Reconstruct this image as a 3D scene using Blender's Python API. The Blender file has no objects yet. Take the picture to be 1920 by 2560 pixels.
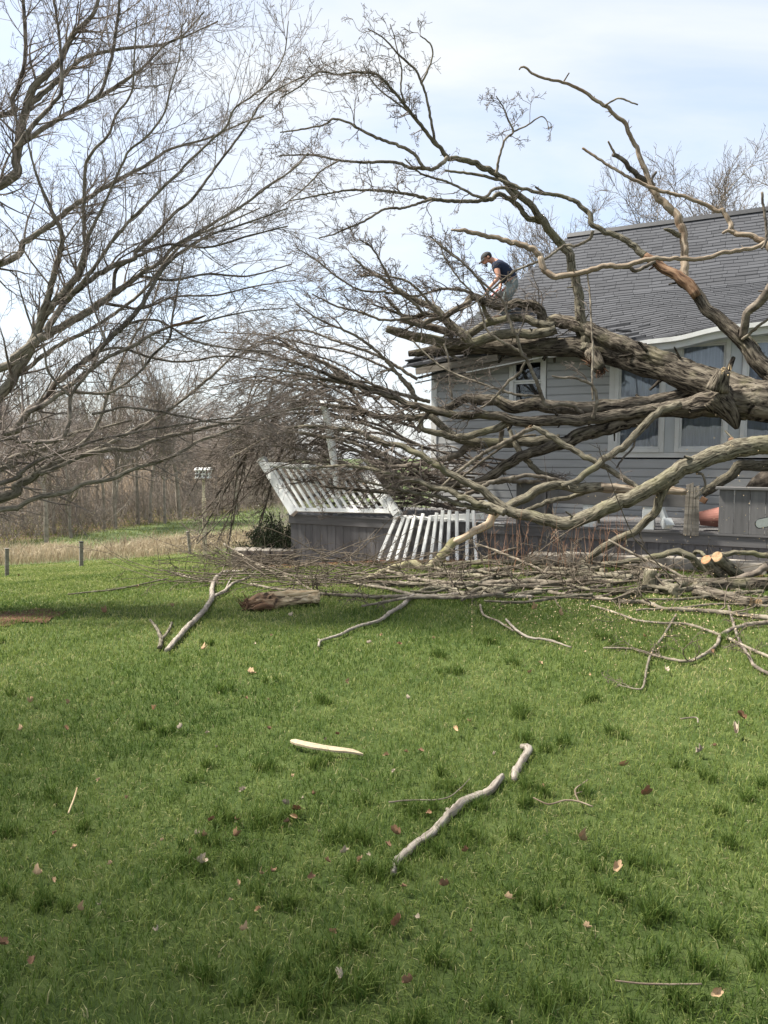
import bpy, bmesh, math, random
import numpy as np
from mathutils import Vector, Matrix, noise as mnoise

random.seed(7)
rng = np.random.default_rng(11)
scene = bpy.context.scene
COL = scene.collection

# ------------------------------------------------------------------ camera
F = 1800.0                      # focal length in photograph pixels
PITCH = math.radians(4.77)
EYE = np.array([0.0, 0.0, 1.6])
cam_data = bpy.data.cameras.new("camera")
cam_data.sensor_fit = 'VERTICAL'
cam_data.sensor_height = 24.0
cam_data.sensor_width = 18.0
cam_data.lens = F / 2560.0 * 24.0
cam_data.clip_start = 0.05
cam_data.clip_end = 2000.0
cam = bpy.data.objects.new("camera", cam_data)
COL.objects.link(cam)
cam.location = EYE
cam.rotation_euler = (math.pi / 2 - PITCH, 0, 0)
scene.camera = cam

# ------------------------------------------------------------------ sky and sun
SUN_DIR = Vector((-0.52, 0.07, 0.83)).normalized()
SUN_EL = math.asin(SUN_DIR.z)
SUN_AZ = math.atan2(SUN_DIR.x, SUN_DIR.y)
world = bpy.data.worlds.new("World")
scene.world = world
world.use_nodes = True
wn, wl = world.node_tree.nodes, world.node_tree.links
wn.clear()
w_out = wn.new('ShaderNodeOutputWorld')
w_bg = wn.new('ShaderNodeBackground')
w_bg.inputs['Strength'].default_value = 0.11
w_sky = wn.new('ShaderNodeTexSky')
w_sky.sky_type = 'NISHITA'
w_sky.sun_disc = False
w_sky.sun_elevation = SUN_EL
w_sky.sun_rotation = SUN_AZ
w_sky.air_density = 1.0
w_sky.dust_density = 1.5
w_sky.ozone_density = 1.2
w_tc = wn.new('ShaderNodeTexCoord')
w_sep = wn.new('ShaderNodeSeparateXYZ')
wl.new(w_tc.outputs['Generated'], w_sep.inputs[0])
w_add = wn.new('ShaderNodeMath'); w_add.operation = 'ADD'; w_add.inputs[1].default_value = 0.22
w_abs = wn.new('ShaderNodeMath'); w_abs.operation = 'ABSOLUTE'
wl.new(w_sep.outputs['Z'], w_abs.inputs[0])
wl.new(w_abs.outputs[0], w_add.inputs[0])
w_dx = wn.new('ShaderNodeMath'); w_dx.operation = 'DIVIDE'
w_dy = wn.new('ShaderNodeMath'); w_dy.operation = 'DIVIDE'
wl.new(w_sep.outputs['X'], w_dx.inputs[0]); wl.new(w_add.outputs[0], w_dx.inputs[1])
wl.new(w_sep.outputs['Y'], w_dy.inputs[0]); wl.new(w_add.outputs[0], w_dy.inputs[1])
w_comb = wn.new('ShaderNodeCombineXYZ')
wl.new(w_dx.outputs[0], w_comb.inputs['X']); wl.new(w_dy.outputs[0], w_comb.inputs['Y'])
w_map = wn.new('ShaderNodeMapping')
w_map.inputs['Scale'].default_value = (0.8, 1.5, 1.0)
w_map.inputs['Location'].default_value = (3.3, 0.35, 0.0)
w_map.inputs['Rotation'].default_value = (0, 0, math.radians(-14))
wl.new(w_comb.outputs[0], w_map.inputs['Vector'])
w_noise = wn.new('ShaderNodeTexNoise')
w_noise.inputs['Scale'].default_value = 1.25
w_noise.inputs['Detail'].default_value = 7.0
w_noise.inputs['Roughness'].default_value = 0.55
w_noise.inputs['Distortion'].default_value = 0.5
wl.new(w_map.outputs[0], w_noise.inputs['Vector'])
w_ramp = wn.new('ShaderNodeValToRGB')
w_ramp.color_ramp.elements[0].position = 0.30; w_ramp.color_ramp.elements[0].color = (0.38, 0.38, 0.38, 1)
w_ramp.color_ramp.elements[1].position = 0.66; w_ramp.color_ramp.elements[1].color = (0.96, 0.96, 0.96, 1)
wl.new(w_noise.outputs['Fac'], w_ramp.inputs[0])
w_mix = wn.new('ShaderNodeMixRGB')
w_mix.inputs['Color2'].default_value = (3.42, 3.54, 3.66, 1)
wl.new(w_ramp.outputs[0], w_mix.inputs['Fac'])
wl.new(w_sky.outputs[0], w_mix.inputs['Color1'])
wl.new(w_mix.outputs[0], w_bg.inputs['Color'])
wl.new(w_bg.outputs[0], w_out.inputs['Surface'])

sun_data = bpy.data.lights.new("sun", 'SUN')
sun_data.energy = 4.3
sun_data.angle = math.radians(6.0)
sun_data.color = (1.0, 0.95, 0.86)
sun = bpy.data.objects.new("sun", sun_data)
COL.objects.link(sun)
sun.location = (-15, 2, 25)
sun.rotation_euler = (-SUN_DIR).to_track_quat('-Z', 'Y').to_euler()

scene.view_settings.view_transform = 'Standard'
scene.view_settings.look = 'None'
scene.view_settings.exposure = 1.42
scene.view_settings.gamma = 1.0
scene.view_settings.use_curve_mapping = False
scene.cycles.max_bounces = 6
scene.cycles.transparent_max_bounces = 12

# ------------------------------------------------------------------ helpers
def pix(u, v, Y):
    """The point at depth Y metres in front of the camera seen at photograph pixel (u, v)."""
    a = (u - 960.0) / F
    b = -(v - 1280.0) / F
    c, s = math.cos(PITCH), math.sin(PITCH)
    dy = c + b * s
    dz = -s + b * c
    k = Y / dy
    return np.array([a * k, Y, EYE[2] + dz * k])

def rad(rpx, Y):
    return rpx / F * Y

def ground_z(x, y):
    x = np.asarray(x, float); y = np.asarray(y, float)
    t = -0.5 * x + 0.866 * y
    w = 1.2
    sp = lambda q: w * np.logaddexp(0.0, q / w)
    z = -0.125 * (sp(t - 8.5) - sp(t - 27.0))
    z = z + 0.012 * np.sin(x * 1.3 + 0.7) * np.sin(y * 1.1 + 0.2) + 0.02 * np.sin(x * 0.41 + y * 0.33)
    return z

_YS = np.geomspace(1.0, 120.0, 900)
def gnd(u, v, lift=0.0):
    """Where the line of sight through (u, v) first meets the ground."""
    a = (u - 960.0) / F; b = -(v - 1280.0) / F
    c, s = math.cos(PITCH), math.sin(PITCH)
    dy = c + b * s; dz = -s + b * c
    k = _YS / dy
    zz = EYE[2] + dz * k
    d = zz - (ground_z(a * k, _YS) + lift)
    i = int(np.argmax(d <= 0))
    if d[i] > 0: i = len(_YS) - 1
    if i > 0:
        f = d[i - 1] / (d[i - 1] - d[i])
        Y = _YS[i - 1] + f * (_YS[i] - _YS[i - 1])
    else:
        Y = _YS[0]
    return pix(u, v, Y)

ROOT = {}
def root_of(o):
    while o.parent: o = o.parent
    return np.array(ROOT.get(o.name, (0, 0, 0)), float)

def mesh_np(name, V, quads=None, tris=None, uv=None, attr=None, smooth=False, uvt=None):
    V = np.asarray(V, np.float32)
    me = bpy.data.meshes.new(name)
    q = np.asarray(quads, np.int32).reshape(-1, 4) if quads is not None and len(quads) else np.zeros((0, 4), np.int32)
    t = np.asarray(tris, np.int32).reshape(-1, 3) if tris is not None and len(tris) else np.zeros((0, 3), np.int32)
    nl = q.size + t.size
    me.vertices.add(len(V)); me.vertices.foreach_set('co', V.ravel())
    me.loops.add(nl); me.loops.foreach_set('vertex_index', np.concatenate([q.ravel(), t.ravel()]))
    me.polygons.add(len(q) + len(t))
    st = np.concatenate([np.arange(len(q)) * 4, q.size + np.arange(len(t)) * 3]).astype(np.int32)
    me.polygons.foreach_set('loop_start', st)
    me.polygons.foreach_set('use_smooth', np.full(len(st), bool(smooth)))
    if uv is not None:
        lay = me.uv_layers.new(name='UVMap')
        uvs = np.asarray(uv, np.float32).reshape(-1, 2)
        if len(uvs) < nl:
            tt = np.asarray(uvt, np.float32).reshape(-1, 2) if uvt is not None else np.zeros((nl - len(uvs), 2), np.float32)
            uvs = np.concatenate([uvs, tt])
        lay.data.foreach_set('uv', uvs.ravel())
    if attr is not None:
        for k, a in attr.items():
            at = me.attributes.new(k, 'FLOAT', 'POINT')
            at.data.foreach_set('value', np.asarray(a, np.float32))
    me.update(calc_edges=True)
    return me

def link(name, me, m, parent=None, local=False):
    o = bpy.data.objects.new(name, me)
    COL.objects.link(o)
    if m is not None and me is not None:
        for mm in (m if isinstance(m, (list, tuple)) else [m]): me.materials.append(mm)
    if parent is not None:
        o.parent = parent
    return o

def obj(name, V, m, parent=None, quads=None, tris=None, local=False, **kw):
    V = np.asarray(V, float)
    if parent is not None and not local:
        V = V - root_of(parent)
    return link(name, mesh_np(name, V, quads, tris, **kw), m, parent)

def tag(o, label=None, cat=None, group=None, kind=None):
    if label: o['label'] = label
    if cat: o['category'] = cat
    if group: o['group'] = group
    if kind: o['kind'] = kind
    return o

def thing(name, label, cat, loc=(0, 0, 0), rotz=0.0, group=None):
    o = bpy.data.objects.new(name, None)
    o.empty_display_size = 0.1
    COL.objects.link(o)
    o.location = loc; o.rotation_euler = (0, 0, rotz)
    ROOT[o.name] = tuple(loc)
    return tag(o, label, cat, group)

def copy_tree(o, parent=None):
    c = o.copy(); COL.objects.link(c)
    c.parent = parent
    for ch in o.children: copy_tree(ch, c)
    return c

# ---- simple solids
class MB:
    def __init__(s): s.V = []; s.Q = []; s.T = []
    def add(s, V, Q=(), T=()):
        b = len(s.V); s.V += [tuple(v) for v in V]
        s.Q += [tuple(i + b for i in q) for q in Q]; s.T += [tuple(i + b for i in t) for t in T]
    def hexa(s, P):
        """8 corners: 0-3 bottom ring, 4-7 top ring."""
        s.add(P, [(3, 2, 1, 0), (4, 5, 6, 7), (0, 1, 5, 4), (1, 2, 6, 5), (2, 3, 7, 6), (3, 0, 4, 7)])
    def box(s, x0, x1, y0, y1, z0, z1):
        s.hexa([(x0, y0, z0), (x1, y0, z0), (x1, y1, z0), (x0, y1, z0), (x0, y0, z1), (x1, y0, z1), (x1, y1, z1), (x0, y1, z1)])
    def bar(s, a, b, w, h, up=(0, 0, 1)):
        a = Vector(a); b = Vector(b); d = (b - a).normalized()
        side = d.cross(Vector(up)).normalized(); u2 = side.cross(d).normalized()
        P = []
        for q in (a, b):
            for (i, j) in ((-1, -1), (1, -1), (1, 1), (-1, 1)):
                P.append(tuple(q + side * (i * w / 2) + u2 * (j * h / 2)))
        s.hexa([P[0], P[1], P[2], P[3], P[4], P[5], P[6], P[7]])
    def make(s, name, m, parent=None, local=False, bevel=0.0, smooth=False):
        o = obj(name, s.V, m, parent, quads=s.Q, tris=s.T, local=local, smooth=smooth)
        if bevel:
            bm = bmesh.new(); bm.from_mesh(o.data)
            bmesh.ops.recalc_face_normals(bm, faces=bm.faces)
            bmesh.ops.bevel(bm, geom=list(bm.edges), offset=bevel, segments=1, affect='EDGES', clamp_overlap=True)
            bm.to_mesh(o.data); bm.free()
        else:
            bm = bmesh.new(); bm.from_mesh(o.data)
            bmesh.ops.recalc_face_normals(bm, faces=bm.faces)
            bm.to_mesh(o.data); bm.free()
        return o

def plank(a, b, w, h, up=(0, 0, 1)):
    m = MB(); m.bar(a, b, w, h, up); return m

# ---- tubes
def catmull(P, step):
    P = np.asarray(P, float)
    if len(P) == 2:
        n = max(2, int(np.linalg.norm(P[1, :3] - P[0, :3]) / step) + 1)
        return P[0] + (P[1] - P[0]) * np.linspace(0, 1, n)[:, None]
    E = np.vstack([2 * P[0] - P[1], P, 2 * P[-1] - P[-2]])
    out = []
    for i in range(1, len(E) - 2):
        p0, p1, p2, p3 = E[i - 1], E[i], E[i + 1], E[i + 2]
        n = max(1, int(np.linalg.norm(p2[:3] - p1[:3]) / step))
        t = np.linspace(0, 1, n, endpoint=False)[:, None]
        out.append(0.5 * ((2 * p1) + (-p0 + p2) * t + (2 * p0 - 5 * p1 + 4 * p2 - p3) * t ** 2 + (-p0 + 3 * p1 - 3 * p2 + p3) * t ** 3))
    out.append(P[-1:])
    return np.vstack(out)

def tube(P, R, k=8, lump=0.08, ridge=0.0, seed=0):
    """A closed, tapering, slightly lumpy tube along P; returns V, quads, tris, uv, uv of tris."""
    P = np.asarray(P, float); R = np.asarray(R, float); n = len(P)
    T = np.gradient(P, axis=0); T /= np.linalg.norm(T, axis=1)[:, None] + 1e-9
    ref = np.array([0.0, 1.0, 0.0])
    if abs(T[0] @ ref) > 0.9: ref = np.array([1.0, 0, 0])
    A = np.zeros((n, 3)); a = ref - T[0] * (ref @ T[0]); a /= np.linalg.norm(a)
    for i in range(n):
        a = a - T[i] * (a @ T[i]); a /= np.linalg.norm(a) + 1e-9
        A[i] = a
    B = np.cross(T, A)
    th = np.linspace(0, 2 * np.pi, k, endpoint=False)
    r = np.random.default_rng(seed)
    L = np.concatenate([[0], np.cumsum(np.linalg.norm(np.diff(P, axis=0), axis=1))])
    rr = np.ones((n, k))
    if lump:
        for q in range(4):
            ph = r.uniform(0, 6.28, 2); kk = r.integers(1, 4)
            rr += lump * 0.5 * np.sin(kk * th[None] + ph[0] + (L / (R.mean() * r.uniform(2.5, 7)))[:, None]) 
    if ridge:
        # bark: narrow broken furrows running along the limb, plates between them
        rm = R.mean()
        for q in range(3):
            m = r.integers(5, 11) if k < 40 else r.integers(7, 14)
            w = 1.3 * np.sin(L / (rm * r.uniform(1.0, 2.6)) + r.uniform(0, 6)) + .8 * np.sin(L / (rm * r.uniform(.4, .9)) + r.uniform(0, 6))
            s_ = np.sin(m * th[None] + r.uniform(0, 6) + w[:, None])
            on = .5 + .5 * np.sin(L[:, None] / (rm * r.uniform(.5, 1.4)) + 5 * th[None] + r.uniform(0, 6))
            rr -= ridge * np.exp(-s_ ** 2 / .10) * (.35 + .65 * on)
        rr += ridge * 0.25 * r.standard_normal((n, k)) + ridge * .25
        for q in range(int(L[-1] / (rm * 14)) + 1):
            i0 = r.integers(0, n); t0 = r.uniform(0, 6.28)
            dth = np.angle(np.exp(1j * (th[None] - t0)))
            rr += r.uniform(.06, .20) * np.exp(-(dth / .45) ** 2 - ((L[:, None] - L[i0]) / (R[i0] * .55)) ** 2)
    C, S = np.cos(th), np.sin(th)
    ring = (A[:, None, :] * C[None, :, None] + B[:, None, :] * S[None, :, None]) * (R[:, None] * rr)[:, :, None] + P[:, None, :]
    V = ring.reshape(-1, 3)
    i = np.arange(n - 1)[:, None]; j = np.arange(k)[None, :]
    j2 = (j + 1) % k
    q = np.stack([i * k + j, i * k + j2, (i + 1) * k + j2, (i + 1) * k + j], -1).reshape(-1, 4)
    circ = 2 * np.pi * R.mean()
    u0 = np.broadcast_to(j / k * circ, (n - 1, k)); u1 = np.broadcast_to((j + 1) / k * circ, (n - 1, k))
    v0 = np.broadcast_to(L[:-1, None], (n - 1, k)); v1 = np.broadcast_to(L[1:, None], (n - 1, k))
    uv = np.stack([np.stack([u0, v0], -1), np.stack([u1, v0], -1), np.stack([u1, v1], -1), np.stack([u0, v1], -1)], 2).reshape(-1, 2)
    V = np.vstack([V, P[:1], P[-1:]])
    c0, c1 = n * k, n * k + 1
    jj = np.arange(k)
    t0 = np.stack([np.full(k, c0), (jj + 1) % k, jj], -1)
    t1 = np.stack([np.full(k, c1), (n - 1) * k + jj, (n - 1) * k + (jj + 1) % k], -1)
    tri = np.vstack([t0, t1])
    uvt = r.uniform(0, 0.3, (len(tri) * 3, 2))
    return V, q, tri, uv, uvt

def batch_tubes(paths, r0, r1, k=3):
    """Many thin tapering tubes at once. paths (M, n, 3)."""
    M, n, _ = paths.shape
    T = np.gradient(paths, axis=1); T /= np.linalg.norm(T, axis=2, keepdims=True) + 1e-9
    ref = rng.standard_normal((M, 1, 3))
    A = np.cross(T, ref); A /= np.linalg.norm(A, axis=2, keepdims=True) + 1e-9
    B = np.cross(T, A)
    f = np.linspace(0, 1, n)[None]
    R = r0[:, None] * (1 - f) + r1[:, None] * f
    th = np.linspace(0, 2 * np.pi, k, endpoint=False)
    V = paths[:, :, None, :] + (A[:, :, None, :] * np.cos(th)[None, None, :, None] + B[:, :, None, :] * np.sin(th)[None, None, :, None]) * R[:, :, None, None]
    V = V.reshape(-1, 3)
    m = np.arange(M)[:, None, None] * (n * k); i = np.arange(n - 1)[None, :, None] * k; j = np.arange(k)[None, None, :]
    j2 = (j + 1) % k
    q = np.stack([m + i + j, m + i + j2, m + i + k + j2, m + i + k + j], -1).reshape(-1, 4)
    return V, q

def grow(base, d, length, n, wiggle, trop):
    """M crooked paths from base points."""
    M = len(base)
    P = np.zeros((M, n, 3)); P[:, 0] = base
    d = d / (np.linalg.norm(d, axis=1, keepdims=True) + 1e-9)
    for i in range(1, n):
        d = d + wiggle * rng.standard_normal((M, 3)) + np.asarray(trop) / n
        d /= np.linalg.norm(d, axis=1, keepdims=True) + 1e-9
        P[:, i] = P[:, i - 1] + d * (length / (n - 1))[:, None]
    return P

def side_dirs(T, amin, amax, flat=0.7):
    M = len(T)
    p = rng.standard_normal((M, 3)); p[:, 1] *= flat
    p -= T * np.sum(p * T, 1, keepdims=True); p /= np.linalg.norm(p, axis=1, keepdims=True) + 1e-9
    a = rng.uniform(amin, amax, M)[:, None]
    return T * np.cos(a) + p * np.sin(a)

def spawn(paths, r0, r1, per, fmin, lens, n, wiggle, trop, amin=0.5, amax=1.1, flat=0.7, rfac=0.6, rmin=0.0016):
    """Children of a batch of paths."""
    M, m, _ = paths.shape
    idx = np.repeat(np.arange(M), per)
    f = rng.uniform(fmin, 1.0, len(idx)) * (m - 1.001)
    i = f.astype(int); w = (f - i)[:, None]
    base = paths[idx, i] * (1 - w) + paths[idx, i + 1] * w
    T = paths[idx, i + 1] - paths[idx, i]; T /= np.linalg.norm(T, axis=1, keepdims=True) + 1e-9
    fr = f / (m - 1)
    rb = r0[idx] * (1 - fr) + r1[idx] * fr
    L = rng.uniform(lens[0], lens[1], len(idx)) * (1.15 - 0.6 * fr)
    P = grow(base, side_dirs(T, amin, amax, flat), L, n, wiggle, trop)
    ra = np.maximum(rb * rfac, rmin)
    return P, ra, np.maximum(ra * 0.45, rmin * 0.8)

class Batch:
    def __init__(s): s.V = []; s.Q = []; s.n = 0
    def add(s, paths, r0, r1, k=3):
        V, q = batch_tubes(paths, r0, r1, k)
        s.V.append(V); s.Q.append(q + s.n); s.n += len(V)
    def make(s, name, m, parent=None, smooth=True):
        if not s.V: return None
        return obj(name, np.vstack(s.V), m, parent, quads=np.vstack(s.Q), smooth=smooth)

# ------------------------------------------------------------------ materials
def new_mat(name):
    m = bpy.data.materials.new(name); m.use_nodes = True
    n, l = m.node_tree.nodes, m.node_tree.links
    return m, n, l, n['Principled BSDF']

def ramp_mat(name, stops, scale=8.0, detail=5.0, rough=0.8, bump=0.0, dist=0.01, coord='Object', stretch=(1, 1, 1), spec=0.3, distort=0.0, second=None, rnd=0.0, trans=0.0, rot=(0, 0, 0)):
    """Noise-driven colour with matching relief. second = (colour, scale, lo, hi) lays blotches over it."""
    m, n, l, b = new_mat(name)
    tc = n.new('ShaderNodeTexCoord'); mp = n.new('ShaderNodeMapping')
    mp.inputs['Scale'].default_value = stretch
    mp.inputs['Rotation'].default_value = rot
    l.new(tc.outputs[coord], mp.inputs['Vector'])
    ns = n.new('ShaderNodeTexNoise')
    ns.inputs['Scale'].default_value = scale; ns.inputs['Detail'].default_value = detail
    ns.inputs['Roughness'].default_value = 0.62; ns.inputs['Distortion'].default_value = distort
    l.new(mp.outputs[0], ns.inputs['Vector'])
    rp = n.new('ShaderNodeValToRGB')
    els = rp.color_ramp.elements
    while len(els) < len(stops): els.new(0.5)
    for e, (p, c) in zip(els, stops):
        e.position = p; e.color = (*c, 1)
    l.new(ns.outputs['Fac'], rp.inputs[0])
    col = rp.outputs[0]
    if second:
        c2, s2, lo, hi = second
        n2 = n.new('ShaderNodeTexNoise'); n2.inputs['Scale'].default_value = s2; n2.inputs['Detail'].default_value = 4
        l.new(tc.outputs['Object'], n2.inputs['Vector'])
        r2 = n.new('ShaderNodeMapRange'); r2.inputs['From Min'].default_value = lo; r2.inputs['From Max'].default_value = hi
        l.new(n2.outputs['Fac'], r2.inputs['Value'])
        mx = n.new('ShaderNodeMixRGB'); mx.inputs['Color2'].default_value = (*c2, 1)
        l.new(r2.outputs[0], mx.inputs['Fac']); l.new(col, mx.inputs['Color1'])
        col = mx.outputs[0]
    if rnd:
        oi = n.new('ShaderNodeObjectInfo')
        mr = n.new('ShaderNodeMapRange'); mr.inputs['To Min'].default_value = 1 - rnd; mr.inputs['To Max'].default_value = 1 + rnd
        l.new(oi.outputs['Random'], mr.inputs['Value'])
        hs = n.new('ShaderNodeHueSaturation'); l.new(mr.outputs[0], hs.inputs['Value']); l.new(col, hs.inputs['Color'])
        col = hs.outputs[0]
    l.new(col, b.inputs['Base Color'])
    b.inputs['Roughness'].default_value = rough
    b.inputs['Specular IOR Level'].default_value = spec
    if bump:
        bp = n.new('ShaderNodeBump'); bp.inputs['Strength'].default_value = bump; bp.inputs['Distance'].default_value = dist
        l.new(ns.outputs['Fac'], bp.inputs['Height']); l.new(bp.outputs[0], b.inputs['Normal'])
    return m

def blade_mat(name, stops, trans=0.45, rough=0.55):
    """Grass: colour from the per-blade attribute, light passing through."""
    m, n, l, b = new_mat(name)
    at = n.new('ShaderNodeAttribute'); at.attribute_name = 'tone'
    rp = n.new('ShaderNodeValToRGB'); els = rp.color_ramp.elements
    while len(els) < len(stops): els.new(0.5)
    for e, (p, c) in zip(els, stops): e.position = p; e.color = (*c, 1)
    l.new(at.outputs['Fac'], rp.inputs[0])
    l.new(rp.outputs[0], b.inputs['Base Color'])
    b.inputs['Roughness'].default_value = rough
    b.inputs['Specular IOR Level'].default_value = 0.25
    tr = n.new('ShaderNodeBsdfTranslucent'); l.new(rp.outputs[0], tr.inputs['Color'])
    mx = n.new('ShaderNodeMixShader'); mx.inputs[0].default_value = trans
    l.new(b.outputs[0], mx.inputs[1]); l.new(tr.outputs[0], mx.inputs[2])
    l.new(mx.outputs[0], n['Material Output'].inputs['Surface'])
    return m

M = {}
M['bark_rough'] = ramp_mat('bark_rough', [(0.39, (0.010, 0.008, 0.006)), (0.49, (0.085, 0.071, 0.055)), (0.69, (0.215, 0.187, 0.143))],
    scale=1.0, detail=6, rough=0.95, bump=1.0, dist=0.03, coord='UV', stretch=(30, 5.0, 1), distort=0.9, spec=0.15, second=((0.15, 0.14, 0.08), 3.0, 0.55, 0.9), rnd=0.10)
M['bark_olive'] = ramp_mat('bark_olive', [(0.37, (0.026, 0.021, 0.015)), (0.48, (0.12, 0.106, 0.076)), (0.70, (0.25, 0.225, 0.167))],
    scale=1.0, detail=6, rough=0.9, bump=0.8, dist=0.012, coord='UV', stretch=(55, 9, 1), distort=0.7, spec=0.2, second=((0.16, 0.155, 0.085), 2.2, 0.52, 0.85), rnd=0.12)
M['bark_thin'] = ramp_mat('bark_thin', [(0.32, (0.07, 0.055, 0.042)), (0.52, (0.17, 0.145, 0.11)), (0.7, (0.29, 0.255, 0.2))],
    scale=9, detail=4, rough=0.85, bump=0.3, dist=0.006, spec=0.2, rnd=0.2)
M['bark_dark'] = ramp_mat('bark_dark', [(0.32, (0.04, 0.032, 0.026)), (0.52, (0.12, 0.10, 0.08)), (0.72, (0.23, 0.195, 0.155))],
    scale=9, detail=4, rough=0.85, bump=0.4, dist=0.006, spec=0.2, rnd=0.2)
M['bark_left'] = ramp_mat('bark_left', [(0.34, (0.05, 0.042, 0.034)), (0.50, (0.18, 0.158, 0.125)), (0.72, (0.33, 0.295, 0.24))],
    scale=1.0, detail=6, rough=0.9, bump=0.6, dist=0.008, coord='UV', stretch=(50, 9, 1), distort=0.7, spec=0.2, rnd=0.12)
M['bark_left_dark'] = ramp_mat('bark_left_dark', [(0.34, (0.05, 0.041, 0.035)), (0.52, (0.155, 0.132, 0.112)), (0.72, (0.28, 0.245, 0.205))],
    scale=9, detail=4, rough=0.85, bump=0.4, dist=0.006, spec=0.2, rnd=0.15)
M['twig_left'] = ramp_mat('twig_left', [(0.35, (0.13, 0.105, 0.092)), (0.65, (0.28, 0.235, 0.205))], scale=5, detail=2, rough=0.8, spec=0.2)
M['dead_wood'] = ramp_mat('dead_wood', [(0.30, (0.085, 0.058, 0.038)), (0.48, (0.22, 0.17, 0.122)), (0.68, (0.38, 0.32, 0.24))],
    scale=1.0, detail=5, rough=0.85, bump=0.6, dist=0.01, coord='UV', stretch=(38, 3.5, 1), distort=0.5, spec=0.2, second=((0.21, 0.125, 0.07), 2.0, 0.60, 0.85), rnd=0.06)
M['orange_wood'] = ramp_mat('orange_wood', [(0.34, (0.035, 0.02, 0.013)), (0.5, (0.155, 0.088, 0.052)), (0.70, (0.30, 0.205, 0.13))],
    scale=1.0, detail=5, rough=0.85, bump=0.7, dist=0.012, coord='UV', stretch=(30, 4, 1), distort=0.5, spec=0.2)
M['bare_stick'] = ramp_mat('bare_stick', [(0.28, (0.09, 0.072, 0.056)), (0.46, (0.215, 0.185, 0.15)), (0.66, (0.36, 0.32, 0.268))],
    scale=1.0, detail=5, rough=0.8, bump=0.5, dist=0.004, coord='UV', stretch=(70, 7, 1), distort=0.6, spec=0.25)
M['twig_grey'] = ramp_mat('twig_grey', [(0.35, (0.09, 0.072, 0.06)), (0.65, (0.22, 0.185, 0.155))], scale=5, detail=2, rough=0.8, spec=0.2)
M['twig_brown'] = ramp_mat('twig_brown', [(0.35, (0.085, 0.066, 0.054)), (0.65, (0.20, 0.165, 0.138))], scale=5, detail=2, rough=0.8, spec=0.2)
M['twig_wood'] = ramp_mat('twig_wood', [(0.35, (0.19, 0.155, 0.135)), (0.65, (0.33, 0.285, 0.25))], scale=0.6, detail=2, rough=0.9, spec=0.1, rnd=0.15)
M['thicket_twig'] = ramp_mat('thicket_twig', [(0.35, (0.18, 0.155, 0.13)), (0.65, (0.34, 0.30, 0.258))], scale=0.5, detail=3, rough=0.9, spec=0.1)
M['trunk_wood'] = ramp_mat('trunk_wood', [(0.35, (0.20, 0.17, 0.14)), (0.65, (0.42, 0.375, 0.315))], scale=3, detail=4, rough=0.9, spec=0.1, rnd=0.2)
M['pale_post'] = ramp_mat('pale_post', [(0.35, (0.52, 0.42, 0.29)), (0.65, (0.70, 0.60, 0.44))], scale=4, detail=5, rough=0.85)
M['cut_wood'] = ramp_mat('cut_wood', [(0.35, (0.17, 0.10, 0.05)), (0.5, (0.29, 0.195, 0.11)), (0.65, (0.38, 0.28, 0.17))], scale=22, detail=6, rough=0.8, spec=0.2, distort=1.2)
M['pale_wood'] = ramp_mat('pale_wood', [(0.30, (0.26, 0.16, 0.08)), (0.5, (0.46, 0.35, 0.21)), (0.7, (0.58, 0.48, 0.33))], scale=1, detail=4, rough=0.75, bump=0.4, dist=0.004, coord='UV', stretch=(60, 6, 1), spec=0.25)
M['grass'] = blade_mat('grass', [(0.0, (0.026, 0.062, 0.010)), (0.35, (0.088, 0.142, 0.026)), (0.72, (0.215, 0.262, 0.068)), (0.88, (0.34, 0.35, 0.125)), (1.0, (0.44, 0.39, 0.22))], trans=0.42)
M['dry_grass'] = blade_mat('dry_grass', [(0.0, (0.23, 0.17, 0.11)), (0.5, (0.41, 0.335, 0.225)), (1.0, (0.56, 0.48, 0.35))], trans=0.3, rough=0.8)
M['siding'] = ramp_mat('siding', [(0.3, (0.39, 0.395, 0.39)), (0.7, (0.44, 0.445, 0.44))], scale=2.5, detail=6, rough=0.55, bump=0.05, dist=0.003, stretch=(1, 1, 6), spec=0.35, rnd=0.03)
M['trim'] = ramp_mat('trim', [(0.3, (0.66, 0.66, 0.63)), (0.7, (0.77, 0.77, 0.74))], scale=3, detail=6, rough=0.5, spec=0.4, second=((0.42, 0.40, 0.36), 1.7, 0.56, 0.8))
M['panel_trim'] = ramp_mat('panel_trim', [(0.3, (0.52, 0.545, 0.55)), (0.7, (0.58, 0.605, 0.61))], scale=3, detail=5, rough=0.5, spec=0.4)
M['vinyl'] = ramp_mat('vinyl', [(0.3, (0.80, 0.80, 0.775)), (0.7, (0.88, 0.88, 0.855))], scale=4, detail=6, rough=0.4, spec=0.45, second=((0.55, 0.53, 0.46), 5, 0.6, 0.85))
M['deck_grey'] = ramp_mat('deck_grey', [(0.3, (0.108, 0.105, 0.105)), (0.7, (0.165, 0.161, 0.16))], scale=2.0, detail=7, rough=0.75, bump=0.15, dist=0.004, stretch=(9, 9, 0.9), spec=0.25, rnd=0.10)
M['deck_band'] = ramp_mat('deck_band', [(0.3, (0.11, 0.107, 0.107)), (0.7, (0.165, 0.16, 0.159))], scale=2.0, detail=7, rough=0.75, bump=0.15, dist=0.004, stretch=(0.9, 9, 9), spec=0.25, rnd=0.06)
M['weathered'] = ramp_mat('weathered', [(0.3, (0.14, 0.122, 0.10)), (0.7, (0.31, 0.28, 0.24))], scale=2.0, detail=7, rough=0.85, bump=0.4, dist=0.006, stretch=(1.2, 9, 9), spec=0.2)
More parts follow.
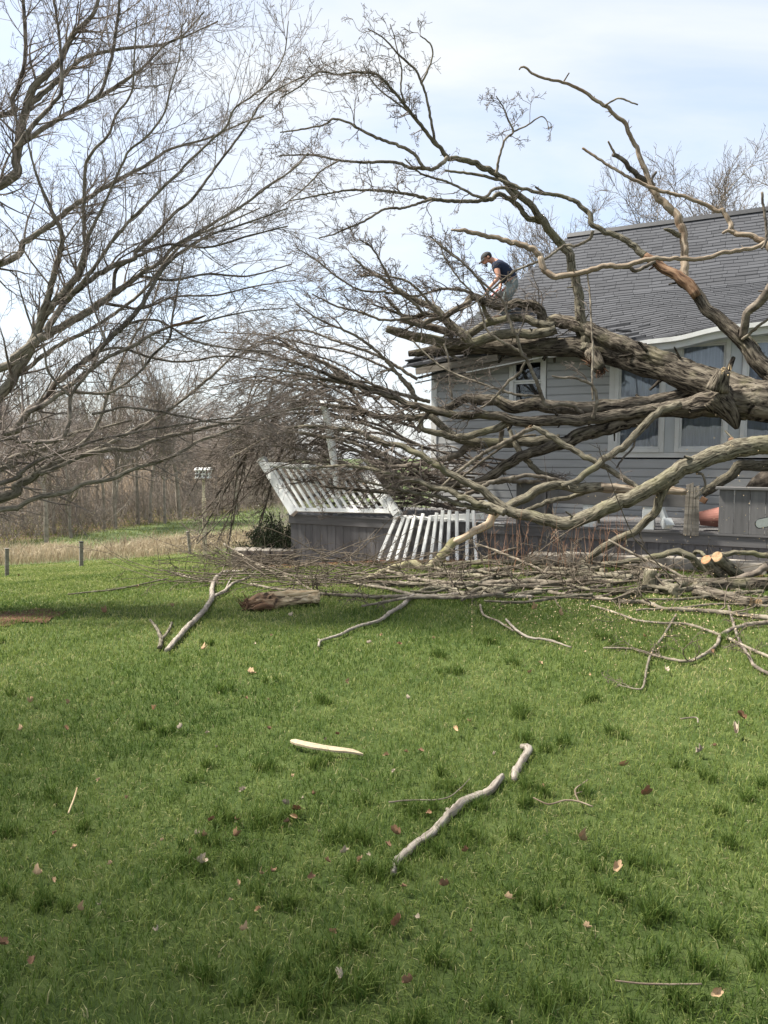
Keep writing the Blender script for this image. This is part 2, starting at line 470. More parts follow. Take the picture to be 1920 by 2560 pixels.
M['stone'] = ramp_mat('stone', [(0.3, (0.16, 0.14, 0.115)), (0.7, (0.36, 0.33, 0.285))], scale=7, detail=8, rough=0.9, bump=0.6, dist=0.02, spec=0.2, rnd=0.15)
M['terracotta'] = ramp_mat('terracotta', [(0.3, (0.23, 0.10, 0.08)), (0.7, (0.31, 0.15, 0.12))], scale=6, detail=6, rough=0.8, bump=0.1, spec=0.25)
M['black_metal'] = ramp_mat('black_metal', [(0.3, (0.012, 0.012, 0.013)), (0.7, (0.03, 0.03, 0.03))], scale=20, rough=0.45, spec=0.5)
M['unlit_black'] = ramp_mat('unlit_black', [(0.3, (0.012, 0.012, 0.014)), (0.7, (0.02, 0.02, 0.022))], scale=3, rough=0.9)  # near-black colour standing in for the shade of unlit insides
M['curtain'] = ramp_mat('curtain', [(0.3, (0.42, 0.435, 0.47)), (0.7, (0.62, 0.64, 0.68))], scale=3, detail=3, rough=0.9, stretch=(14, 14, 0.4), spec=0.1)
M['mulch'] = ramp_mat('mulch', [(0.3, (0.05, 0.025, 0.015)), (0.7, (0.16, 0.085, 0.055))], scale=40, detail=6, rough=0.95, bump=0.8, dist=0.02, spec=0.1)

def glass_mat():
    m, n, l, b = new_mat('window_glass')
    n.remove(b)
    tr = n.new('ShaderNodeBsdfTransparent'); tr.inputs[0].default_value = (0.92, 0.94, 0.96, 1)
    gl = n.new('ShaderNodeBsdfGlossy'); gl.inputs['Roughness'].default_value = 0.02; gl.inputs['Color'].default_value = (0.9, 0.93, 0.97, 1)
    fr = n.new('ShaderNodeFresnel'); fr.inputs['IOR'].default_value = 1.55
    mx = n.new('ShaderNodeMixShader')
    l.new(fr.outputs[0], mx.inputs[0]); l.new(tr.outputs[0], mx.inputs[1]); l.new(gl.outputs[0], mx.inputs[2])
    l.new(mx.outputs[0], n['Material Output'].inputs['Surface'])
    return m
M['glass'] = glass_mat()

def shingle_mat():
    m, n, l, b = new_mat('shingle')
    at = n.new('ShaderNodeAttribute'); at.attribute_name = 'tone'
    tc = n.new('ShaderNodeTexCoord')
    ns = n.new('ShaderNodeTexNoise'); ns.inputs['Scale'].default_value = 180; ns.inputs['Detail'].default_value = 3
    l.new(tc.outputs['Object'], ns.inputs['Vector'])
    ad = n.new('ShaderNodeMath'); ad.operation = 'MULTIPLY_ADD'; ad.inputs[1].default_value = 0.6
    l.new(ns.outputs['Fac'], ad.inputs[0]); l.new(at.outputs['Fac'], ad.inputs[2])
    rp = n.new('ShaderNodeValToRGB'); e = rp.color_ramp.elements
    e[0].position = 0.2; e[0].color = (0.040, 0.041, 0.045, 1); e[1].position = 1.3 / 1.4; e[1].color = (0.074, 0.076, 0.083, 1)
    l.new(ad.outputs[0], rp.inputs[0]); l.new(rp.outputs[0], b.inputs['Base Color'])
    b.inputs['Roughness'].default_value = 0.9; b.inputs['Specular IOR Level'].default_value = 0.25
    return m
M['shingle'] = shingle_mat()

# ================================================================== GROUND
def make_ground():
    s = np.linspace(-1, 1, 261)
    xs = np.sign(s) * (np.abs(s) * 14 + 386 * np.abs(s) ** 5)
    q = np.linspace(0, 1, 321)
    ys = -12 + 52 * q + 360 * q ** 6
    X, Y = np.meshgrid(xs, ys)
    Z = ground_z(X, Y)
    V = np.stack([X, Y, Z], -1).reshape(-1, 3)
    nx = len(xs); i = np.arange(len(ys) - 1)[:, None] * nx; j = np.arange(nx - 1)[None]
    Q = np.stack([i + j, i + j + 1, i + nx + j + 1, i + nx + j], -1).reshape(-1, 4)
    t = -0.5 * V[:, 0] + 0.866 * V[:, 1]
    m, n, l, b = new_mat('lawn_soil')
    at = n.new('ShaderNodeAttribute'); at.attribute_name = 'far'
    tc = n.new('ShaderNodeTexCoord')
    ns = n.new('ShaderNodeTexNoise'); ns.inputs['Scale'].default_value = 5; ns.inputs['Detail'].default_value = 8; ns.inputs['Roughness'].default_value = 0.7
    l.new(tc.outputs['Object'], ns.inputs['Vector'])
    r1 = n.new('ShaderNodeValToRGB'); e = r1.color_ramp.elements
    e[0].position = 0.3; e[0].color = (0.030, 0.052, 0.014, 1); e[1].position = 0.7; e[1].color = (0.085, 0.11, 0.035, 1)
    l.new(ns.outputs['Fac'], r1.inputs[0])
    r2 = n.new('ShaderNodeValToRGB'); e = r2.color_ramp.elements
    e[0].position = 0.3; e[0].color = (0.09, 0.125, 0.05, 1); e[1].position = 0.7; e[1].color = (0.15, 0.185, 0.085, 1)
    l.new(ns.outputs['Fac'], r2.inputs[0])
    mx = n.new('ShaderNodeMixRGB'); l.new(at.outputs['Fac'], mx.inputs['Fac']); l.new(r1.outputs[0], mx.inputs['Color1']); l.new(r2.outputs[0], mx.inputs['Color2'])
    l.new(mx.outputs[0], b.inputs['Base Color'])
    b.inputs['Roughness'].default_value = 1.0; b.inputs['Specular IOR Level'].default_value = 0.1
    bp = n.new('ShaderNodeBump'); bp.inputs['Distance'].default_value = 0.03; bp.inputs['Strength'].default_value = 0.6
    l.new(ns.outputs['Fac'], bp.inputs['Height']); l.new(bp.outputs[0], b.inputs['Normal'])
    wa, wb = gnd(-80, 1376), gnd(500, 1302); wd = (wb - wa)[:2]; wd /= np.linalg.norm(wd); wnn = np.array([-wd[1], wd[0]])
    if wnn[1] < 0: wnn = -wnn
    al = (V[:, 0] - wa[0]) * wd[0] + (V[:, 1] - wa[1]) * wd[1]
    into = (V[:, 0] - wa[0]) * wnn[0] + (V[:, 1] - wa[1]) * wnn[1] - 0.003 * al * al
    l2 = n.new('ShaderNodeAttribute'); l2.attribute_name = 'litter'
    mx2 = n.new('ShaderNodeMixRGB'); mx2.inputs['Color2'].default_value = (0.13, 0.095, 0.06, 1)
    l.new(l2.outputs['Fac'], mx2.inputs['Fac']); l.new(mx.outputs[0], mx2.inputs['Color1']); l.new(mx2.outputs[0], b.inputs['Base Color'])
    o = obj('ground', V, m, quads=Q, smooth=True, attr={'far': np.clip((t - 24) / 3, 0, 1), 'litter': np.clip(into / 1.5, 0, 1)})
    tag(o, 'mown green lawn falling away to a meadow', kind='structure')
make_ground()

gA = gnd(-30, 1420); gB = gnd(540, 1379)
EDGE_D = (gB - gA)[:2]; EDGE_D /= np.linalg.norm(EDGE_D)
EDGE_N = np.array([-EDGE_D[1], EDGE_D[0]])
if EDGE_N[1] < 0: EDGE_N = -EDGE_N
def beyond_edge(x, y):
    return (x - gA[0]) * EDGE_N[0] + (y - gA[1]) * EDGE_N[1]

def patch(x, y, s, ph):
    return (np.sin(x * s + ph) * np.sin(y * s * 0.9 + ph * 1.7) + np.sin(x * s * 2.3 - y * s * 1.7 + ph * 2.1) * 0.6 + np.sin(x * s * 4.1 + y * s * 3.7 - ph) * 0.4) / 2

def blades_mesh(x, y, z, h, w, bend, tone, up=0.9):
    N = len(x)
    yaw = rng.uniform(0, 2 * np.pi, N); lean_a = rng.uniform(0, 2 * np.pi, N)
    cx, sx = np.cos(yaw) * w / 2, np.sin(yaw) * w / 2
    lx, ly = np.cos(lean_a) * bend, np.sin(lean_a) * bend
    V = np.zeros((N, 5, 3))
    V[:, 0] = np.stack([x - cx, y - sx, z], -1); V[:, 1] = np.stack([x + cx, y + sx, z], -1)
    mx, my, mz = x + lx * 0.3 * h, y + ly * 0.3 * h, z + h * 0.55
    V[:, 2] = np.stack([mx + cx * .85, my + sx * .85, mz], -1); V[:, 3] = np.stack([mx - cx * .85, my - sx * .85, mz], -1)
    V[:, 4] = np.stack([x + lx * h, y + ly * h, z + h * np.sqrt(np.maximum(0.15, 1 - (bend * 0.9) ** 2))], -1)
    b = np.arange(N)[:, None] * 5
    Q = b + np.array([[0, 1, 2, 3]]); T = b + np.array([[3, 2, 4]])
    return V.reshape(-1, 3), Q, T, np.repeat(tone, 5)

def in_bed(x, y):
    """Ground the deck and its planting bed cover, in the deck's own axes."""
    dx = x - DECK0[0]; dy = y - DECK0[1]
    a = dx * HU[0] + dy * HU[1]; b = dx * HN[0] + dy * HN[1]
    return (a > -7.6) & (b > -0.35) & (a < 8)

HU = np.array([0.892, -0.451]); HU /= np.linalg.norm(HU)
HN = np.array([-HU[1], HU[0]])
DECK0 = np.array([4.76, 10.2])

TUFTS = [(592, 2030, .2), (655, 2035, .2), (570, 2140, .22), (855, 2085, .22), (1010, 2010, .18), (820, 2420, .3), (1160, 2090, .14), (1310, 2510, .2), (1545, 2140, .15), (1640, 2255, .15), (1296, 1770, .2), (1600, 1610, .25)]
_tr = np.random.default_rng(21)
for _ in range(85):
    TUFTS.append((_tr.uniform(-40, 1960), 1560 + 1000 * _tr.uniform(0, 1) ** .8, _tr.uniform(.05, .13)))

def make_lawn_grass():
    N = 390000
    # depth drawn so that the density falls off with distance
    Yg = np.linspace(1.25, 27.5, 2000)
    dens = np.where(Yg < 2.6, 1.0, (2.6 / Yg) ** 1.5) * Yg
    cdf = np.cumsum(dens); cdf /= cdf[-1]
    y = np.interp(rng.uniform(0, 1, N), cdf, Yg)
    x = rng.uniform(-1, 1, N) * (0.60 * y + 0.5)
    keep = ~in_bed(x, y) & (beyond_edge(x, y) < 0.4)
    x, y = x[keep], y[keep]
    n = len(x)
    p1 = patch(x, y, 1.1, 0.4); p2 = patch(x, y, 3.7, 2.2); p3 = patch(x, y, 9.0, 4.0)
    lush = np.clip(0.5 + 0.35 * p1 + 0.3 * p2 + 0.25 * p3, 0, 1)
    h = rng.uniform(0.032, 0.064, n) * (0.75 + 0.5 * lush)
    w = np.maximum(rng.uniform(0.0022, 0.0042, n), 0.00095 * y)
    bend = rng.uniform(0.25, 1.05, n)
    big = patch(x, y, 0.55, 1.9)
    tone = np.clip(0.66 - 0.34 * lush + 0.16 * big + rng.normal(0, 0.16, n) + 0.007 * y, 0, 0.94)
    dry = rng.uniform(0, 1, n) < (0.06 + 0.20 * np.clip(-p2 + .25 * big, 0, 1))
    tone[dry] = rng.uniform(0.86, 1.0, dry.sum())
    h[dry] *= 0.8; bend[dry] = rng.uniform(0.8, 1.1, dry.sum())
    X, Yy, H, W, B, TN = [x], [y], [h], [w], [bend], [tone]
    for (u, v, rr) in TUFTS:
        c = gnd(u, v + 20); rr = rr * 0.5 * max(1, c[1] / 5)
        k = int(260 * (rr / 0.1) ** 1.15)
        a = rng.uniform(0, 6.28, k); r = rr * np.abs(rng.normal(0, .5, k))
        sub = rng.normal(0, rr * .55, (4, 2)); pick = rng.integers(0, 4, k)
        tx, ty = c[0] + r * np.cos(a) * .7 + sub[pick, 0] * 1.3, c[1] + r * np.sin(a) * .6 + sub[pick, 1] * .8
        X.append(tx); Yy.append(ty)
        H.append(rng.uniform(0.05, 0.10, k) * np.clip(1.1 - 0.35 * r / rr, .5, 1.2)); W.append(np.maximum(rng.uniform(0.0022, 0.004, k), 0.0009 * ty))
        B.append(rng.uniform(0.15, 0.8, k)); TN.append(np.clip(rng.normal(0.36, 0.17, k), 0, 0.8))
    x, y, h, w, bend, tone = map(np.concatenate, (X, Yy, H, W, B, TN))
    V, Q, T, tn = blades_mesh(x, y, ground_z(x, y) - 0.004, h, w, bend, tone)
    o = obj('lawn_grass', V, M['grass'], quads=Q, tris=T, attr={'tone': tn}, smooth=False)
    tag(o, 'short green lawn grass with darker tufts', 'grass', kind='stuff')
make_lawn_grass()

def make_dry_grass():
    N = 30000
    L = np.linalg.norm((gB - gA)[:2])
    a = rng.uniform(-8, L + 14, N)
    e = rng.uniform(0, 1, N) ** 0.8 * 4.6
    e = e + 0.35 * np.sin(a * 0.9) + 0.2 * np.sin(a * 2.3 + 1) + 0.15
    x = gA[0] + EDGE_D[0] * a + EDGE_N[0] * e; y = gA[1] + EDGE_D[1] * a + EDGE_N[1] * e
    keep = patch(x, y, 1.6, 1.2) + patch(x, y, 0.7, 3.3) * 0.7 > -0.75
    x, y = x[keep], y[keep]; n = len(x)
    hh = rng.uniform(0.28, 0.85, n) * (0.75 + 0.35 * patch(x, y, 0.9, 0.2)) * np.where(rng.uniform(0, 1, n) < 0.04, 1.5, 1)
    V, Q, T, tn = blades_mesh(x, y, ground_z(x, y), hh, rng.uniform(0.012, 0.026, n), rng.uniform(0.2, 0.95, n), np.clip(rng.normal(0.5, 0.22, n), 0, 1))
    o = obj('dry_grass', V, M['dry_grass'], quads=Q, tris=T, attr={'tone': tn})
    tag(o, 'band of tall dry straw coloured grass along the lawn edge', 'grass', kind='stuff')
    # short green growth in the meadow behind it
    N = 26000
    a = rng.uniform(-10, L + 18, N); e = rng.uniform(3.6, 24, N)
    x = gA[0] + EDGE_D[0] * a + EDGE_N[0] * e; y = gA[1] + EDGE_D[1] * a + EDGE_N[1] * e
    V, Q, T, tn = blades_mesh(x, y, ground_z(x, y), rng.uniform(0.06, 0.16, N), rng.uniform(0.02, 0.04, N), rng.uniform(0.2, 1, N), np.clip(rng.normal(0.74, 0.12, N), 0, 0.95))
    o = obj('meadow_grass', V, M['grass'], quads=Q, tris=T, attr={'tone': tn})
    tag(o, 'green meadow beyond the dry grass', 'grass', kind='stuff')
make_dry_grass()

# ================================================================== BACKGROUND TREES
def proto_tree(seed, H, spread=0.5, fork=0.3, nl=16, dens=1.0, tw='twig_wood'):
    """Trunk-and-limb mesh data and twig mesh data for one bare tree of height H at the origin."""
    global rng
    keep_rng = rng; rng = np.random.default_rng(seed)
    r0 = H * 0.012
    n = 12
    tr = grow(np.zeros((1, 3)), np.array([[0.0, 0, 1]]), np.array([H * 0.86]), n, 0.05, (0, 0, 0.1))
    TR = Batch(); CR = Batch()
    TR.add(tr, np.array([r0]), np.array([r0 * 0.12]), 6)
    f = rng.uniform(fork, 0.97, nl)
    i = (f * (n - 1.01)).astype(int); w = (f * (n - 1.01) - i)[:, None]
    base = tr[0, i] * (1 - w) + tr[0, i + 1] * w
    az = rng.uniform(0, 6.28, nl); el = rng.uniform(0.5, 1.15, nl)
    d = np.stack([np.cos(az) * np.cos(el), np.sin(az) * np.cos(el), np.sin(el)], -1)
    ln = H * spread * rng.uniform(0.5, 1.0, nl) * (1.25 - 0.85 * f)
    l1 = grow(base, d, ln, 9, 0.16, (0, 0, 0.5))
    ra = r0 * (1.05 - f) * 0.55 + H * 0.0012
    TR.add(l1, ra, ra * 0.25, 5)
    l2, a2, b2 = spawn(l1, ra, ra * 0.25, int(7 * dens), 0.2, (H * 0.07, H * 0.2), 6, 0.22, (0, 0, 0.6), 0.4, 1.0, 1.0, 0.55, H * 0.0007)
    CR.add(l2, a2, b2, 3)
    l3, a3, b3 = spawn(l2, a2, b2, int(6 * dens), 0.15, (H * 0.03, H * 0.1), 5, 0.26, (0, 0, 0.5), 0.4, 1.0, 1.0, 0.6, H * 0.0006)
    CR.add(l3, a3, b3, 3)
    l4, a4, b4 = spawn(l3, a3, b3, int(3 * dens), 0.2, (H * 0.015, H * 0.05), 3, 0.25, (0, 0, 0.3), 0.4, 1.0, 1.0, 0.6, H * 0.0005)
    CR.add(l4, a4, b4, 3)
    rng = keep_rng
    mt = mesh_np('trunk', np.vstack(TR.V), np.vstack(TR.Q), smooth=True)
    mc = mesh_np('crown', np.vstack(CR.V), np.vstack(CR.Q), smooth=True)
    mt.materials.append(M['trunk_wood']); mc.materials.append(M[tw])
    return mt, mc

def place_tree(proto, x, y, rot, sc, label, group=None, name='bare_tree'):
    z = float(ground_z(x, y)) - 0.05
    t = thing(name, label, 'tree', (x, y, z), rot, group)
    t.scale = (sc, sc, sc * random.uniform(0.95, 1.05))
    for nm, me in (('trunk', proto[0]), ('crown', proto[1])):
        o = link(nm, me, None, t)
    return t

WOOD_PROTOS = [proto_tree(100 + i, 9.0, [0.42, 0.5, 0.38, 0.46, 0.55, 0.4][i], [0.28, 0.2, 0.4, 0.15, 0.3, 0.25][i], 15, 1.0) for i in range(6)]
SKY_PROTOS = [proto_tree(200 + i, 14.0, [0.5, 0.56][i], [0.25, 0.2][i], 26, 1.0, 'twig_grey') for i in range(2)]

# trees of the wood that stand out one by one, left to right along its front
EXTRA_TREES = [(117, 1362, 1.15, 0, 'thick pale trunk at the left front of the wood, second fence post to its right'),
               (178, 1345, 0.8, 3, 'young tree forking low with a slanting pale stem, in front of the wood'),
               (262, 1322, 0.9, 2, 'slender tree at the wood edge left of the three close stems'),
               (288, 1318, 1.05, 1, 'darker straight tree at the wood edge above the tall dry grass'),
               (375, 1308, 0.95, 4, 'leaning thin tree at the wood edge, left of the bird house'),
               (345, 1312, 1.0, 5, 'upright grey tree at the wood edge between two leaning ones'),
               (450, 1300, 1.1, 2, 'dark tree directly behind the bird house pole')]
for (u, v, sc, pi, lab) in EXTRA_TREES:
    p = gnd(u, v)
    place_tree(WOOD_PROTOS[pi], p[0], p[1], random.uniform(0, 6.28), sc * p[1] / 40 + 0.15, lab)
wA = gnd(-80, 1376); wB = gnd(500, 1302)
WD = (wB - wA)[:2]; WL = np.linalg.norm(WD); WD /= WL
WN = np.array([-WD[1], WD[0]])
if WN[1] < 0: WN = -WN
k = 0
wrng = np.random.default_rng(5)
for row in range(6):
    for q in range(17):
        a = -4 + (q + wrng.uniform(0.05, 0.95)) * (WL + 34) / 17
        e = 0.6 + row * 3.4 + wrng.uniform(-1.3, 1.3) + 0.004 * a * a
        x, y = wA[0] + WD[0] * a + WN[0] * e, wA[1] + WD[1] * a + WN[1] * e
        if x > 1.5 or y > 78: continue
        H = wrng.uniform(0.56, 0.90) * (1 + 0.02 * row)
        place_tree(WOOD_PROTOS[k % 6], x, y, wrng.uniform(0, 6.28), H, 'bare grey brown tree standing in the wood beyond the meadow', 'trees of the wood beyond the meadow')
        k += 1

def make_thicket():
    Bt = Batch()
    N = 4200
    a = rng.uniform(-5, WL + 32, N); e = rng.uniform(0.2, 1, N) * rng.uniform(0.2, 15, N) + 0.003 * a * a
    x, y = wA[0] + WD[0] * a + WN[0] * e, wA[1] + WD[1] * a + WN[1] * e
    base = np.stack([x, y, ground_z(x, y)], -1)
    d = np.stack([rng.normal(0, .5, N), rng.normal(0, .5, N), np.ones(N)], -1)
    P = grow(base, d, rng.uniform(1.0, 4.4, N) ** 1.0, 6, 0.16, (0, 0, 0.1))
    r = rng.uniform(0.006, 0.016, N)
    Bt.add(P, r, r * 0.4, 3)
    c, ra, rb = spawn(P, r, r * 0.4, 5, 0.15, (0.35, 1.3), 4, 0.25, (0, 0, 0.2), 0.4, 1.1, 1.0, 0.6, 0.004)
    Bt.add(c, ra, rb, 3)
    # lower brush carrying on behind the deck
    N = 1500
    x = rng.uniform(-4.2, 8, N); y = rng.uniform(23, 33, N)
    base = np.stack([x, y, ground_z(x, y)], -1)
    P = grow(base, np.stack([rng.normal(0, .6, N), rng.normal(0, .6, N), np.ones(N)], -1), rng.uniform(.8, 2.6, N), 6, 0.18, (0, 0, 0.1))
    r = rng.uniform(0.006, 0.013, N); Bt.add(P, r, r * 0.4, 3)
    c, ra, rb = spawn(P, r, r * 0.4, 6, 0.1, (0.3, 1.0), 4, 0.25, (0, 0, 0.2), 0.4, 1.1, 1.0, 0.6, 0.004); Bt.add(c, ra, rb, 3)
    o = Bt.make('thicket', M['thicket_twig'])
    tag(o, 'brown leafless thicket filling the foot of the wood', 'undergrowth', kind='stuff')
make_thicket()

# trees behind the house
for (u, vtop, Y, pi, rot, lab) in [(1405, 468, 30, 0, 0.5, 'bare tree behind the left end of the roof ridge, lower than its neighbours'),
                              (1660, 410, 33, 1, 2.2, 'bare tree behind the middle of the ridge, partly hidden by the dead limb'),
                              (1775, 330, 29, 0, 4.0, 'tallest bare tree behind the house, near the right edge of the picture'),
                              (1940, 370, 30, 1, 1.0, 'bare tree behind the house cut by the right edge of the picture'),
                              (1318, 600, 34, 1, 5.0, 'low bare tree behind the roof hip, just right of the man')]:
    top = pix(u, vtop, Y); gz = float(ground_z(top[0], Y))
    place_tree(SKY_PROTOS[pi], top[0], Y, rot, (top[2] - gz) / 15.6, lab)

# unseen trees added left of the frame only to shade the near lawn
for (x, y, pi, rot, sc) in [(-9.0, 2.7, 0, .3, 1.15), (-8.6, 0.6, 0, 3.4, 1.1)]:
    place_tree(SKY_PROTOS[pi], x, y, rot, sc, 'unseen bare tree added left of the frame to shade the near lawn', 'unseen trees added for shade on the near lawn')

# ================================================================== HOUSE
ROTZ = math.atan2(HU[1], HU[0])
HC = DECK0 + HU * (-5.47) + HN * 2.5
def h2w(x, y, z):
    p = HC + HU * x + HN * y
    return np.array([p[0], p[1], z])
def on_plane(u, v, off):
    """Seen point on the vertical plane standing off metres behind the deck's front; as (along, z, world point)."""
    a = (u - 960.0) / F; b = -(v - 1280.0) / F
    c, s = math.cos(PITCH), math.sin(PITCH)
    d = np.array([a, c + b * s, -s + b * c])
    k = (off + DECK0 @ HN) / (d[:2] @ HN)
    p = d * k + EYE
    return float((p[:2] - DECK0) @ HU), float(p[2]), p

house = thing('house', 'grey sided house with dark shingled roof crushed at its left eave', 'house', (HC[0], HC[1], 0.0), ROTZ)
HX = 9.0
EZ = np.array([(-0.8, 3.20), (-0.45, 3.30), (0.5, 3.42), (1.8, 3.42), (3.2, 3.37), (3.95, 3.47), (5, 3.61), (6, 3.71), (9.6, 3.76)])
VB, ZB, VR, ZR = 0.9, 4.6, 2.26, 6.24
def roof_z(s, v):
    e = np.interp(s, EZ[:, 0], EZ[:, 1])
    lo = e + (ZB - e) * np.clip((v + 0.45) / (VB + 0.45), 0, 1)
    hi = ZB + (ZR - ZB) * (v - VB) / (VR - VB)
    z = np.where(v < VB, lo, hi)
    return z + 0.010 * np.sin(s * 3.1 + v * 2) * np.clip(1.4 - v, 0, 1) + 0.006 * np.sin(s * 7.3 + 1)

# siding, board by board, stopping at the window openings
OPEN = [(1.60, 2.35, 2.45, 3.43), (3.50, HX, 1.50, 3.64)]
z = 0.25
while z < 3.58:
    z1 = z + 0.152
    segs = [(0.10, HX)]
    for (a, b, c, d) in OPEN:
        if z1 > c + 0.02 and z < d - 0.02:
            new = []
            for (p, q) in segs:
                if b <= p or a >= q: new.append((p, q)); continue
                if a > p: new.append((p, a))
                if b < q: new.append((b, q))
            segs = new
    for (p, q) in segs:
        mb = MB()
        mb.hexa([(p, -0.040, z), (q, -0.040, z), (q, 0.03, z), (p, 0.03, z), (p, -0.036, z1 - 0.030), (q, -0.036, z1 - 0.030), (q, 0.03, z1 - 0.030), (p, 0.03, z1 - 0.030)])
        mb.hexa([(p, -0.036, z1 - 0.030), (q, -0.036, z1 - 0.030), (q, 0.02, z1 - 0.030), (p, 0.02, z1 - 0.030), (p, -0.006, z1 + 0.006), (q, -0.006, z1 + 0.006), (q, 0.02, z1 + 0.006), (p, 0.02, z1 + 0.006)])
        mb.make('siding_board', M['siding'], house, local=True)
    z = z1
mb = MB(); mb.box(-0.02, 0.10, -0.055, 0.06, 0.2, 3.40); mb.make('corner_board', M['trim'], house, local=True, bevel=0.004)
mb = MB(); mb.box(0.0, 0.10, 0.07, 4.9, 0.2, 3.55); mb.make('wall', M['siding'], house, local=True)
mb = MB(); mb.box(0.0, HX, 4.9, 5.0, 0.2, 3.6); mb.make('wall', M['siding'], house, local=True)
mb = MB(); mb.box(HX, HX + 0.1, 0.0, 5.0, 0.2, 3.6); mb.make('wall', M['siding'], house, local=True)
mb = MB(); mb.box(0.12, HX - 0.02, 0.04, 4.88, 0.3, 0.42); mb.make('floor', M['unlit_black'], house, local=True)  # floor coloured near-black, the room's shade put into its colour
mb = MB(); mb.box(0.12, HX - 0.02, 0.35, 0.40, 0.45, 3.6); mb.make('room_dark_sheet', M['unlit_black'], house, local=True)  # near-black sheet close behind the glass, painted as the room's darkness
mb = MB(); mb.box(0.0, HX, -0.05, 0.04, 3.64, 3.72); mb.make('frieze_board', M['siding'], house, local=True)
mb = MB(); mb.box(-0.1, HX + .1, -0.1, 5.1, -0.8, 0.22); mb.make('foundation', M['stone'], house, local=True)

def window(x0, x1, z0, z1, zm, cas, curtain=True):
    w = MB()
    y0, y1 = -0.065, 0.05
    w.box(x0 - cas, x0, y0, y1, z0 - cas, z1 + cas); w.box(x1, x1 + cas, y0, y1, z0 - cas, z1 + cas)
    w.box(x0, x1, y0, y1, z1, z1 + cas); w.box(x0, x1, y0 - 0.02, y1, z0 - cas, z0)
    fr = w.make('window', M['trim'], house, local=True, bevel=0.006)
    for (a, b, yy) in ((zm, z1, -0.012), (z0, zm, 0.018)):
        t = 0.035
        s_ = MB()
        s_.box(x0 + .002, x0 + t, yy, yy + 0.028, a + .002, b - .002); s_.box(x1 - t, x1 - .002, yy, yy + 0.028, a + .002, b - .002)
        s_.box(x0 + t, x1 - t, yy, yy + 0.028, a + .002, a + t); s_.box(x0 + t, x1 - t, yy, yy + 0.028, b - t, b - .002)
        s_.make('sash', M['trim'], fr, local=True)
        g = MB(); g.box(x0 + t, x1 - t, yy + 0.010, yy + 0.016, a + t, b - t); g.make('pane', M['glass'], fr, local=True)
    if curtain:
        n = 90
        xs = np.linspace(x0 - 0.03, x1 + 0.03, n)
        yy = 0.105 + 0.022 * np.sin(xs * 46 + 2 * np.sin(xs * 9)) + 0.012 * np.sin(xs * 21 + x0)
        V = np.concatenate([np.stack([xs, yy, np.full(n, z0 - 0.05)], -1), np.stack([xs, yy * 0.97 + 0.004, np.full(n, z1 + 0.04)], -1)])
        i = np.arange(n - 1)
        obj('curtain', V, M['curtain'], fr, quads=np.stack([i, i + 1, i + 1 + n, i + n], -1), local=True, smooth=True)
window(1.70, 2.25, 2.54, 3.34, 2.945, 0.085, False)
window(3.67, 4.39, 1.665, 3.45, 2.56, 0.075)
window(4.71, 5.41, 1.665, 3.45, 2.56, 0.075)
window(5.74, 6.44, 1.665, 3.45, 2.56, 0.075)
window(6.80, 7.5, 1.665, 3.45, 2.56, 0.075)
for (a, b) in ((4.468, 4.632), (5.488, 5.662), (6.518, 6.722), (7.578, 9.0)):
    mb = MB(); mb.box(a, b, -0.03, 0.04, 1.592, 3.523); mb.make('wall_panel', M['panel_trim'], house, local=True, bevel=0.004)
mb = MB(); mb.box(3.50, 3.592, -0.042, 0.04, 1.50, 3.6); mb.make('window_trim', M['trim'], house, local=True, bevel=0.004)
mb = MB(); mb.box(3.595, HX, -0.045, 0.04, 1.50, 1.588); mb.make('window_trim', M['trim'], house, local=True, bevel=0.004)
mb = MB(); mb.box(3.595, HX, -0.035, 0.04, 3.527, 3.6); mb.make('window_trim', M['panel_trim'], house, local=True)

# roof: sheathing, shingle courses, ridge, gutter
def sheet(name, fn, ss, vs, m, off=0.0):
    S, Vv = np.meshgrid(ss, vs)
    P = np.stack(fn(S, Vv), -1).reshape(-1, 3)
    nx = len(ss); i = np.arange(len(vs) - 1)[:, None] * nx; j = np.arange(nx - 1)[None]
    Q = np.stack([i + j, i + j + 1, i + nx + j + 1, i + nx + j], -1).reshape(-1, 4)
    return obj(name, P, m, house, quads=Q, local=True, attr={'tone': np.full(len(P), 0.35)})
def front_fn(q, v):
    s = np.maximum(v, -0.45) + q * (HX + 0.3 - v)
    return s, v, roof_z(s, v) - 0.012
vs = np.concatenate([np.linspace(-0.43, VB, 8), np.linspace(VB, VR, 6)[1:]])
sheet('roof_sheathing', front_fn, np.linspace(0, 1, 60), vs, M['shingle'])
def hip_fn(q, v):
    s = v; y = v + q * (2 * VR - 2 * v)
    return s, y, roof_z(v * 0 - 0.2, v) - 0.002
sheet('hip_slope', hip_fn, np.linspace(0, 1, 6), vs, M['shingle'])
def rear_fn(q, v):
    s = v + q * (HX + 0.3 - v)
    return s, 2 * VR - v, roof_z(np.full_like(s, 6.0), v) - 0.002
sheet('rear_slope', rear_fn, np.linspace(0, 1, 6), vs, M['shingle'])

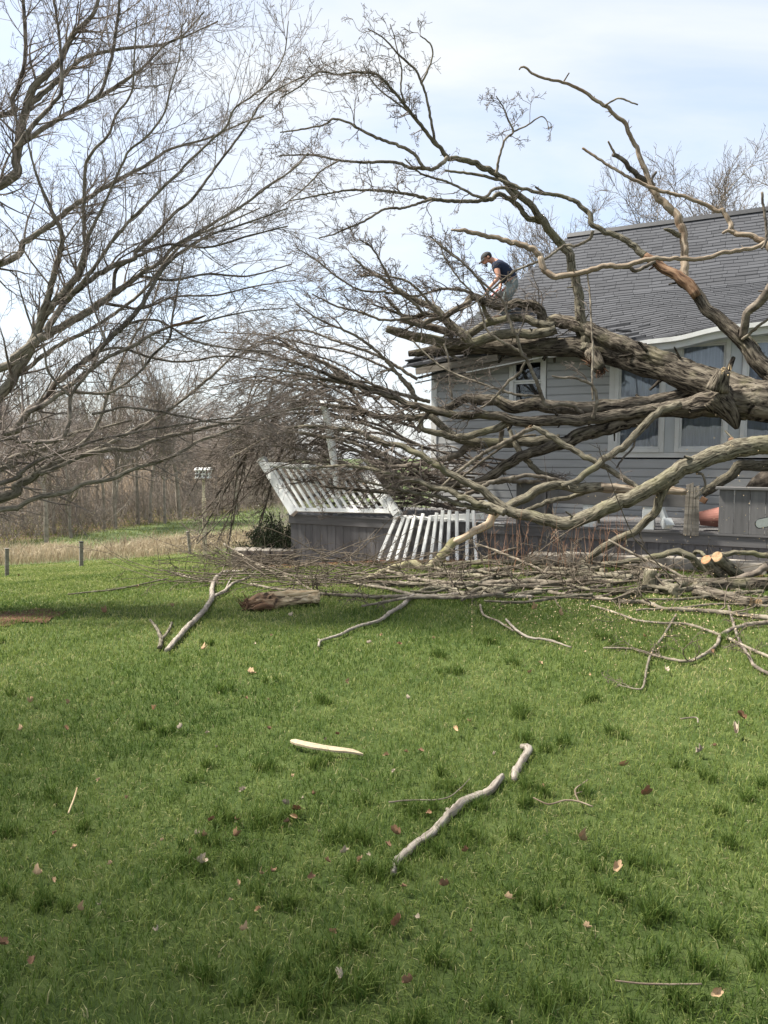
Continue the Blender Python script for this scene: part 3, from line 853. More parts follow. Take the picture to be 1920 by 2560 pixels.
def shingles():
    V, Q, tn = [], [], []
    rows = list(np.linspace(-0.47, VB, 25)) + list(np.linspace(VB, VR - 0.02, 23))[1:]
    for r in range(len(rows) - 1):
        v0, v1 = rows[r], rows[r + 1]
        s = v0 + random.uniform(-0.25, 0)
        while s < HX + 0.3:
            L = random.uniform(0.16, 0.42)
            a, b = max(s, v0 - 0.01), s + L - 0.006
            s += L
            if b - a < 0.03: continue
            wob = random.uniform(-0.003, 0.003)
            up = 0.026 + random.uniform(-0.003, 0.005)
            # the torn shingles above the struck eave lift
            if -0.4 < a < 4.0 and v0 < 0.15 and random.random() < 0.22: up += random.uniform(0.01, 0.05)
            y0 = v0 + wob; y1 = v1 + 0.03
            za, zb = float(roof_z(a, y0)), float(roof_z(b, y0)); zc, zd = float(roof_z(b, y1)), float(roof_z(a, y1))
            k = len(V)
            V += [(a, y0, za - 0.004), (b, y0, zb - 0.004), (b, y0, zb + up), (a, y0, za + up), (b, y1, zc + 0.002), (a, y1, zd + 0.002)]
            Q += [(k, k + 1, k + 2, k + 3), (k + 3, k + 2, k + 4, k + 5)]
            t = min(1, max(0, random.gauss(0.45, 0.13))); tn += [t] * 6
    o = obj('shingles', V, M['shingle'], house, quads=Q, local=True, attr={'tone': tn})
    o['kind'] = 'stuff'
shingles()
mb = MB()
mb.hexa([(VR - .1, VR - 0.10, ZR - 0.06), (HX + .3, VR - 0.10, ZR - 0.06), (HX + .3, VR + 0.10, ZR - 0.06), (VR - .1, VR + .10, ZR - .06),
         (VR - .1, VR - 0.03, ZR + 0.04), (HX + .3, VR - 0.03, ZR + 0.04), (HX + .3, VR + 0.03, ZR + 0.04), (VR - .1, VR + .03, ZR + .04)])
mb.make('ridge_cap', M['black_metal'], house, local=True)
# bent gutter, fascia and soffit along the eave right of the broken corner
def eave_strip(name, x0, x1, ya, yb, za, zb, m, n=40):
    xs = np.linspace(x0, x1, n)
    e = np.interp(xs, EZ[:, 0], EZ[:, 1]) + 0.02 * np.sin(xs * 5)
    V = []
    for (yy, zz) in ((ya, za), (yb, za), (yb, zb), (ya, zb)):
        V += [(x, yy, q + zz) for x, q in zip(xs, e)]
    Q = []
    for i in range(n - 1):
        for c in range(4):
            c2 = (c + 1) % 4
            Q.append((c * n + i, c * n + i + 1, c2 * n + i + 1, c2 * n + i))
    Q += [(0, n, 2 * n, 3 * n), (n - 1, 4 * n - 1, 3 * n - 1, 2 * n - 1)]
    o = obj(name, V, m, house, quads=Q, local=True)
    bm = bmesh.new(); bm.from_mesh(o.data); bmesh.ops.recalc_face_normals(bm, faces=bm.faces); bm.to_mesh(o.data); bm.free()
    return o
eave_strip('gutter', 2.5, HX + 0.2, -0.58, -0.475, -0.085, -0.01, M['trim'])
eave_strip('fascia_board', 3.3, HX + 0.2, -0.470, -0.44, -0.19, -0.03, M['trim'])
eave_strip('soffit', 3.3, HX + 0.2, -0.438, -0.06, -0.17, -0.15, M['panel_trim'])
# the smashed left eave: sagging boards and torn slabs of roofing
def pl(u, v, off=2.02): return on_plane(u, v, off)[2]
def brk(name, pa, pb, w, h, m):
    mb = MB(); mb.bar(pa, pb, w, h); mb.make(name, m, house)
def hpt(u, v, off):
    s, zz, p = on_plane(u, v, off); return (s + 5.47, off - 2.5, zz)
def hbar(name, u0, v0, u1, v1, off, w, h, m, off2=None):
    mb = MB(); mb.bar(hpt(u0, v0, off), hpt(u1, v1, off2 if off2 is not None else off), w, h); return mb.make(name, m, house, local=True)
hbar('broken_fascia', 1040, 929, 1245, 893, 2.00, 0.05, 0.12, M['weathered'])
hbar('broken_fascia', 1085, 947, 1330, 893, 2.10, 0.03, 0.15, M['weathered'])
hbar('drip_edge', 1038, 958, 1165, 931, 2.06, 0.03, 0.02, M['black_metal'])
hbar('drip_edge', 1165, 931, 1400, 884, 2.02, 0.03, 0.02, M['trim'])
hbar('broken_rafter', 1030, 913, 1140, 905, 2.16, 0.05, 0.07, M['weathered'], 2.3)
hbar('broken_rafter', 1120, 884, 1160, 905, 1.98, 0.05, 0.05, M['weathered'])
for (u0, v0, u1, v1, off, w) in ((1018, 903, 1130, 884, 2.2, .22), (1028, 916, 1120, 902, 2.1, .18), (1046, 945, 1130, 922, 2.14, .14), (1040, 888, 1110, 893, 2.35, .25), (1540, 826, 1578, 828, 2.12, .12)):
    hbar('torn_shingle', u0, v0, u1, v1, off, w, 0.025, M['shingle'])

# ================================================================== DECK
deck = thing('deck', 'grey boarded deck in front of the house with skirting and broken railing', 'deck', (DECK0[0], DECK0[1], 0.0), ROTZ)
DZ = 0.42
x = -7.3
while x < 3.2:
    wpt = DECK0 + HU * (x + 0.08)
    zb = float(ground_z(wpt[0], wpt[1])) - 0.06
    w = 0.163
    mb = MB(); mb.box(x, x + w - 0.006, -0.004 + random.uniform(-.003, .003), 0.022, zb, 0.272)
    mb.make('skirt_board', M['deck_grey'], deck, local=True)
    x += w
for i in range(4):
    a = -7.33 + i * 2.65; b = min(3.3, a + 2.646)
    mb = MB(); mb.box(a, b, -0.028, 0.02, 0.266, DZ - 0.004); mb.make('band_board', M['deck_band'], deck, local=True, bevel=0.003)
for i in range(17):
    y = -0.045 + i * 0.146
    mb = MB(); mb.box(-7.36, 3.3, y, y + 0.14, DZ - 0.002, DZ + 0.026); mb.make('floor_board', M['deck_band'], deck, local=True)
mb = MB(); mb.box(-7.3, -7.27, 0.03, 2.4, -0.9, DZ - 0.01); mb.make('side_panel', M['deck_grey'], deck, local=True)
# boarded parapet at the right
x = 0.0
while x < 3.1:
    mb = MB(); mb.box(x, x + 0.19, -0.03 + random.uniform(-.003, .003), 0.0, DZ + 0.03, 1.068); mb.make('parapet_board', M['deck_grey'], deck, local=True, bevel=0.002)
    x += 0.196
mb = MB(); mb.box(-0.05, 3.2, -0.075, 0.085, 1.07, 1.11); mb.make('cap_rail', M['deck_band'], deck, local=True, bevel=0.006)
mb = MB(); mb.box(0.0, 0.03, 0.003, 0.9, DZ + 0.03, 1.066); mb.make('parapet_end', M['deck_grey'], deck, local=True)
# the surviving stretch of bench back between broken posts
mb = MB(); mb.box(-2.45, -0.44, -0.02, 0.05, 0.80, 1.035); mb.make('rail_beam', M['deck_band'], deck, local=True, bevel=0.004)
mb = MB(); mb.box(-2.95, -2.47, -0.02, 0.45, DZ + 0.03, 1.09); mb.make('bench_end', M['deck_grey'], deck, local=True, bevel=0.004)
mb = MB(); mb.box(-3.02, -2.40, -0.05, 0.5, 1.092, 1.125); mb.make('bench_cap', M['deck_band'], deck, local=True, bevel=0.004)
for (a, b) in ((-1.90, -1.70), (-1.03, -0.86)):
    mb = MB(); mb.box(a, b, -0.01, 0.14, DZ + 0.03, 0.797); mb.make('white_post', M['panel_trim'], deck, local=True, bevel=0.006)
for (a, lean, zt) in ((-0.445, 0.02, 1.13), (-0.335, -0.012, 1.09)):
    mb = MB()
    for q in range(4):
        x0 = a + q * 0.025
        mb.bar((x0, -0.05 - 0.004 * (q % 2), DZ - 0.02), (x0 + lean, -0.06 - 0.004 * (q % 2), zt + 0.01 * q), 0.03, 0.024, up=(1, 0, 0))
    o = mb.make('broken_plank', M['weathered'], deck, local=True)
mb = MB(); mb.bar((-0.24, 0.05, 0.93), (-0.17, 0.03, 0.89), 0.055, 0.075); mb.make('broken_beam_end', M['orange_wood'], deck, local=True)

# loose white railing tipped over the left end of the deck
def bar_part(name, a, b, w, h, parent, m=M['vinyl'], up=(0, 0, 1), bevel=0.004):
    mb = MB(); mb.bar(a, b, w, h, up); return mb.make(name, m, parent, bevel=bevel)
bl, br = pix(737, 1284, 13.35), pix(996, 1288, 12.45)
tl, tr_ = pix(656, 1152, 14.0), pix(908, 1168, 13.15)
ra = thing('fallen_railing', 'white vinyl railing section tipped outward over the left end of the deck', 'railing', tuple(pix(737, 1290, 13.35)))
nrm = np.cross(br - bl, tl - bl); nrm /= np.linalg.norm(nrm)
if nrm[1] > 0: nrm = -nrm
for (b_, t_) in ((bl, tl), (br, tr_)):
    p = bar_part('post', b_, t_, 0.155, 0.125, ra, up=tuple(nrm), bevel=0.008)
    d = (t_ - b_) / np.linalg.norm(t_ - b_)
    bar_part('post_cap', t_ + d * 0.002, t_ + d * 0.045, 0.185, 0.155, p, up=tuple(nrm), bevel=0.012)
lerp = lambda a, b, f: a * (1 - f) + b * f
rb0, rb1 = lerp(lerp(bl, tl, 0.07), lerp(br, tr_, 0.07), 0.02), lerp(lerp(bl, tl, 0.07), lerp(br, tr_, 0.07), 0.98)
rt0, rt1 = lerp(lerp(bl, tl, 0.93), lerp(br, tr_, 0.93), 0.02), lerp(lerp(bl, tl, 0.93), lerp(br, tr_, 0.93), 0.98)
bar_part('bottom_rail', rb0, rb1, 0.075, 0.065, ra, up=tuple(nrm))
bar_part('top_rail', rt0, rt1, 0.09, 0.095, ra, up=tuple(nrm), bevel=0.02)
for i in range(13):
    f = 0.05 + 0.90 * i / 12
    bar_part('baluster', lerp(rb0, rb1, f) + nrm * 0.001, lerp(rt0, rt1, f) + nrm * 0.001, 0.048, 0.038, ra, up=tuple(nrm), bevel=0)

rbk = thing('broken_railing', 'splayed white railing with loose balusters hanging down the deck skirting', 'railing', tuple(gnd(1090, 1408)))
for i, (xt, xb, yt) in enumerate(((992, 945, 1290), (1010, 967, 1292), (1022, 988, 1294), (1037, 1010, 1288), (1058, 1031, 1284), (1076, 1052, 1290), (1092, 1076, 1282), (1107, 1097, 1276), (1124, 1119, 1276), (1142, 1143, 1278), (1170, 1167, 1274), (1183, 1192, 1276))):
    a = on_plane(xt, yt, -0.07)[2]
    b = on_plane(xb, 1406 + random.uniform(-5, 3), -0.28 - 0.02 * (i % 3))[2]
    bar_part('baluster', b, a, 0.055, 0.035, rbk, up=(HN[0], HN[1], 0), bevel=0.003)
bar_part('top_rail', on_plane(985, 1290, -0.02)[2], on_plane(1262, 1312, 0.0)[2], 0.07, 0.05, rbk)
bar_part('bottom_rail', on_plane(1085, 1409, -0.36)[2], on_plane(1232, 1402, -0.34)[2], 0.05, 0.05, rbk)
bar_part('splinter', on_plane(1075, 1296, -0.03)[2], on_plane(1210, 1290, 0.1)[2], 0.05, 0.10, rbk)

# things left standing on the deck
def lathe(name, prof, m, parent, seg=24, axis=None, origin=(0, 0, 0)):
    """prof: (radius, height) pairs, turned about axis at origin."""
    ax = Vector(axis or (0, 0, 1)).normalized(); s1 = ax.orthogonal().normalized(); s2 = ax.cross(s1)
    V, Q = [], []
    for (r, h) in prof:
        for k in range(seg):
            t = 2 * math.pi * k / seg
            V.append(tuple(Vector(origin) + ax * h + (s1 * math.cos(t) + s2 * math.sin(t)) * r))
    for i in range(len(prof) - 1):
        for k in range(seg):
            Q.append((i * seg + k, i * seg + (k + 1) % seg, (i + 1) * seg + (k + 1) % seg, (i + 1) * seg + k))
    return obj(name, V, m, parent, quads=Q, smooth=False)
pc = on_plane(1779, 1301, 0.30)[2]
pot = thing('flower_pot', 'terracotta pot lying on its side behind the boarded parapet', 'pot', tuple(pc))
lathe('pot_body', [(0.0, 0.0), (0.10, 0.0), (0.155, 0.30), (0.14, 0.30), (0.09, 0.03), (0.0, 0.03)], M['terracotta'], pot, axis=(HU[0], HU[1], 0.12), origin=pc - np.array([HU[0], HU[1], 0]) * 0.16 + np.array([0, 0, 0.02]))
lathe('pot_rim', [(0.157, 0.0), (0.175, 0.0), (0.178, 0.05), (0.141, 0.05)], M['terracotta'], pot, axis=(HU[0], HU[1], 0.12), origin=pc + np.array([HU[0], HU[1], 0.12]) * 0.12 + np.array([0, 0, 0.02]))
ds = thing('downspout_piece', 'bent white downspout elbow lying on the deck edge below the rail beam', 'downspout', tuple(on_plane(1660, 1318, -0.1)[2]))
a, b, c = on_plane(1652, 1270, -0.06)[2], on_plane(1663, 1300, -0.08)[2], on_plane(1672, 1318, -0.14)[2]
bar_part('pipe', a, b, 0.10, 0.075, ds, M['panel_trim']); bar_part('elbow', b, c, 0.14, 0.11, ds, M['panel_trim'])

def path_tube(name, P, R, m, parent=None, k=8, step=0.05, **kw):
    D = catmull(np.column_stack([np.asarray(P, float), np.asarray(R, float)]), step)
    V, q, t, uv, uvt = tube(D[:, :3], D[:, 3], k, **kw)
    return obj(name, V, m, parent, quads=q, tris=t, uv=uv, uvt=uvt, smooth=True)
hook = thing('shepherd_hook', 'thin black metal shepherd hook leaning behind the branches', 'garden hook', tuple(on_plane(1295, 1320, -0.05)[2]))
path_tube('rod', [on_plane(1318, 1400, -0.12)[2], on_plane(1306, 1340, -0.06)[2], on_plane(1284, 1250, -0.05)[2], on_plane(1245, 1160, -0.05)[2], on_plane(1222, 1134, -0.05)[2]], [0.007] * 5, M['black_metal'], hook, 6, lump=0)
path_tube('crook', [on_plane(1224, 1142, -0.05)[2], on_plane(1206, 1112, -0.05)[2], on_plane(1206, 1104, -0.05)[2], on_plane(1213, 1108, -0.05)[2], on_plane(1224, 1128, -0.05)[2]], [0.009] * 5, M['black_metal'], hook, 6, 0.02, lump=0)
wp = thing('white_pole', 'pale tapered pole standing at the deck behind the fallen twigs', 'pole', tuple(pix(850, 1285, 13.15)))
path_tube('shaft', [pix(851, 1285, 13.15), pix(838, 1180, 13.15), pix(827, 1100, 13.15), pix(818, 1050, 13.15), pix(810, 1012, 13.15)], [0.055, 0.06, 0.075, 0.07, 0.06], M['vinyl'], wp, 12, lump=0.02)
path_tube('collar', [pix(812, 1022, 13.15), pix(807, 1003, 13.15)], [0.075, 0.07], M['vinyl'], wp, 12, lump=0)

# ================================================================== FENCE POSTS, BIRD HOUSE, BEDS
def post(u, vb, vt, w, lab, tilt=0.0, dark=False):
    p = gnd(u, vb); t = pix(u + tilt, vt, p[1])
    th = thing('fence_post', lab, 'fence post', tuple(p), 0.3)
    mb = MB(); mb.bar(p - np.array([0, 0, 0.1]), t, rad(w, p[1]), rad(w * 0.9, p[1]), up=(0.3, -1, 0)); mb.make('shaft', M['weathered'], th, bevel=0.01)
    d = (t - p) / np.linalg.norm(t - p)
    mb = MB(); mb.bar(t + d * 0.002, t + d * 0.03, rad(w * 1.15, p[1]), rad(w * 1.05, p[1]), up=(0.3, -1, 0)); mb.make('cap', M['black_metal'] if dark else M['weathered'], th, bevel=0.006)
post(17, 1442, 1374, 9, 'weathered fence post nearest the left edge of the lawn')
post(203, 1417, 1356, 9, 'dark topped fence post in front of the dry grass, below the tall pale tree', 0, True)
post(476, 1386, 1330, 7, 'grey fence post leaning left, just left of the bird house pole', -6)
p = gnd(513, 1389); Yb = p[1]
bh = thing('bird_house', 'white two storey bird house on a tall pole at the lawn edge', 'bird house', tuple(p))
mb = MB(); t = pix(510, 1246, Yb); mb.bar(p - np.array([0, 0, .1]), t, rad(9, Yb), rad(9, Yb), up=(0, -1, 0)); mb.make('lower_post', M['pale_post'], bh, bevel=0.008)
mb = MB(); t2 = pix(509, 1195, Yb); mb.bar(t - np.array([0, 0, .25]) - np.array([0, rad(7, Yb), 0]), t2, rad(6, Yb), rad(6, Yb), up=(0, -1, 0)); mb.make('upper_pole', M['pale_post'], bh)
c = pix(509, 1194, Yb); hw = rad(17.5, Yb); hh = rad(19, Yb)
mb = MB(); mb.box(c[0] - hw, c[0] + hw, c[1] - hw * .7, c[1] + hw * .7, c[2], c[2] + hh)
box_ = mb.make('box', M['vinyl'], bh, bevel=0.004)
mb = MB(); mb.box(c[0] - hw * 1.1, c[0] + hw * 1.1, c[1] - hw * .9, c[1] + hw * .9, c[2] - 0.02, c[2] - 0.001); mb.make('balcony', M['vinyl'], bh)
mb = MB(); mb.box(c[0] - hw * 1.1, c[0] + hw * 1.1, c[1] - hw * .80, c[1] - hw * .72, c[2] + hh * .47, c[2] + hh * .51); mb.make('balcony', M['vinyl'], bh)
mb = MB(); z0 = c[2] + hh + .002
mb.add([(c[0] - hw * 1.12, c[1] - hw * .95, z0), (c[0] + hw * 1.12, c[1] - hw * .95, z0), (c[0] + hw * 1.12, c[1] + hw * .95, z0), (c[0] - hw * 1.12, c[1] + hw * .95, z0), (c[0] - hw * 1.12, c[1], z0 + hh * .33), (c[0] + hw * 1.12, c[1], z0 + hh * .33)],
       [(3, 2, 1, 0), (0, 1, 5, 4), (2, 3, 4, 5)], [(1, 2, 5), (3, 0, 4)])
mb.make('roof', M['vinyl'], bh)
for r_ in range(2):
    for q in range(4):
        cc = np.array([c[0] - hw * 0.72 + q * hw * 0.48, c[1] - hw * .7 - 0.004, c[2] + hh * (0.25 + 0.48 * r_)])
        o = lathe('hole_dark_disc', [(0.0, 0.004), (hw * 0.13, 0.004), (hw * 0.13, 0.0)], M['unlit_black'], box_, 12, (0, -1, 0), cc)  # flat disc, its black paints the shade inside the opening

# planting bed and stone edging along the deck
def bed():
    n = 40
    xs = np.linspace(-7.9, 3.4, n)
    V = []
    for x_ in xs:
        w = 0.75 if x_ > -5 else 0.75 + 0.9 * min(1, (-5 - x_) / 2)
        for y_ in (-w, -w * .5, 0.02):
            q = DECK0 + HU * x_ + HN * y_
            V.append((q[0], q[1], float(ground_z(q[0], q[1])) + (0.006 if y_ == -w else 0.03)))
    Q = [(i * 3 + j, i * 3 + j + 3, i * 3 + j + 4, i * 3 + j + 1) for i in range(n - 1) for j in range(2)]
    tag(obj('planting_bed', V, M['mulch'], quads=Q), 'strip of brown mulch along the foot of the deck', kind='structure')
bed()
ed = thing('stone_edging', 'low pale stone edging along the foot of the deck at the right', 'edging', tuple(gnd(1690, 1432)), ROTZ)
x = -2.6
while x < 3.0:
    L = random.uniform(0.42, 0.7)
    q0 = DECK0 + HU * (x + L / 2) - HN * 0.42
    zz = float(ground_z(q0[0], q0[1]))
    def T(a, b, c_): 
        q = DECK0 + HU * a + HN * b; return (q[0], q[1], c_)
    mb = MB(); j = lambda: random.uniform(-.012, .012)
    mb.hexa([T(x + j(), -0.56 + j(), zz - .05), T(x + L - .01, -0.56 + j(), zz - .05), T(x + L - .01, -0.3, zz - .05), T(x, -0.3, zz - .05), T(x + j(), -0.55 + j(), zz + .17 + j()), T(x + L - .015, -0.55 + j(), zz + .17 + j()), T(x + L - .01, -0.3, zz + .17), T(x, -0.3, zz + .17)])
    s_ = mb.make('stone', M['stone'], None, bevel=0.012)
    s_.data.transform(Matrix.Rotation(-ROTZ, 4, 'Z') @ Matrix.Translation(-Vector(ed.location)))
    s_.parent = ed
    x += L
rw = thing('retaining_wall', 'low dark stone wall beside the left end of the deck', 'stone wall', tuple(gnd(650, 1430)))
for row in range(3):
    u = 578 + random.uniform(-4, 4)
    while u < 735:
        w = random.uniform(22, 46)
        Y = 13.0 + (u - 578) / 160 * 0.5
        z1 = 1430 - row * 19
        a = pix(u, z1, Y); b = pix(u + w - 2, z1 - 17, Y)
        mb = MB(); j = lambda: random.uniform(-.015, .015)
        x0, x1, zz0, zz1 = a[0], b[0], a[2], b[2]
        mb.hexa([(x0 + j(), Y + j(), zz0), (x1 + j(), Y + j(), zz0), (x1, Y + .4, zz0), (x0, Y + .4, zz0), (x0 + j(), Y + j(), zz1), (x1 + j(), Y + j(), zz1), (x1, Y + .4, zz1), (x0, Y + .4, zz1)])
        mb.make('stone', M['stone'], rw, bevel=0.015)
        u += w

def shrub():
    t = thing('evergreen_shrub', 'dark evergreen shrub behind the stone wall at the left end of the deck', 'shrub', tuple(pix(690, 1395, 13.9)))
    base = pix(690, 1395, 13.9)
    N = 60
    d = rng.standard_normal((N, 3)); d[:, 2] = np.abs(d[:, 2]) + .4
    P = grow(np.repeat(base[None], N, 0), d, rng.uniform(.4, .8, N), 6, .2, (0, 0, .3))
    B = Batch(); B.add(P, np.full(N, .012), np.full(N, .004)); c, a, b = spawn(P, np.full(N, .012), np.full(N, .004), 6, .3, (.1, .3), 4, .3, (0, 0, .2))
    B.add(c, a, b); B.make('stems', M['bark_dark'], t)
    pts = np.concatenate([c[:, 1], c[:, 2], c[:, 3], P[:, 4], P[:, 5]])
    pts = np.repeat(pts, 5, 0) + rng.normal(0, .035, (len(pts) * 5, 3)); n = len(pts)
    V, Q, T, tn = blades_mesh(pts[:, 0], pts[:, 1], pts[:, 2], rng.uniform(.03, .06, n), rng.uniform(.014, .024, n), rng.uniform(.2, 1.05, n), rng.uniform(0, .45, n))
    o = obj('foliage', V, M['shrub_leaf'], t, quads=Q, tris=T, attr={'tone': tn}); o['kind'] = 'stuff'
M['shrub_leaf'] = blade_mat('shrub_leaf', [(0, (0.02, 0.03, 0.014)), (0.5, (0.06, 0.075, 0.035)), (1, (0.13, 0.135, 0.075))], trans=0.2)
shrub()

# ================================================================== LIMBS TRACED AT THEIR DEPTH
DEPTH = [None]
def parse(spec):
    # points x,y[,radius[,depth]] in photograph pixels and metres
    pts = []
    for tok in spec.split():
        q = [float(c) for c in tok.split(',')]
        pts.append(q)
    xs = np.array([q[0] for q in pts]); ys = np.array([q[1] for q in pts])
    idx = [i for i, q in enumerate(pts) if len(q) > 2]
    r = np.interp(np.arange(len(pts)), idx, [pts[i][2] for i in idx])
    yi = [i for i, q in enumerate(pts) if len(q) > 3]
    DEPTH[0] = np.interp(np.arange(len(pts)), yi, [pts[i][3] for i in yi]) if yi else None
    return xs, ys, r

_seed = [0]
def limb_points(spec, Y0, Y1, knob=0.22):
    xs, ys, r = parse(spec)
    d = np.concatenate([[0], np.cumsum(np.hypot(np.diff(xs), np.diff(ys)))]); d /= d[-1]
    Y = np.array([np.interp(f, [0, 1] if np.isscalar(Y1) else np.linspace(0, 1, len(Y1) + 1), [Y0, Y1] if np.isscalar(Y1) else [Y0, *Y1]) for f in d])
    if DEPTH[0] is not None: Y = DEPTH[0]
    # nothing may run below the lawn: bring such points forward to where they touch it
    Y = np.array([min(yy, gnd(x, y + q * .8)[1]) if y > 1385 else yy for x, y, q, yy in zip(xs, ys, r, Y)])
    P = np.array([pix(x, y, yy) for x, y, yy in zip(xs, ys, Y)])
    R = np.array([rad(q, yy) for q, yy in zip(r, Y)])
    step = max(0.022, R.mean() * (0.42 if r.max() > 14 else 0.85))
    D = catmull(np.column_stack([P, R]), step)
    rr = np.random.default_rng(_seed[0] + 991)
    jit = rr.standard_normal((len(D), 3)); jit[0] = jit[-1] = 0
    if len(D) > 4:
        kn = min(len(D) // 2, max(3, int(3.2 * max(R.mean(), .02) / step)))
        kk = np.hanning(kn + 2)[1:-1]; kk /= np.sqrt((kk ** 2).sum())
        for c in range(3): jit[1:-1, c] = np.convolve(jit[:, c], kk, 'same')[1:-1] * .8
        env = np.minimum(1, np.minimum(np.arange(len(D)), np.arange(len(D))[::-1]) / 4.0); jit *= env[:, None]
    D[:, :3] += jit * (np.minimum(D[:, 3], 0.05) * knob)[:, None]
    return D[:, :3], np.maximum(D[:, 3], 0.002)

def limb(tree, spec, Y0, Y1, m='bark_olive', tw=None, name='limb', knob=0.22, ridge=None, twm='twig_grey', label=None, thin=1.0):
    _seed[0] += 1
    P, R = limb_points(spec, Y0, Y1, knob); R = np.maximum(R * thin, .002)
    rp = R.max() / P[:, 1].mean() * F
    k = 56 if rp > 18 else 32 if rp > 13 else 18 if rp > 9 else 10 if rp > 4.5 else 7
    if ridge is None: ridge = 0.085 if rp > 14 else 0.05 if rp > 7 else 0.0
    V, q, t, uv, uvt = tube(P, R, k, lump=0.04 if rp > 8 else 0.06, ridge=ridge, seed=_seed[0])
    # snapped side shoots and knots left along the limb
    sr = np.random.default_rng(_seed[0] + 77)
    Ln = np.linalg.norm(np.diff(P, axis=0), axis=1).sum()
    ns = int(Ln * (1.6 if rp > 3.5 else .6))
    if ns:
        i = sr.integers(1, len(P) - 1, ns); T_ = P[i + 1 - (i == len(P) - 1)] - P[i - 1]; T_ /= np.linalg.norm(T_, axis=1, keepdims=True) + 1e-9
        d_ = sr.standard_normal((ns, 3)); d_ -= T_ * np.sum(d_ * T_, 1, keepdims=True); d_ /= np.linalg.norm(d_, axis=1, keepdims=True) + 1e-9
        d_ = d_ + T_ * sr.uniform(.1, .9, (ns, 1)); ln_ = R[i] * sr.uniform(1.3, 2.6, ns) + .01
        pt = np.stack([P[i], P[i] + d_ * (ln_ * .6)[:, None], P[i] + d_ * ln_[:, None]], 1)
        ra_ = np.maximum(R[i] * sr.uniform(.16, .34, ns), .003)
        sv, sq = batch_tubes(pt, ra_, ra_ * .55, 5)
        nv = len(V); V = np.vstack([V, sv]); q = np.vstack([q, sq + nv]); uv = np.vstack([uv, sr.uniform(0, 1, (len(sq) * 4, 2)) * .05])
    o = obj(name, V, M[m], tree, quads=q, tris=t, uv=uv, uvt=uvt, smooth=True)
    if label: o['label'] = label
    if tw: limb_twigs(o, P, R, m=twm, **tw)
    return o, P, R

def limb_twigs(parent, P, R, dens=7.0, lens=(0.25, 0.7), f0=0.15, trop=(0, 0, 0.25), n2=4, n3=3, flat=0.7, wig=0.17, m='twig_grey', spur=2, amin=0.45, amax=1.05, rk=0.00042, rmax=None, toward=None, l2=0.55, l3=0.4):
    global rng
    keep = rng; rng = np.random.default_rng(_seed[0] + 4242)
    L = np.linalg.norm(np.diff(P, axis=0), axis=1).sum()
    N = max(2, int(L * dens))
    f = (f0 + (1 - f0) * rng.uniform(0, 1, N) ** 0.8) * (len(P) - 1.01)
    i = f.astype(int); w = (f - i)[:, None]
    base = P[i] * (1 - w) + P[i + 1] * w
    T = P[i + 1] - P[i]; T /= np.linalg.norm(T, axis=1, keepdims=True) + 1e-9
    d = side_dirs(T, amin, amax, flat)
    if toward is not None: d = d + np.asarray(toward)[None]
    rmin = rk * P[:, 1].mean()
    ra = np.maximum(R[i] * 0.42, rmin * 1.25)
    ra = np.minimum(ra, rmax or 0.016)
    fr = f / (len(P) - 1)
    ln = rng.uniform(lens[0], lens[1], N) * (1.15 - 0.5 * fr)
    l1 = grow(base, d, ln, 7, wig, trop)
    B = Batch(); B.add(l1, ra, np.full(N, rmin), 4)
    if n2:
        p2, a2, b2 = spawn(l1, ra, np.full(N, rmin), n2, 0.15, (lens[0] * l2, lens[1] * l2), 5, wig * 1.2, trop, 0.5, 1.1, flat, 0.6, rmin)
        B.add(p2, a2, b2, 3)
        if n3:
            p3, a3, b3 = spawn(p2, a2, b2, n3, 0.15, (lens[0] * l2 * l3, lens[1] * l2 * l3), 4, wig * 1.4, trop, 0.5, 1.1, flat, 0.7, rmin * 0.85)
            B.add(p3, a3, b3, 3)
            if spur:
                p4, a4, b4 = spawn(p3, a3, b3, spur, 0.2, (0.02, 0.07), 2, 0.1, trop, 0.6, 1.2, flat, 0.8, rmin * 0.8)
                B.add(p4, a4, b4, 3)
    o = B.make('twigs', M[m], parent)
    if o: o['kind'] = 'stuff'
    rng = keep
    return o

# ------------------------------------------------------------------ the standing tree at the left
lt_base = pix(-470, 1500, 7.6); lt_base[2] = float(ground_z(lt_base[0], 7.6))
ltree = thing('bare_tree', 'large bare tree at the left whose limbs sweep up and right across the sky', 'tree', tuple(lt_base))
path_tube('trunk', [lt_base + np.array([0, 0, -.2]), pix(-465, 1300, 7.6), pix(-440, 1000, 7.6), pix(-400, 600, 7.7), pix(-330, 250, 7.8), pix(-250, -100, 8.0)], [0.36, 0.29, 0.25, 0.20, 0.15, 0.10], M['bark_rough'], ltree, 26, 0.12, ridge=0.08)
TWL = dict(dens=7.0, lens=(0.28, 0.85), f0=0.2, trop=(0.12, 0, 0.12), n2=5, n3=3, flat=0.75, wig=0.13, rk=0.00028, spur=2)
TWU = dict(dens=9.0, lens=(0.28, 0.85), f0=0.15, trop=(0.05, 0, 0.55), n2=5, n3=3, flat=0.75, wig=0.13, rk=0.00028, spur=2)
TWR = dict(dens=5.5, lens=(0.3, 1.0), f0=0.25, trop=(0.75, 0, 0.0), n2=4, n3=3, flat=0.7, wig=0.13, rk=0.00028, spur=2)
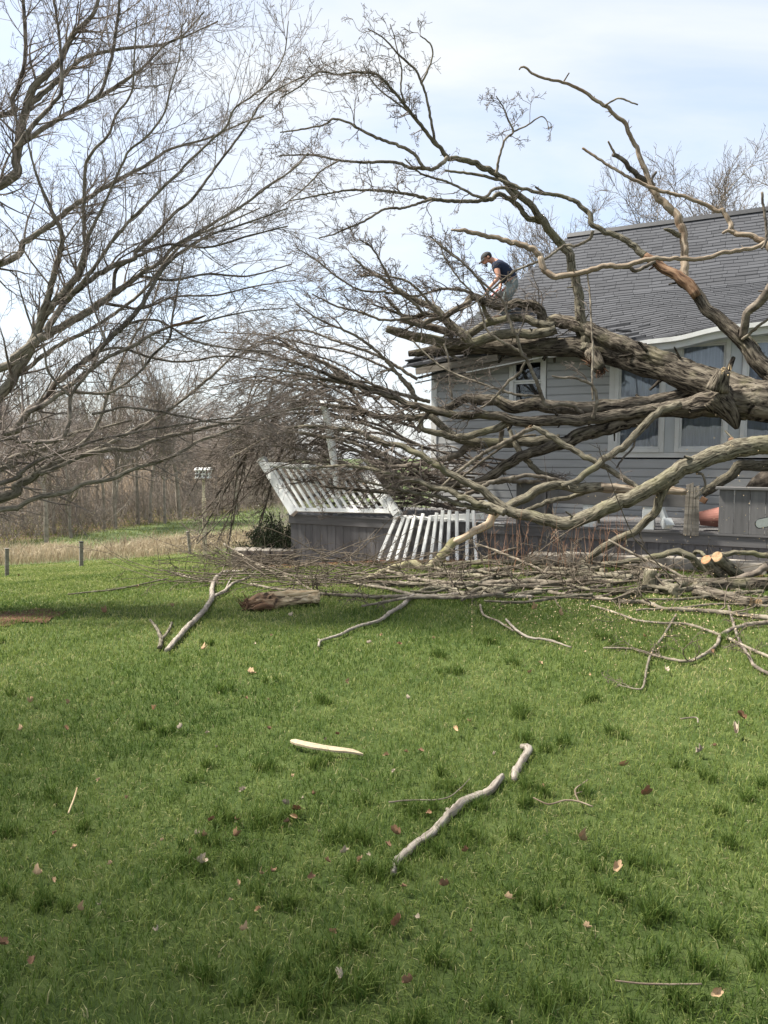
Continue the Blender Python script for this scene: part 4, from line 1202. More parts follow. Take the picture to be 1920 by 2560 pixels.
LEFT = [
 ("-430,1230,30 -150,1120,24 8,980,17 42,929,16 72,874,15 89,836,13.5 105,802,12 127,769,11 177,710,10 203,676,9 219,621,7 212,600,6 212,434,5 227,386 270,337,4 289,289 328,231,3 337,120 342,48,2", 7.5, (7.2, 6.6), 'bark_olive', TWU),
 ("100,800,11 122,735,10 143,655,9 156,613,8 149,632,7 154,583,7 120,506,5 96,453,4 77,386,3 60,300,2", 7.2, 6.8, 'bark_olive', TWU),
 ("200,680,9 193,699,9 212,627,7 222,588,6 255,521,4 284,458 308,405 323,376,3.5 371,337 410,284,3 424,231 448,145,2 455,60,1.5", 7.1, 6.5, 'bark_olive', TWU),
 ("80,860,14 148,819,12 211,786,12 253,756,11 287,731,10 308,718,9 359,680,7 401,655,6 434,617,5.5 492,583,5 554,545,4.5 603,516 675,463,3.5 738,419,2.5 771,381,2", 7.2, 7.6, 'bark_olive', TWL),
 ("285,733,7 287,684,5.5 304,663 350,638,5 420,612,4 520,618,3.5 620,590,3 720,565,2", 7.3, 7.2, 'bark_dark', TWR),
 ("114,828,11 169,748,9 236,693,8 287,663,8 338,646,7 338,632,6 386,588,5.5 434,535,5 482,497 521,444,4 545,410 579,366,3.5 627,299 651,260,3 689,227 762,188,2", 7.1, 7.0, 'bark_dark', TWL),
 ("170,745,7 231,675,6 270,617,5.5 318,559,5 376,501 419,458 463,415,4 521,357,3.5 564,318 588,270,3 636,236 675,198 709,140,2 721,53,1.5", 7.0, 6.7, 'bark_olive', TWU),
 ("-400,760,20 0,661,10 63,603,9 125,564,8 183,516,7.5 231,487,7 289,453,6 362,415,5 419,376,4 482,357,3.5 530,342 603,309,2.5 660,290,2", 7.7, 7.4, 'bark_olive', TWL),
 ("-380,640,22 0,463,15 39,395,13.5 53,309,12.5 87,217,10.5 145,159,9 183,87,8 231,39,6 251,-20,5 270,-90,3", 7.8, 7.6, 'bark_rough', TWU),
 ("45,365,9 121,313,7 193,270,6 251,241,6 309,203,5 357,169,4 415,111,3 473,87 545,53,2", 7.7, 7.2, 'bark_dark', TWU),
 ("72,262,10 95,245,9 140,205,7 203,149,6 260,130,5 338,118,4.5 400,113,4 458,87,3 511,29,2", 7.7, 8.0, 'bark_olive', TWU),
 ("-330,330,14 0,289,8 34,241,7 63,145,6 58,0,5 60,-80,4", 7.9, 7.5, 'bark_dark', TWU),
 ("238,247,6 255,225,5 275,159,5 289,87,5 299,0,4 305,-70,3", 7.4, 7.2, 'bark_dark', TWU),
 ("40,372,8 85,310,7 130,262,6 154,222,5 149,96,4.5 135,0,4 128,-60,3", 7.2, 7.0, 'bark_dark', TWU),
 ("-420,1060,22 0,921,13 34,895,12 84,857,11 130,835,10", 7.4, 7.2, 'bark_olive', None),
 ("20,945,9 63,925,7 110,887,7 156,857,6.5 203,836,6 253,807 312,765,5 363,722 414,655,4.5 470,600,4 560,560,3 650,520,2", 7.6, 8.0, 'bark_olive', TWL),
 ("-440,1200,24 0,1089,12 42,1064,11 76,1026,11 118,992,10 139,959,9 177,929,9 228,891,9 257,862,8.5 312,811,8 350,769,7 380,718,6 405,676 447,634,5 520,590,4 610,560,3 720,520,2", 7.2, 7.0, 'bark_dark', TWL),
 ("70,1030,9 127,1001,8 186,954,7 219,929,7 274,891,6 338,862,6 380,836,5 443,811 498,807,3.5 549,794,3 629,777,2.2 720,770,1.5", 7.0, 7.3, 'bark_dark', TWR),
 ("430,815,4.5 477,803,4.5 511,790,3 516,788,1", 7.05, 7.0, 'orange_wood', None),
 ("-440,1190,14 0,1098,8 42,1102,7 105,1104,7 148,1098,7 169,1068,6.5 175,1022,6 177,988,6 198,959,5 228,921,5 249,874,4.5 262,853,4 249,811,3.5 225,740,3 215,660,2", 6.9, 6.8, 'bark_dark', TWU),
 ("175,990,4.5 139,954,4 118,921,4 110,870,3.5 84,828,3 60,760,2.5 40,680,2", 6.8, 6.5, 'bark_dark', TWU),
 ("-440,1290,22 0,1170,12 25,1149,10 63,1136,9 118,1119,7 180,1085,5 250,1070,4 330,1050,3", 7.6, 8.2, 'bark_olive', TWR),
 ("-440,1400,32 0,1246,17 42,1216,15 84,1191,13 122,1165,11 169,1149,8 219,1136,8 274,1123,8 333,1123,7 380,1102,7 443,1085,6.5 498,1073,6 570,1056,5 633,1043,4 700,1030,3 790,1010,2", 7.3, 8.2, 'bark_olive', TWR),
 ("-450,1330,14 0,1275,9 42,1269,8 84,1246,8 169,1229,8 211,1208,7.5 274,1199,7 338,1170,6.5 401,1153,6 456,1127,6 498,1102,5 561,1081,4.5 612,1060,3.5 690,1030,2.5", 7.0, 8.0, 'bark_olive', TWR),
 ("-440,1330,12 0,1208,8 51,1182,6.5 93,1153,6 148,1132,5 203,1115,5 236,1102,4 295,1089,4 380,1073,3.5 464,1060,3 549,1047,2.5 650,1040,1.8", 7.1, 7.6, 'bark_dark', TWR),
 ("100,1185,8 169,1157,6.5 230,1128,6 295,1098,6 338,1073,6 401,1039,6 443,1009,5 498,967,5 549,921,4 591,878,3 624,836,2", 7.6, 8.6, 'bark_olive', TWL),
 ("150,1150,7 203,1110,6 236,1073,6 262,1013,5.5 278,959,5 312,887,4 338,836,3.5 371,786,3 400,700,2.5", 7.8, 8.6, 'bark_olive', TWL),
 ("130,985,6 186,980,5 253,984,5 295,971,4.5 354,925,4 380,891 422,849,4 430,803,3.5 443,727,3 460,650,2", 7.4, 7.2, 'bark_dark', TWU),
 ("230,1035,5 274,1026,4 304,1018 350,1022,3.5 405,1030,4 485,1047,3.5 549,1056,3 640,1062,2", 7.3, 7.9, 'bark_thin', TWR),
 ("240,880,5 300,870,4.5 380,895,4 460,905,3.5 560,890,3 660,905,2", 7.6, 8.2, 'bark_dark', TWR),
 ("255,756,6 300,765,5 360,770,4 440,742,3.5 540,738,3 640,715,2.5 740,700,1.6", 7.6, 8.0, 'bark_dark', TWR),
 ("350,690,4.5 430,700,4 520,685,3.5 620,690,3 730,660,2", 7.4, 7.8, 'bark_dark', TWR),
 ("300,815,5 390,800,4 480,850,3.5 570,870,3 690,880,2", 7.6, 8.2, 'bark_dark', TWR),
]
for sp, y0, y1, m, tw in LEFT:
    limb(ltree, sp, y0, y1, {'bark_olive': 'bark_left', 'bark_dark': 'bark_left_dark', 'bark_thin': 'bark_left_dark', 'bark_rough': 'bark_left'}.get(m, m), tw, knob=.12, ridge=0.045, twm='twig_left', thin=.76)

# ------------------------------------------------------------------ the fallen tree
ft_base = pix(2420, 1330, 9.0); ft_base[2] = float(ground_z(ft_base[0], ft_base[1]))
ftree = thing('fallen_tree', 'huge fallen tree lying over the deck with its limbs crushing the house eave', 'tree', tuple(ft_base))
FT = lambda **k: dict(dict(dens=4.0, lens=(0.25, 0.8), f0=0.35, trop=(-0.25, 0, 0.1), n2=4, n3=3, wig=0.24, spur=2, rk=0.00034), **k)
TW_SKY = FT(dens=3.6, lens=(0.25, 0.7), f0=0.3, trop=(-0.15, 0, 0.15), wig=0.30, n2=4, n3=3, flat=0.8)
TW_FEW = FT(dens=1.2, n2=3, n3=2)
TW_LEFT = FT(dens=5.5, lens=(0.3, 1.0), f0=0.3, trop=(-0.8, 0, -0.1), n2=4, n3=3, wig=0.2)
FALL = [
 # trunk and the great limb lying on the eave
 ("2430,1200,80,9.3 2150,1030,66,9.9 1920,1002,47,10.4 1800,970,43,10.9 1720,938,37,11.3 1640,915,34,11.8 1545,885,32,12.5 1470,870,28,12.9 1420,866,24,13.1 1300,869,21,13.55 1200,868,17,13.9 1100,875,13,14.1 1022,884,7,14.3", 9.4, (10.4, 12.6, 13.5, 14.1), 'bark_rough', None, 'trunk'),
 ("1790,960,18,11.0 1720,925,22,11.3 1640,893,22,11.65 1571,868,20,12.1 1510,843,18,12.5 1465,820,16,12.8 1420,807,16,13.05 1392,801,15,13.2 1362,804,13,13.3 1346,771,11 1295,756,10.5 1271,765,10 1241,765,10 1211,756,9.5 1181,744,9.5 1163,762,8 1135,780,7.5 1105,792,6.5 1060,786,5.5 1030,794,4.5 980,778,3 930,760,2,13.2", 11.8, (12.7, 13.5, 13.4), 'bark_rough', TW_LEFT, 'limb'),
 ("1385,815,10 1361,813,10 1316,797,9.5 1271,798,9.5 1229,804,9 1196,822,9 1181,831,9.5 1170,836,10", 13.0, 13.7, 'bark_olive', None, 'limb'),
 ("1390,822,13 1377,828,13 1331,837,12 1286,834,12 1241,838,12 1211,846,12 1181,855,12 1160,837,11 1120,807,11 1090,774,9 1060,759,8 1015,741,7 1000,729,6.5 960,700,4 915,672,3 880,640,2", 13.0, (13.6, 13.9), 'bark_olive', TW_LEFT, 'limb'),
 ("966,822,8.5 1000,832,11 1040,843,12 1060,846,12 1120,857,13 1180,862,14", 13.6, 13.9, 'bark_olive', None, 'limb'),
 ("1000,800,7 1030,804,8 1060,813,9 1105,825,9.5 1135,838,9", 13.9, 13.8, 'bark_dark', None, 'limb'),
 ("1230,806,6 1218,790,6 1210,770,5 1200,755,4", 13.5, 13.4, 'bark_olive', None, 'limb'),
 ("1105,792,5 1075,800,6 1050,812,6 1015,800,5 990,770,4 960,740,3", 13.2, 13.0, 'bark_thin', TW_LEFT, 'limb'),
 # broken stub under the trunk
 ("1480,880,18 1495,915,17 1503,925,14", 12.6, 12.3, 'bark_rough', None, 'limb'),
 # upright limb and its crown against the sky
 ("1468,875,18 1468,847,15 1453,801,12.5 1447,741,11 1438,696,11 1426,651,10 1422,627,10 1401,611,9.5 1377,584,9 1359,554,9 1324,510,7.5 1282,472,7 1240,435,7 1189,409,6.5 1147,397,6 1118,394,5.5 1097,367,4.8 1071,337,4.2 1037,295,4 1012,262,3.5 991,236 962,202,3 936,183 890,181,2.5 848,186 793,181,2 751,215 700,245,1.5", 12.8, (12.9, 12.3, 11.6, 11.2), 'bark_olive', FT(f0=0.62, dens=5.5, lens=(0.2, 0.55), wig=0.3, trop=(-.1, 0, 0.1)), 'limb'),
 ("1097,367,3.8 1086,346,3.5 1075,287,3.2 1063,232,3 1054,207,3 1037,173,2.6 999,139,2.5 974,110,2 953,91 919,72,1.3", 11.7, 11.2, 'bark_thin', TW_SKY, 'limb'),
 ("1054,207,2.6 1071,173,2.2 1082,135,2 1075,110,1.8 1050,89,1.4", 11.3, 11.0, 'bark_thin', TW_SKY, 'limb'),
 ("1012,257,2.5 1002,224,2.2 1004,177,2 997,143,1.6 985,90,1.3 975,60,1", 11.5, 11.3, 'bark_thin', TW_SKY, 'limb'),
 ("1020,278,2.2 987,253,2 953,228 924,194,1.5 920,170,1.2", 11.6, 11.2, 'bark_thin', TW_SKY, 'limb'),
 ("1118,394,5 1097,415,4.5 1080,422,4.3 1058,418,4.2 1037,388,4 1004,367,3.8 970,354 936,342,3.5 902,325,3 869,306,2.8 835,297,2.6 810,312,2.3 742,325,2 700,331,1.5", 11.8, 11.0, 'bark_thin', TW_SKY, 'limb'),
 ("1075,421,4.2 1029,420,4 995,407 953,405,3.6 902,405,3.2 848,401,2.8 784,388,2.4 700,388,1.6", 11.8, 11.2, 'bark_thin', TW_SKY, 'limb'),
 ("848,401,2.3 805,426,2 763,468,1.8 700,519,1.3", 11.3, 10.9, 'bark_thin', TW_SKY, 'limb'),
 ("1359,554,8 1344,551,7.3 1320,544,6.8 1291,510,6.3 1248,485,5.8 1227,498,5.2 1185,502,4.8 1122,502,4.4 1080,498,4.1 1029,487,3.8 974,479,3.2 911,475,2.8 860,477,2.4 793,489,2 725,502,1.5", 12.9, (12.2, 11.4), 'bark_olive', FT(f0=0.4, dens=3.6, wig=0.28, trop=(-.15, 0, 0.05)), 'limb'),
 ("1080,498,3.4 1012,519,3 962,523,2.9 911,553,2.7 869,570,2.4 839,584,2.1 797,595,1.5", 12.0, 11.5, 'bark_thin', TW_SKY, 'limb'),
 ("1290,500,5 1265,472,4.2 1236,472,3.8 1210,494,3.5 1164,477,3 1122,456 1071,441,2.5 1046,430,2.2 1012,397,1.6", 12.4, 11.7, 'bark_thin', TW_SKY, 'limb'),
 ("1240,435,4 1248,395,3 1262,350,2.8 1283,330,2.4 1270,300,2.2 1258,268,1.8 1240,240,1.3", 12.2, 12.0, 'bark_thin', FT(f0=0.3, dens=8, lens=(.2, .55), wig=.3), 'limb'),
 ("1283,330,2.2 1320,312,1.9 1350,292,1.6 1366,300,1.2 1372,325,1", 12.1, 12.0, 'bark_thin', TW_SKY, 'limb'),
 # dead crooked limb crossing the roof and rising at the right
 ("2010,1010,24 1920,925,21 1872,868,19 1842,838,17 1797,801,15 1761,765,13.5 1730,726,13 1709,705,14 1699,690,13", 10.3, 11.4, 'bark_rough', None, 'limb'),
 ("1742,742,11 1722,712,14 1697,690,13 1688,686,12 1646,661,10.5 1612,640,9", 11.15, 11.6, 'orange_wood', None, 'limb'),
 ("1612,640,9 1583,615,7.5 1553,594,7 1507,577,6.3 1477,560,6.2 1473,535,6 1444,509,5.3 1410,492,4.7 1363,484,4.3 1304,471,4 1270,456,4 1206,439,3.6 1143,430,3 1113,426,2.6", 11.6, 12.6, 'bark_olive', TW_FEW, 'limb'),
 ("1363,484,2.8 1338,467,2.2", 12.3, 12.2, 'bark_dark', None, 'limb'),
 ("1482,577,4 1473,598,3.8 1439,615,3.5 1414,613,3.2 1368,644,3 1317,665,2.8 1283,680,2.7 1240,715,2.5 1190,755,2.3 1150,775,2", 11.9, 12.6, 'bark_thin', FT(dens=2.5, f0=.4), 'limb'),
 ("1706,700,11 1712,687,10.5 1715,651,9.5 1712,621,9 1709,590,9 1697,554,9 1679,527,9 1655,500,8.5 1646,497,8 1629,467,7.3 1617,438,6.3 1604,404,5.8 1591,370,5.2 1574,336,5 1562,303,5 1541,290,4.6 1515,265,4.2 1490,252,4 1456,227,3.6 1406,205,3.2 1347,191,2.9 1309,167,2.4 1298,174,1.6", 11.4, (12.0, 11.8), 'dead_wood', None, 'limb'),
 ("1622,455,6.5 1583,429,6 1557,400,5.3 1540,389,5 1532,387,4.6", 11.9, 11.7, 'bark_dark', None, 'limb'),
 ("1538,386,3 1520,353,2", 11.7, 11.6, 'dead_wood', None, 'limb'),
 ("1511,265,2.4 1528,254,2.3 1551,246,2.2 1595,262,1.8", 11.9, 11.8, 'bark_thin', None, 'limb'),
 ("1410,203,2 1423,182,1.6", 11.9, 11.8, 'bark_thin', None, 'limb'),
 ("1703,590,6 1690,585,6 1675,576,5 1660,573,2.5", 11.6, 11.5, 'bark_olive', None, 'limb'),
 ("1456,370,2.6 1507,404,3 1570,442,3.6 1625,467,4 1663,480,4.2 1726,497,4.3 1768,513,4.5 1798,530,4.8 1806,526,5 1823,556,5.5 1832,581,6 1874,589,6.3 1908,606,7.5 1935,635,9 1990,720,12 2050,900,16", 11.9, (11.3, 10.4), 'dead_wood', None, 'limb'),
 ("1834,582,4.5 1820,577,4 1806,583,3", 11.2, 11.2, 'dead_wood', None, 'limb'),
 ("1640,430,3.5 1630,450,3 1638,465,3", 11.8, 11.8, 'bark_dark', None, 'limb'),
 ("1912,606,6 1887,619,5 1811,632,5 1747,648,5.2 1684,646,5.4 1621,648,5.6 1566,665,6 1515,665,6.5 1473,676,6.8 1431,686,7 1389,691,7.4 1363,678,7.5 1351,644,7.6 1334,623,7.2 1283,606,6.5 1220,591,5.6 1166,577,5 1127,575,2", 11.0, (11.1, 11.7, 12.1), 'dead_wood', None, 'limb'),
 ("1515,667,4 1566,668,4.5 1587,676,4.8 1617,665,4.6 1638,653,4.5", 11.5, 11.45, 'bark_dark', None, 'limb'),
 ("1960,690,14 1920,729,12 1890,765,10.5 1866,783,9.5 1863,813,9.5 1858,845,9.5", 10.2, 10.75, 'bark_dark', None, 'limb'),
 ("1905,480,3 1912,540,3.2 1916,600,3.4 1904,622,2.6", 10.9, 10.9, 'bark_dark', None, 'limb'),
 ("1855,850,4 1890,820,3.5 1925,795,3", 10.7, 10.4, 'bark_thin', None, 'limb'),
 # the limbs below the trunk
 ("1900,1000,34,10.6 1820,985,30,10.9 1751,981,23,11.3 1721,985,20 1661,999,17 1571,1011,17 1480,1017,16 1420,1020,15.5 1377,1017,16 1331,1011,15.5 1280,1017,15.5 1241,1002,13.5 1196,999,14 1169,993,11.5 1136,1011,10.5 1090,1030,9.5 1060,1042,8.5 1000,1045,7.5 940,1040,6.5 880,1020,5 800,1010,4 700,1000,3,13.2", 10.9, (11.9, 12.6, 13.2), 'bark_rough', FT(dens=6, f0=.65, trop=(-.8, 0, -.1)), 'limb'),
 ("2010,1020,40,10.2 1920,1008,45,10.35 1860,1003,44,10.5 1812,1001,39,10.65 1770,1007,32,10.75 1721,1015,25,10.9 1646,1027,17.5,11.1 1601,1030,15.5 1510,1042,14.3 1420,1049,13.5 1362,1054,13.5 1301,1054,12.5 1259,1042,11.5 1217,1036,10.5 1166,1039,10 1121,1033,9.5 1075,1024,9 1030,1011,8.5 1000,1000,7.3 937,977,6.4 861,953,5.3 790,925,4.2 700,895,3.2 600,870,2.3,12.0", 10.5, (11.2, 11.9, 12.0), 'bark_rough', FT(dens=5.5, f0=.5, lens=(.3, 1.0), trop=(-.7, 0, 0.0)), 'limb'),
 ("1310,1055,11 1286,1052,10.5 1247,1069,9.5 1196,1084,8.5 1145,1093,8.5 1099,1084,8 1066,1075,6.5 1054,1068,6.2 1052,1054,6.2 1056,1046,5.5", 11.4, 12.0, 'bark_olive', None, 'limb'),
 ("1700,1012,10 1649,1030,9.5 1616,1060,9.3 1577,1099,9.3 1538,1132,9 1495,1162,8.8 1450,1195,8.2 1432,1204,7.5 1405,1216,7", 10.7, 10.4, 'bark_olive', None, 'limb'),
 ("1620,1035,16 1571,1056,17 1510,1071,17 1450,1090,17 1420,1102,16.5 1392,1110,15 1347,1126,13.5 1301,1144,13 1256,1168,12.5 1229,1189,12 1196,1204,10.5 1120,1215,8 1000,1230,6 900,1225,4.5 800,1215,3", 11.2, (11.5, 12.3), 'bark_rough', FT(dens=5, f0=.6), 'limb'),
 ("1400,1098,13 1377,1100,12.5 1331,1105,12.5 1271,1106,12.3 1211,1106,12 1166,1105,10.5 1136,1090,9.5 1105,1066,9 1085,1048,8.5 1072,1039,7.5", 11.7, 12.3, 'bark_olive', None, 'limb'),
 ("1240,1108,11 1193,1113,11 1151,1132,9.5 1105,1150,7.5 1060,1159,6 1000,1165,5 920,1170,4 840,1185,3", 12.0, 12.8, 'bark_dark', FT(dens=5, f0=.4, trop=(-.8, 0, -.15)), 'limb'),
 ("1255,1075,7 1253,1092,6 1253,1103,5.5", 11.7, 11.75, 'bark_dark', None, 'limb'),
 ("1270,1065,4 1285,1105,6 1295,1130,7.5 1325,1160,7.5 1352,1182,7.5 1385,1195,6.5 1400,1205,6", 11.9, 11.3, 'bark_olive', None, 'limb'),
 ("1335,1070,5.5 1286,1093,5.4 1241,1117,5.2 1196,1141,4.8 1157,1171,4.3 1121,1201,3.6 1080,1240,2.5", 11.1, 11.4, 'bark_thin', TW_FEW, 'limb'),
 ("1340,1088,3.5 1300,1092,3.3 1255,1118,3.3 1210,1150,3.2 1165,1185,3 1120,1230,2.4", 11.2, 11.5, 'bark_thin', TW_FEW, 'limb'),
 ("1332,1067,5 1362,1081,7 1407,1108,7.2 1452,1135,7.2 1500,1159,7.2 1550,1192,7.2 1589,1216,6.5 1620,1240,6", 11.0, 10.3, 'bark_olive', None, 'limb'),
 ("1150,1245,5 1220,1210,5.2 1260,1198,5.2 1320,1189,5 1370,1195,4.6 1410,1205,4", 11.2, 11.0, 'bark_thin', None, 'limb'),
 ("1150,1215,4 1240,1205,4.6 1330,1203,4.8 1400,1204,4.4", 11.5, 11.3, 'bark_thin', None, 'limb'),
 # the low limb sweeping out over the skirting
 ("2150,1090,28 1980,1105,25 1920,1111,23.5 1857,1117,23.5 1797,1135,22 1721,1165,19.5 1661,1201,19 1601,1235,18.5 1541,1259,18.5 1480,1286,17.5 1437,1302,16.5 1377,1304,15.5 1331,1291,13.5 1286,1283,12.5 1262,1274,11.5 1235,1250,10.5 1196,1219,9.5 1136,1189,8.5 1090,1162,8 1045,1135,7.5 1000,1114,6.5 967,1107,6 922,1092,5.5 892,1077,5 816,1068,4 771,1064,3.5 729,1070,3 660,1085,2", 9.5, (9.7, 9.9, 10.6, 11.4), 'bark_olive', FT(dens=5.5, f0=.62, trop=(-.7, 0, -.05)), 'limb'),
 ("1262,1282,10 1241,1271,9.2 1196,1259,8.5 1151,1241,8.2 1121,1225,7.5 1090,1219,6.5 1045,1204,6 1000,1192,5.3 920,1170,4.5 850,1165,3.8 780,1170,3", 10.0, 11.5, 'bark_olive', FT(dens=5.5, f0=.35, trop=(-.7, 0, 0)), 'limb'),
 ("1240,1283,7 1226,1280,6.2 1181,1268,6 1136,1256,5.7 1090,1240,5 1030,1232,4.2 960,1215,3.4 890,1200,2.6", 10.1, 11.3, 'bark_olive', FT(dens=5.5, f0=.35, trop=(-.7, 0, 0)), 'limb'),
 ("1690,1195,13 1667,1213,12.3 1652,1238,11.3 1643,1271,10.5 1625,1295,10.2 1586,1328,9.8 1541,1352,9.4 1495,1379,9 1465,1403,8.5 1450,1415,8", 9.75, 10.3, 'bark_olive', None, 'limb'),
 ("1741,1183,4 1757,1187,3 1763,1210,2.8 1755,1230,2.5 1737,1247,2", 9.7, 9.7, 'bark_thin', None, 'limb'),
 ("2050,1165,18 1920,1165,14 1866,1162,13.5 1850,1165,13.5 1827,1189,12.5 1782,1219,12.2 1755,1235,11", 10.6, 11.2, 'bark_olive', None, 'limb'),
 ("2250,1120,60 2050,1170,55 1950,1205,50 1900,1228,36 1872,1245,24", 10.9, 11.6, 'bark_dark', None, 'limb'),
 ("1790,990,40 1815,1020,31 1832,1048,19 1840,1066,9 1842,1073,4", 10.55, 10.45, 'bark_rough', None, 'limb'),
 ("1790,975,26 1802,945,20 1808,926,15", 10.4, 10.3, 'bark_rough', None, 'limb'),
 ("1842,1118,12 1830,1105,9 1826,1096,5", 9.75, 9.7, 'orange_wood', None, 'limb'),
 ("1587,1098,2.6 1583,1118,2.6 1558,1145,2.4 1541,1170,2", 10.6, 10.5, 'bark_dark', TW_FEW, 'limb'),
 # slender upright shoots in front of the siding
 ("1482,1045,5 1487,1025,4.5 1492,1000,4 1488,975,3.8 1475,960,3.5 1450,948,3.2 1425,943,3 1405,945,2.6 1380,940,2", 10.9, 10.9, 'bark_thin', TW_FEW, 'limb'),
 ("1457,1034,5 1430,1015,5 1400,1010,5 1375,1015,5 1362,1010,5 1350,975,4.6 1335,940,4.4 1320,905,4.2 1303,880,4 1295,850,4 1285,830,3.8 1270,790,3.5 1255,750,3 1200,700,2.8 1160,660,2.6 1110,622,2.4 1085,600,2", 11.4, (11.2, 11.6), 'bark_thin', FT(dens=4.5, f0=.35, lens=(.25, .7), wig=.28), 'limb'),
 ("1315,890,3.6 1285,870,3.2 1240,845,3 1215,820,2.8 1200,770,2.6 1185,735,2.4 1150,700,2.2 1110,640,2 1100,600,1.6", 11.3, 11.8, 'bark_thin', FT(dens=5, f0=.2, lens=(.25, .7), wig=.28), 'limb'),
 ("1350,990,3.2 1300,988,3 1260,978,3 1200,958,2.8 1150,940,2.6 1105,918,2.4 1070,890,2.2 1030,850,2", 11.5, 12.0, 'bark_thin', FT(dens=4.5, f0=.2, wig=.26), 'limb'),
 ("1313,905,3 1295,935,3.4 1270,955,3.4 1245,985,3 1215,1012,2.6 1200,1020,2", 11.3, 11.5, 'bark_thin', TW_FEW, 'limb'),
 ("1482,1000,2.5 1480,940,2.6 1482,880,2.5 1478,800,2.4 1475,740,2.2 1468,680,2", 10.9, 11.5, 'bark_thin', TW_FEW, 'limb'),
 ("1130,1000,3 1124,950,3 1122,900,2.8 1110,860,2.6", 12.4, 12.6, 'bark_thin', FT(dens=4, f0=.2), 'limb'),
 ("1040,1005,4 1030,970,3.8 1010,950,3.6 1000,940,3.4 980,925,3 950,930,2.6", 12.2, 12.4, 'bark_olive', TW_LEFT, 'limb'),
 # twiggy tops left of the man
 ("1163,760,4.5 1180,745,4.2 1170,730,4 1120,722,3.6 1080,728,3 1040,740,2.6 990,730,2.2 940,705,1.6", 13.1, 12.6, 'bark_thin', FT(dens=8, f0=.1, lens=(.25, .7), wig=.26, trop=(-.2, 0, .2)), 'limb'),
 ("1225,745,3 1190,690,2.8 1150,650,2.6 1110,620,2.4 1075,590,1.8", 12.5, 12.2, 'bark_thin', FT(dens=9, f0=.1, lens=(.25, .65), wig=.28, trop=(-.1, 0, .3)), 'limb'),
 ("1105,790,4 1075,760,3.6 1040,720,3.2 1010,700,2.8 960,690,2.4 900,690,1.8", 13.0, 12.5, 'bark_thin', FT(dens=8, f0=.1, lens=(.25, .7), wig=.26, trop=(-.3, 0, .2)), 'limb'),
 ("1060,786,4 1020,745,3.5 985,720,3 960,670,2.6 930,620,2.2 900,600,1.6", 12.9, 12.3, 'bark_thin', FT(dens=8, f0=.1, lens=(.25, .7), wig=.26, trop=(-.2, 0, .3)), 'limb'),
 ("1030,795,3.6 960,800,3.2 900,780,3 840,765,2.4 780,735,1.8", 12.9, 12.2, 'bark_thin', FT(dens=7, f0=.15, lens=(.3, .8), wig=.24, trop=(-.6, 0, .1)), 'limb'),
 ("1000,735,3 960,730,2.8 900,725,2.5 840,690,2.2 790,650,1.8 740,620,1.4", 12.9, 12.0, 'bark_thin', FT(dens=7, f0=.15, lens=(.25, .7), wig=.24, trop=(-.5, 0, .1)), 'limb'),
 ("1045,1000,5 1010,955,4.5 965,900,4 914,856,3.6 860,825,3 799,799,2.4 740,760,1.8", 12.2, 11.6, 'bark_thin', TW_LEFT, 'limb'),
 ("1075,1004,5 1000,985,4.6 930,968,4.2 856,956,3.6 760,935,3 648,920,2.2", 12.2, 11.6, 'bark_thin', TW_LEFT, 'limb'),
]
for i_, (sp, y0, y1, m, tw, nm) in enumerate(FALL):
    limb(ftree, sp, y0, y1, m, tw, nm)
# splintered wood where limbs were torn off
def splinters(u, v, Y, n, ln, m, d0, parent):
    B = Batch()
    base = pix(u, v, Y) + rng.normal(0, rad(6, Y), (n, 3))
    d = np.asarray(d0) + rng.normal(0, .55, (n, 3))
    P = grow(base, d, rng.uniform(ln * .4, ln, n), 3, .15, (0, 0, 0))
    B.add(P, rng.uniform(.006, .016, n), np.full(n, .002), 4)
    o = B.make('splinters', M[m], parent); o['kind'] = 'stuff'
splinters(1503, 928, 12.3, 18, .17, 'orange_wood', (-.1, -.3, -.5), ftree)
splinters(1475, 905, 12.4, 18, .22, 'orange_wood', (-.6, -.2, .5), ftree)
splinters(1808, 928, 10.25, 16, .08, 'pale_wood', (0, -.4, .6), ftree)
splinters(1320, 1070, 11.1, 8, .1, 'cut_wood', (.2, -.2, .4), ftree)

# long whips of the crown, fanning out left over the deck end
srng = np.random.default_rng(77)
for i in range(32):
    y0 = 930 + 330 * (i + srng.uniform(0, 1)) / 32
    x0 = srng.uniform(900, 1090)
    f = (y0 - 930) / 330
    x1 = srng.uniform(470, 760) + 60 * f
    y1 = 840 + 330 * f + srng.uniform(-70, 70)
    mx, my = (x0 + x1) / 2, (y0 + y1) / 2 - srng.uniform(5, 55)
    r = srng.uniform(2.4, 4.6); Y = srng.uniform(13.0, 14.2) if y0 > 1010 else srng.uniform(11.8, 13.6)
    dr = srng.uniform(0, 70)
    sp = f"{x0:.0f},{y0:.0f},{r:.1f} {(x0+mx)/2:.0f},{(y0+my)/2-12:.0f} {mx:.0f},{my:.0f},{r*.75:.1f} {(x1+mx)/2:.0f},{(y1+my)/2-6:.0f} {x1:.0f},{y1+dr:.0f},1.4"
    limb(ftree, sp, Y, Y + srng.uniform(-.2, 1.0), ['bark_dark', 'bark_thin', 'bark_dark'][i % 3], FT(dens=4.0, lens=(.4, 1.2), f0=.2, trop=(-.8, 0, -.12), n2=3, n3=2, wig=.14, spur=1, rk=.0003), 'limb', twm='twig_brown' if i % 2 else 'twig_grey')
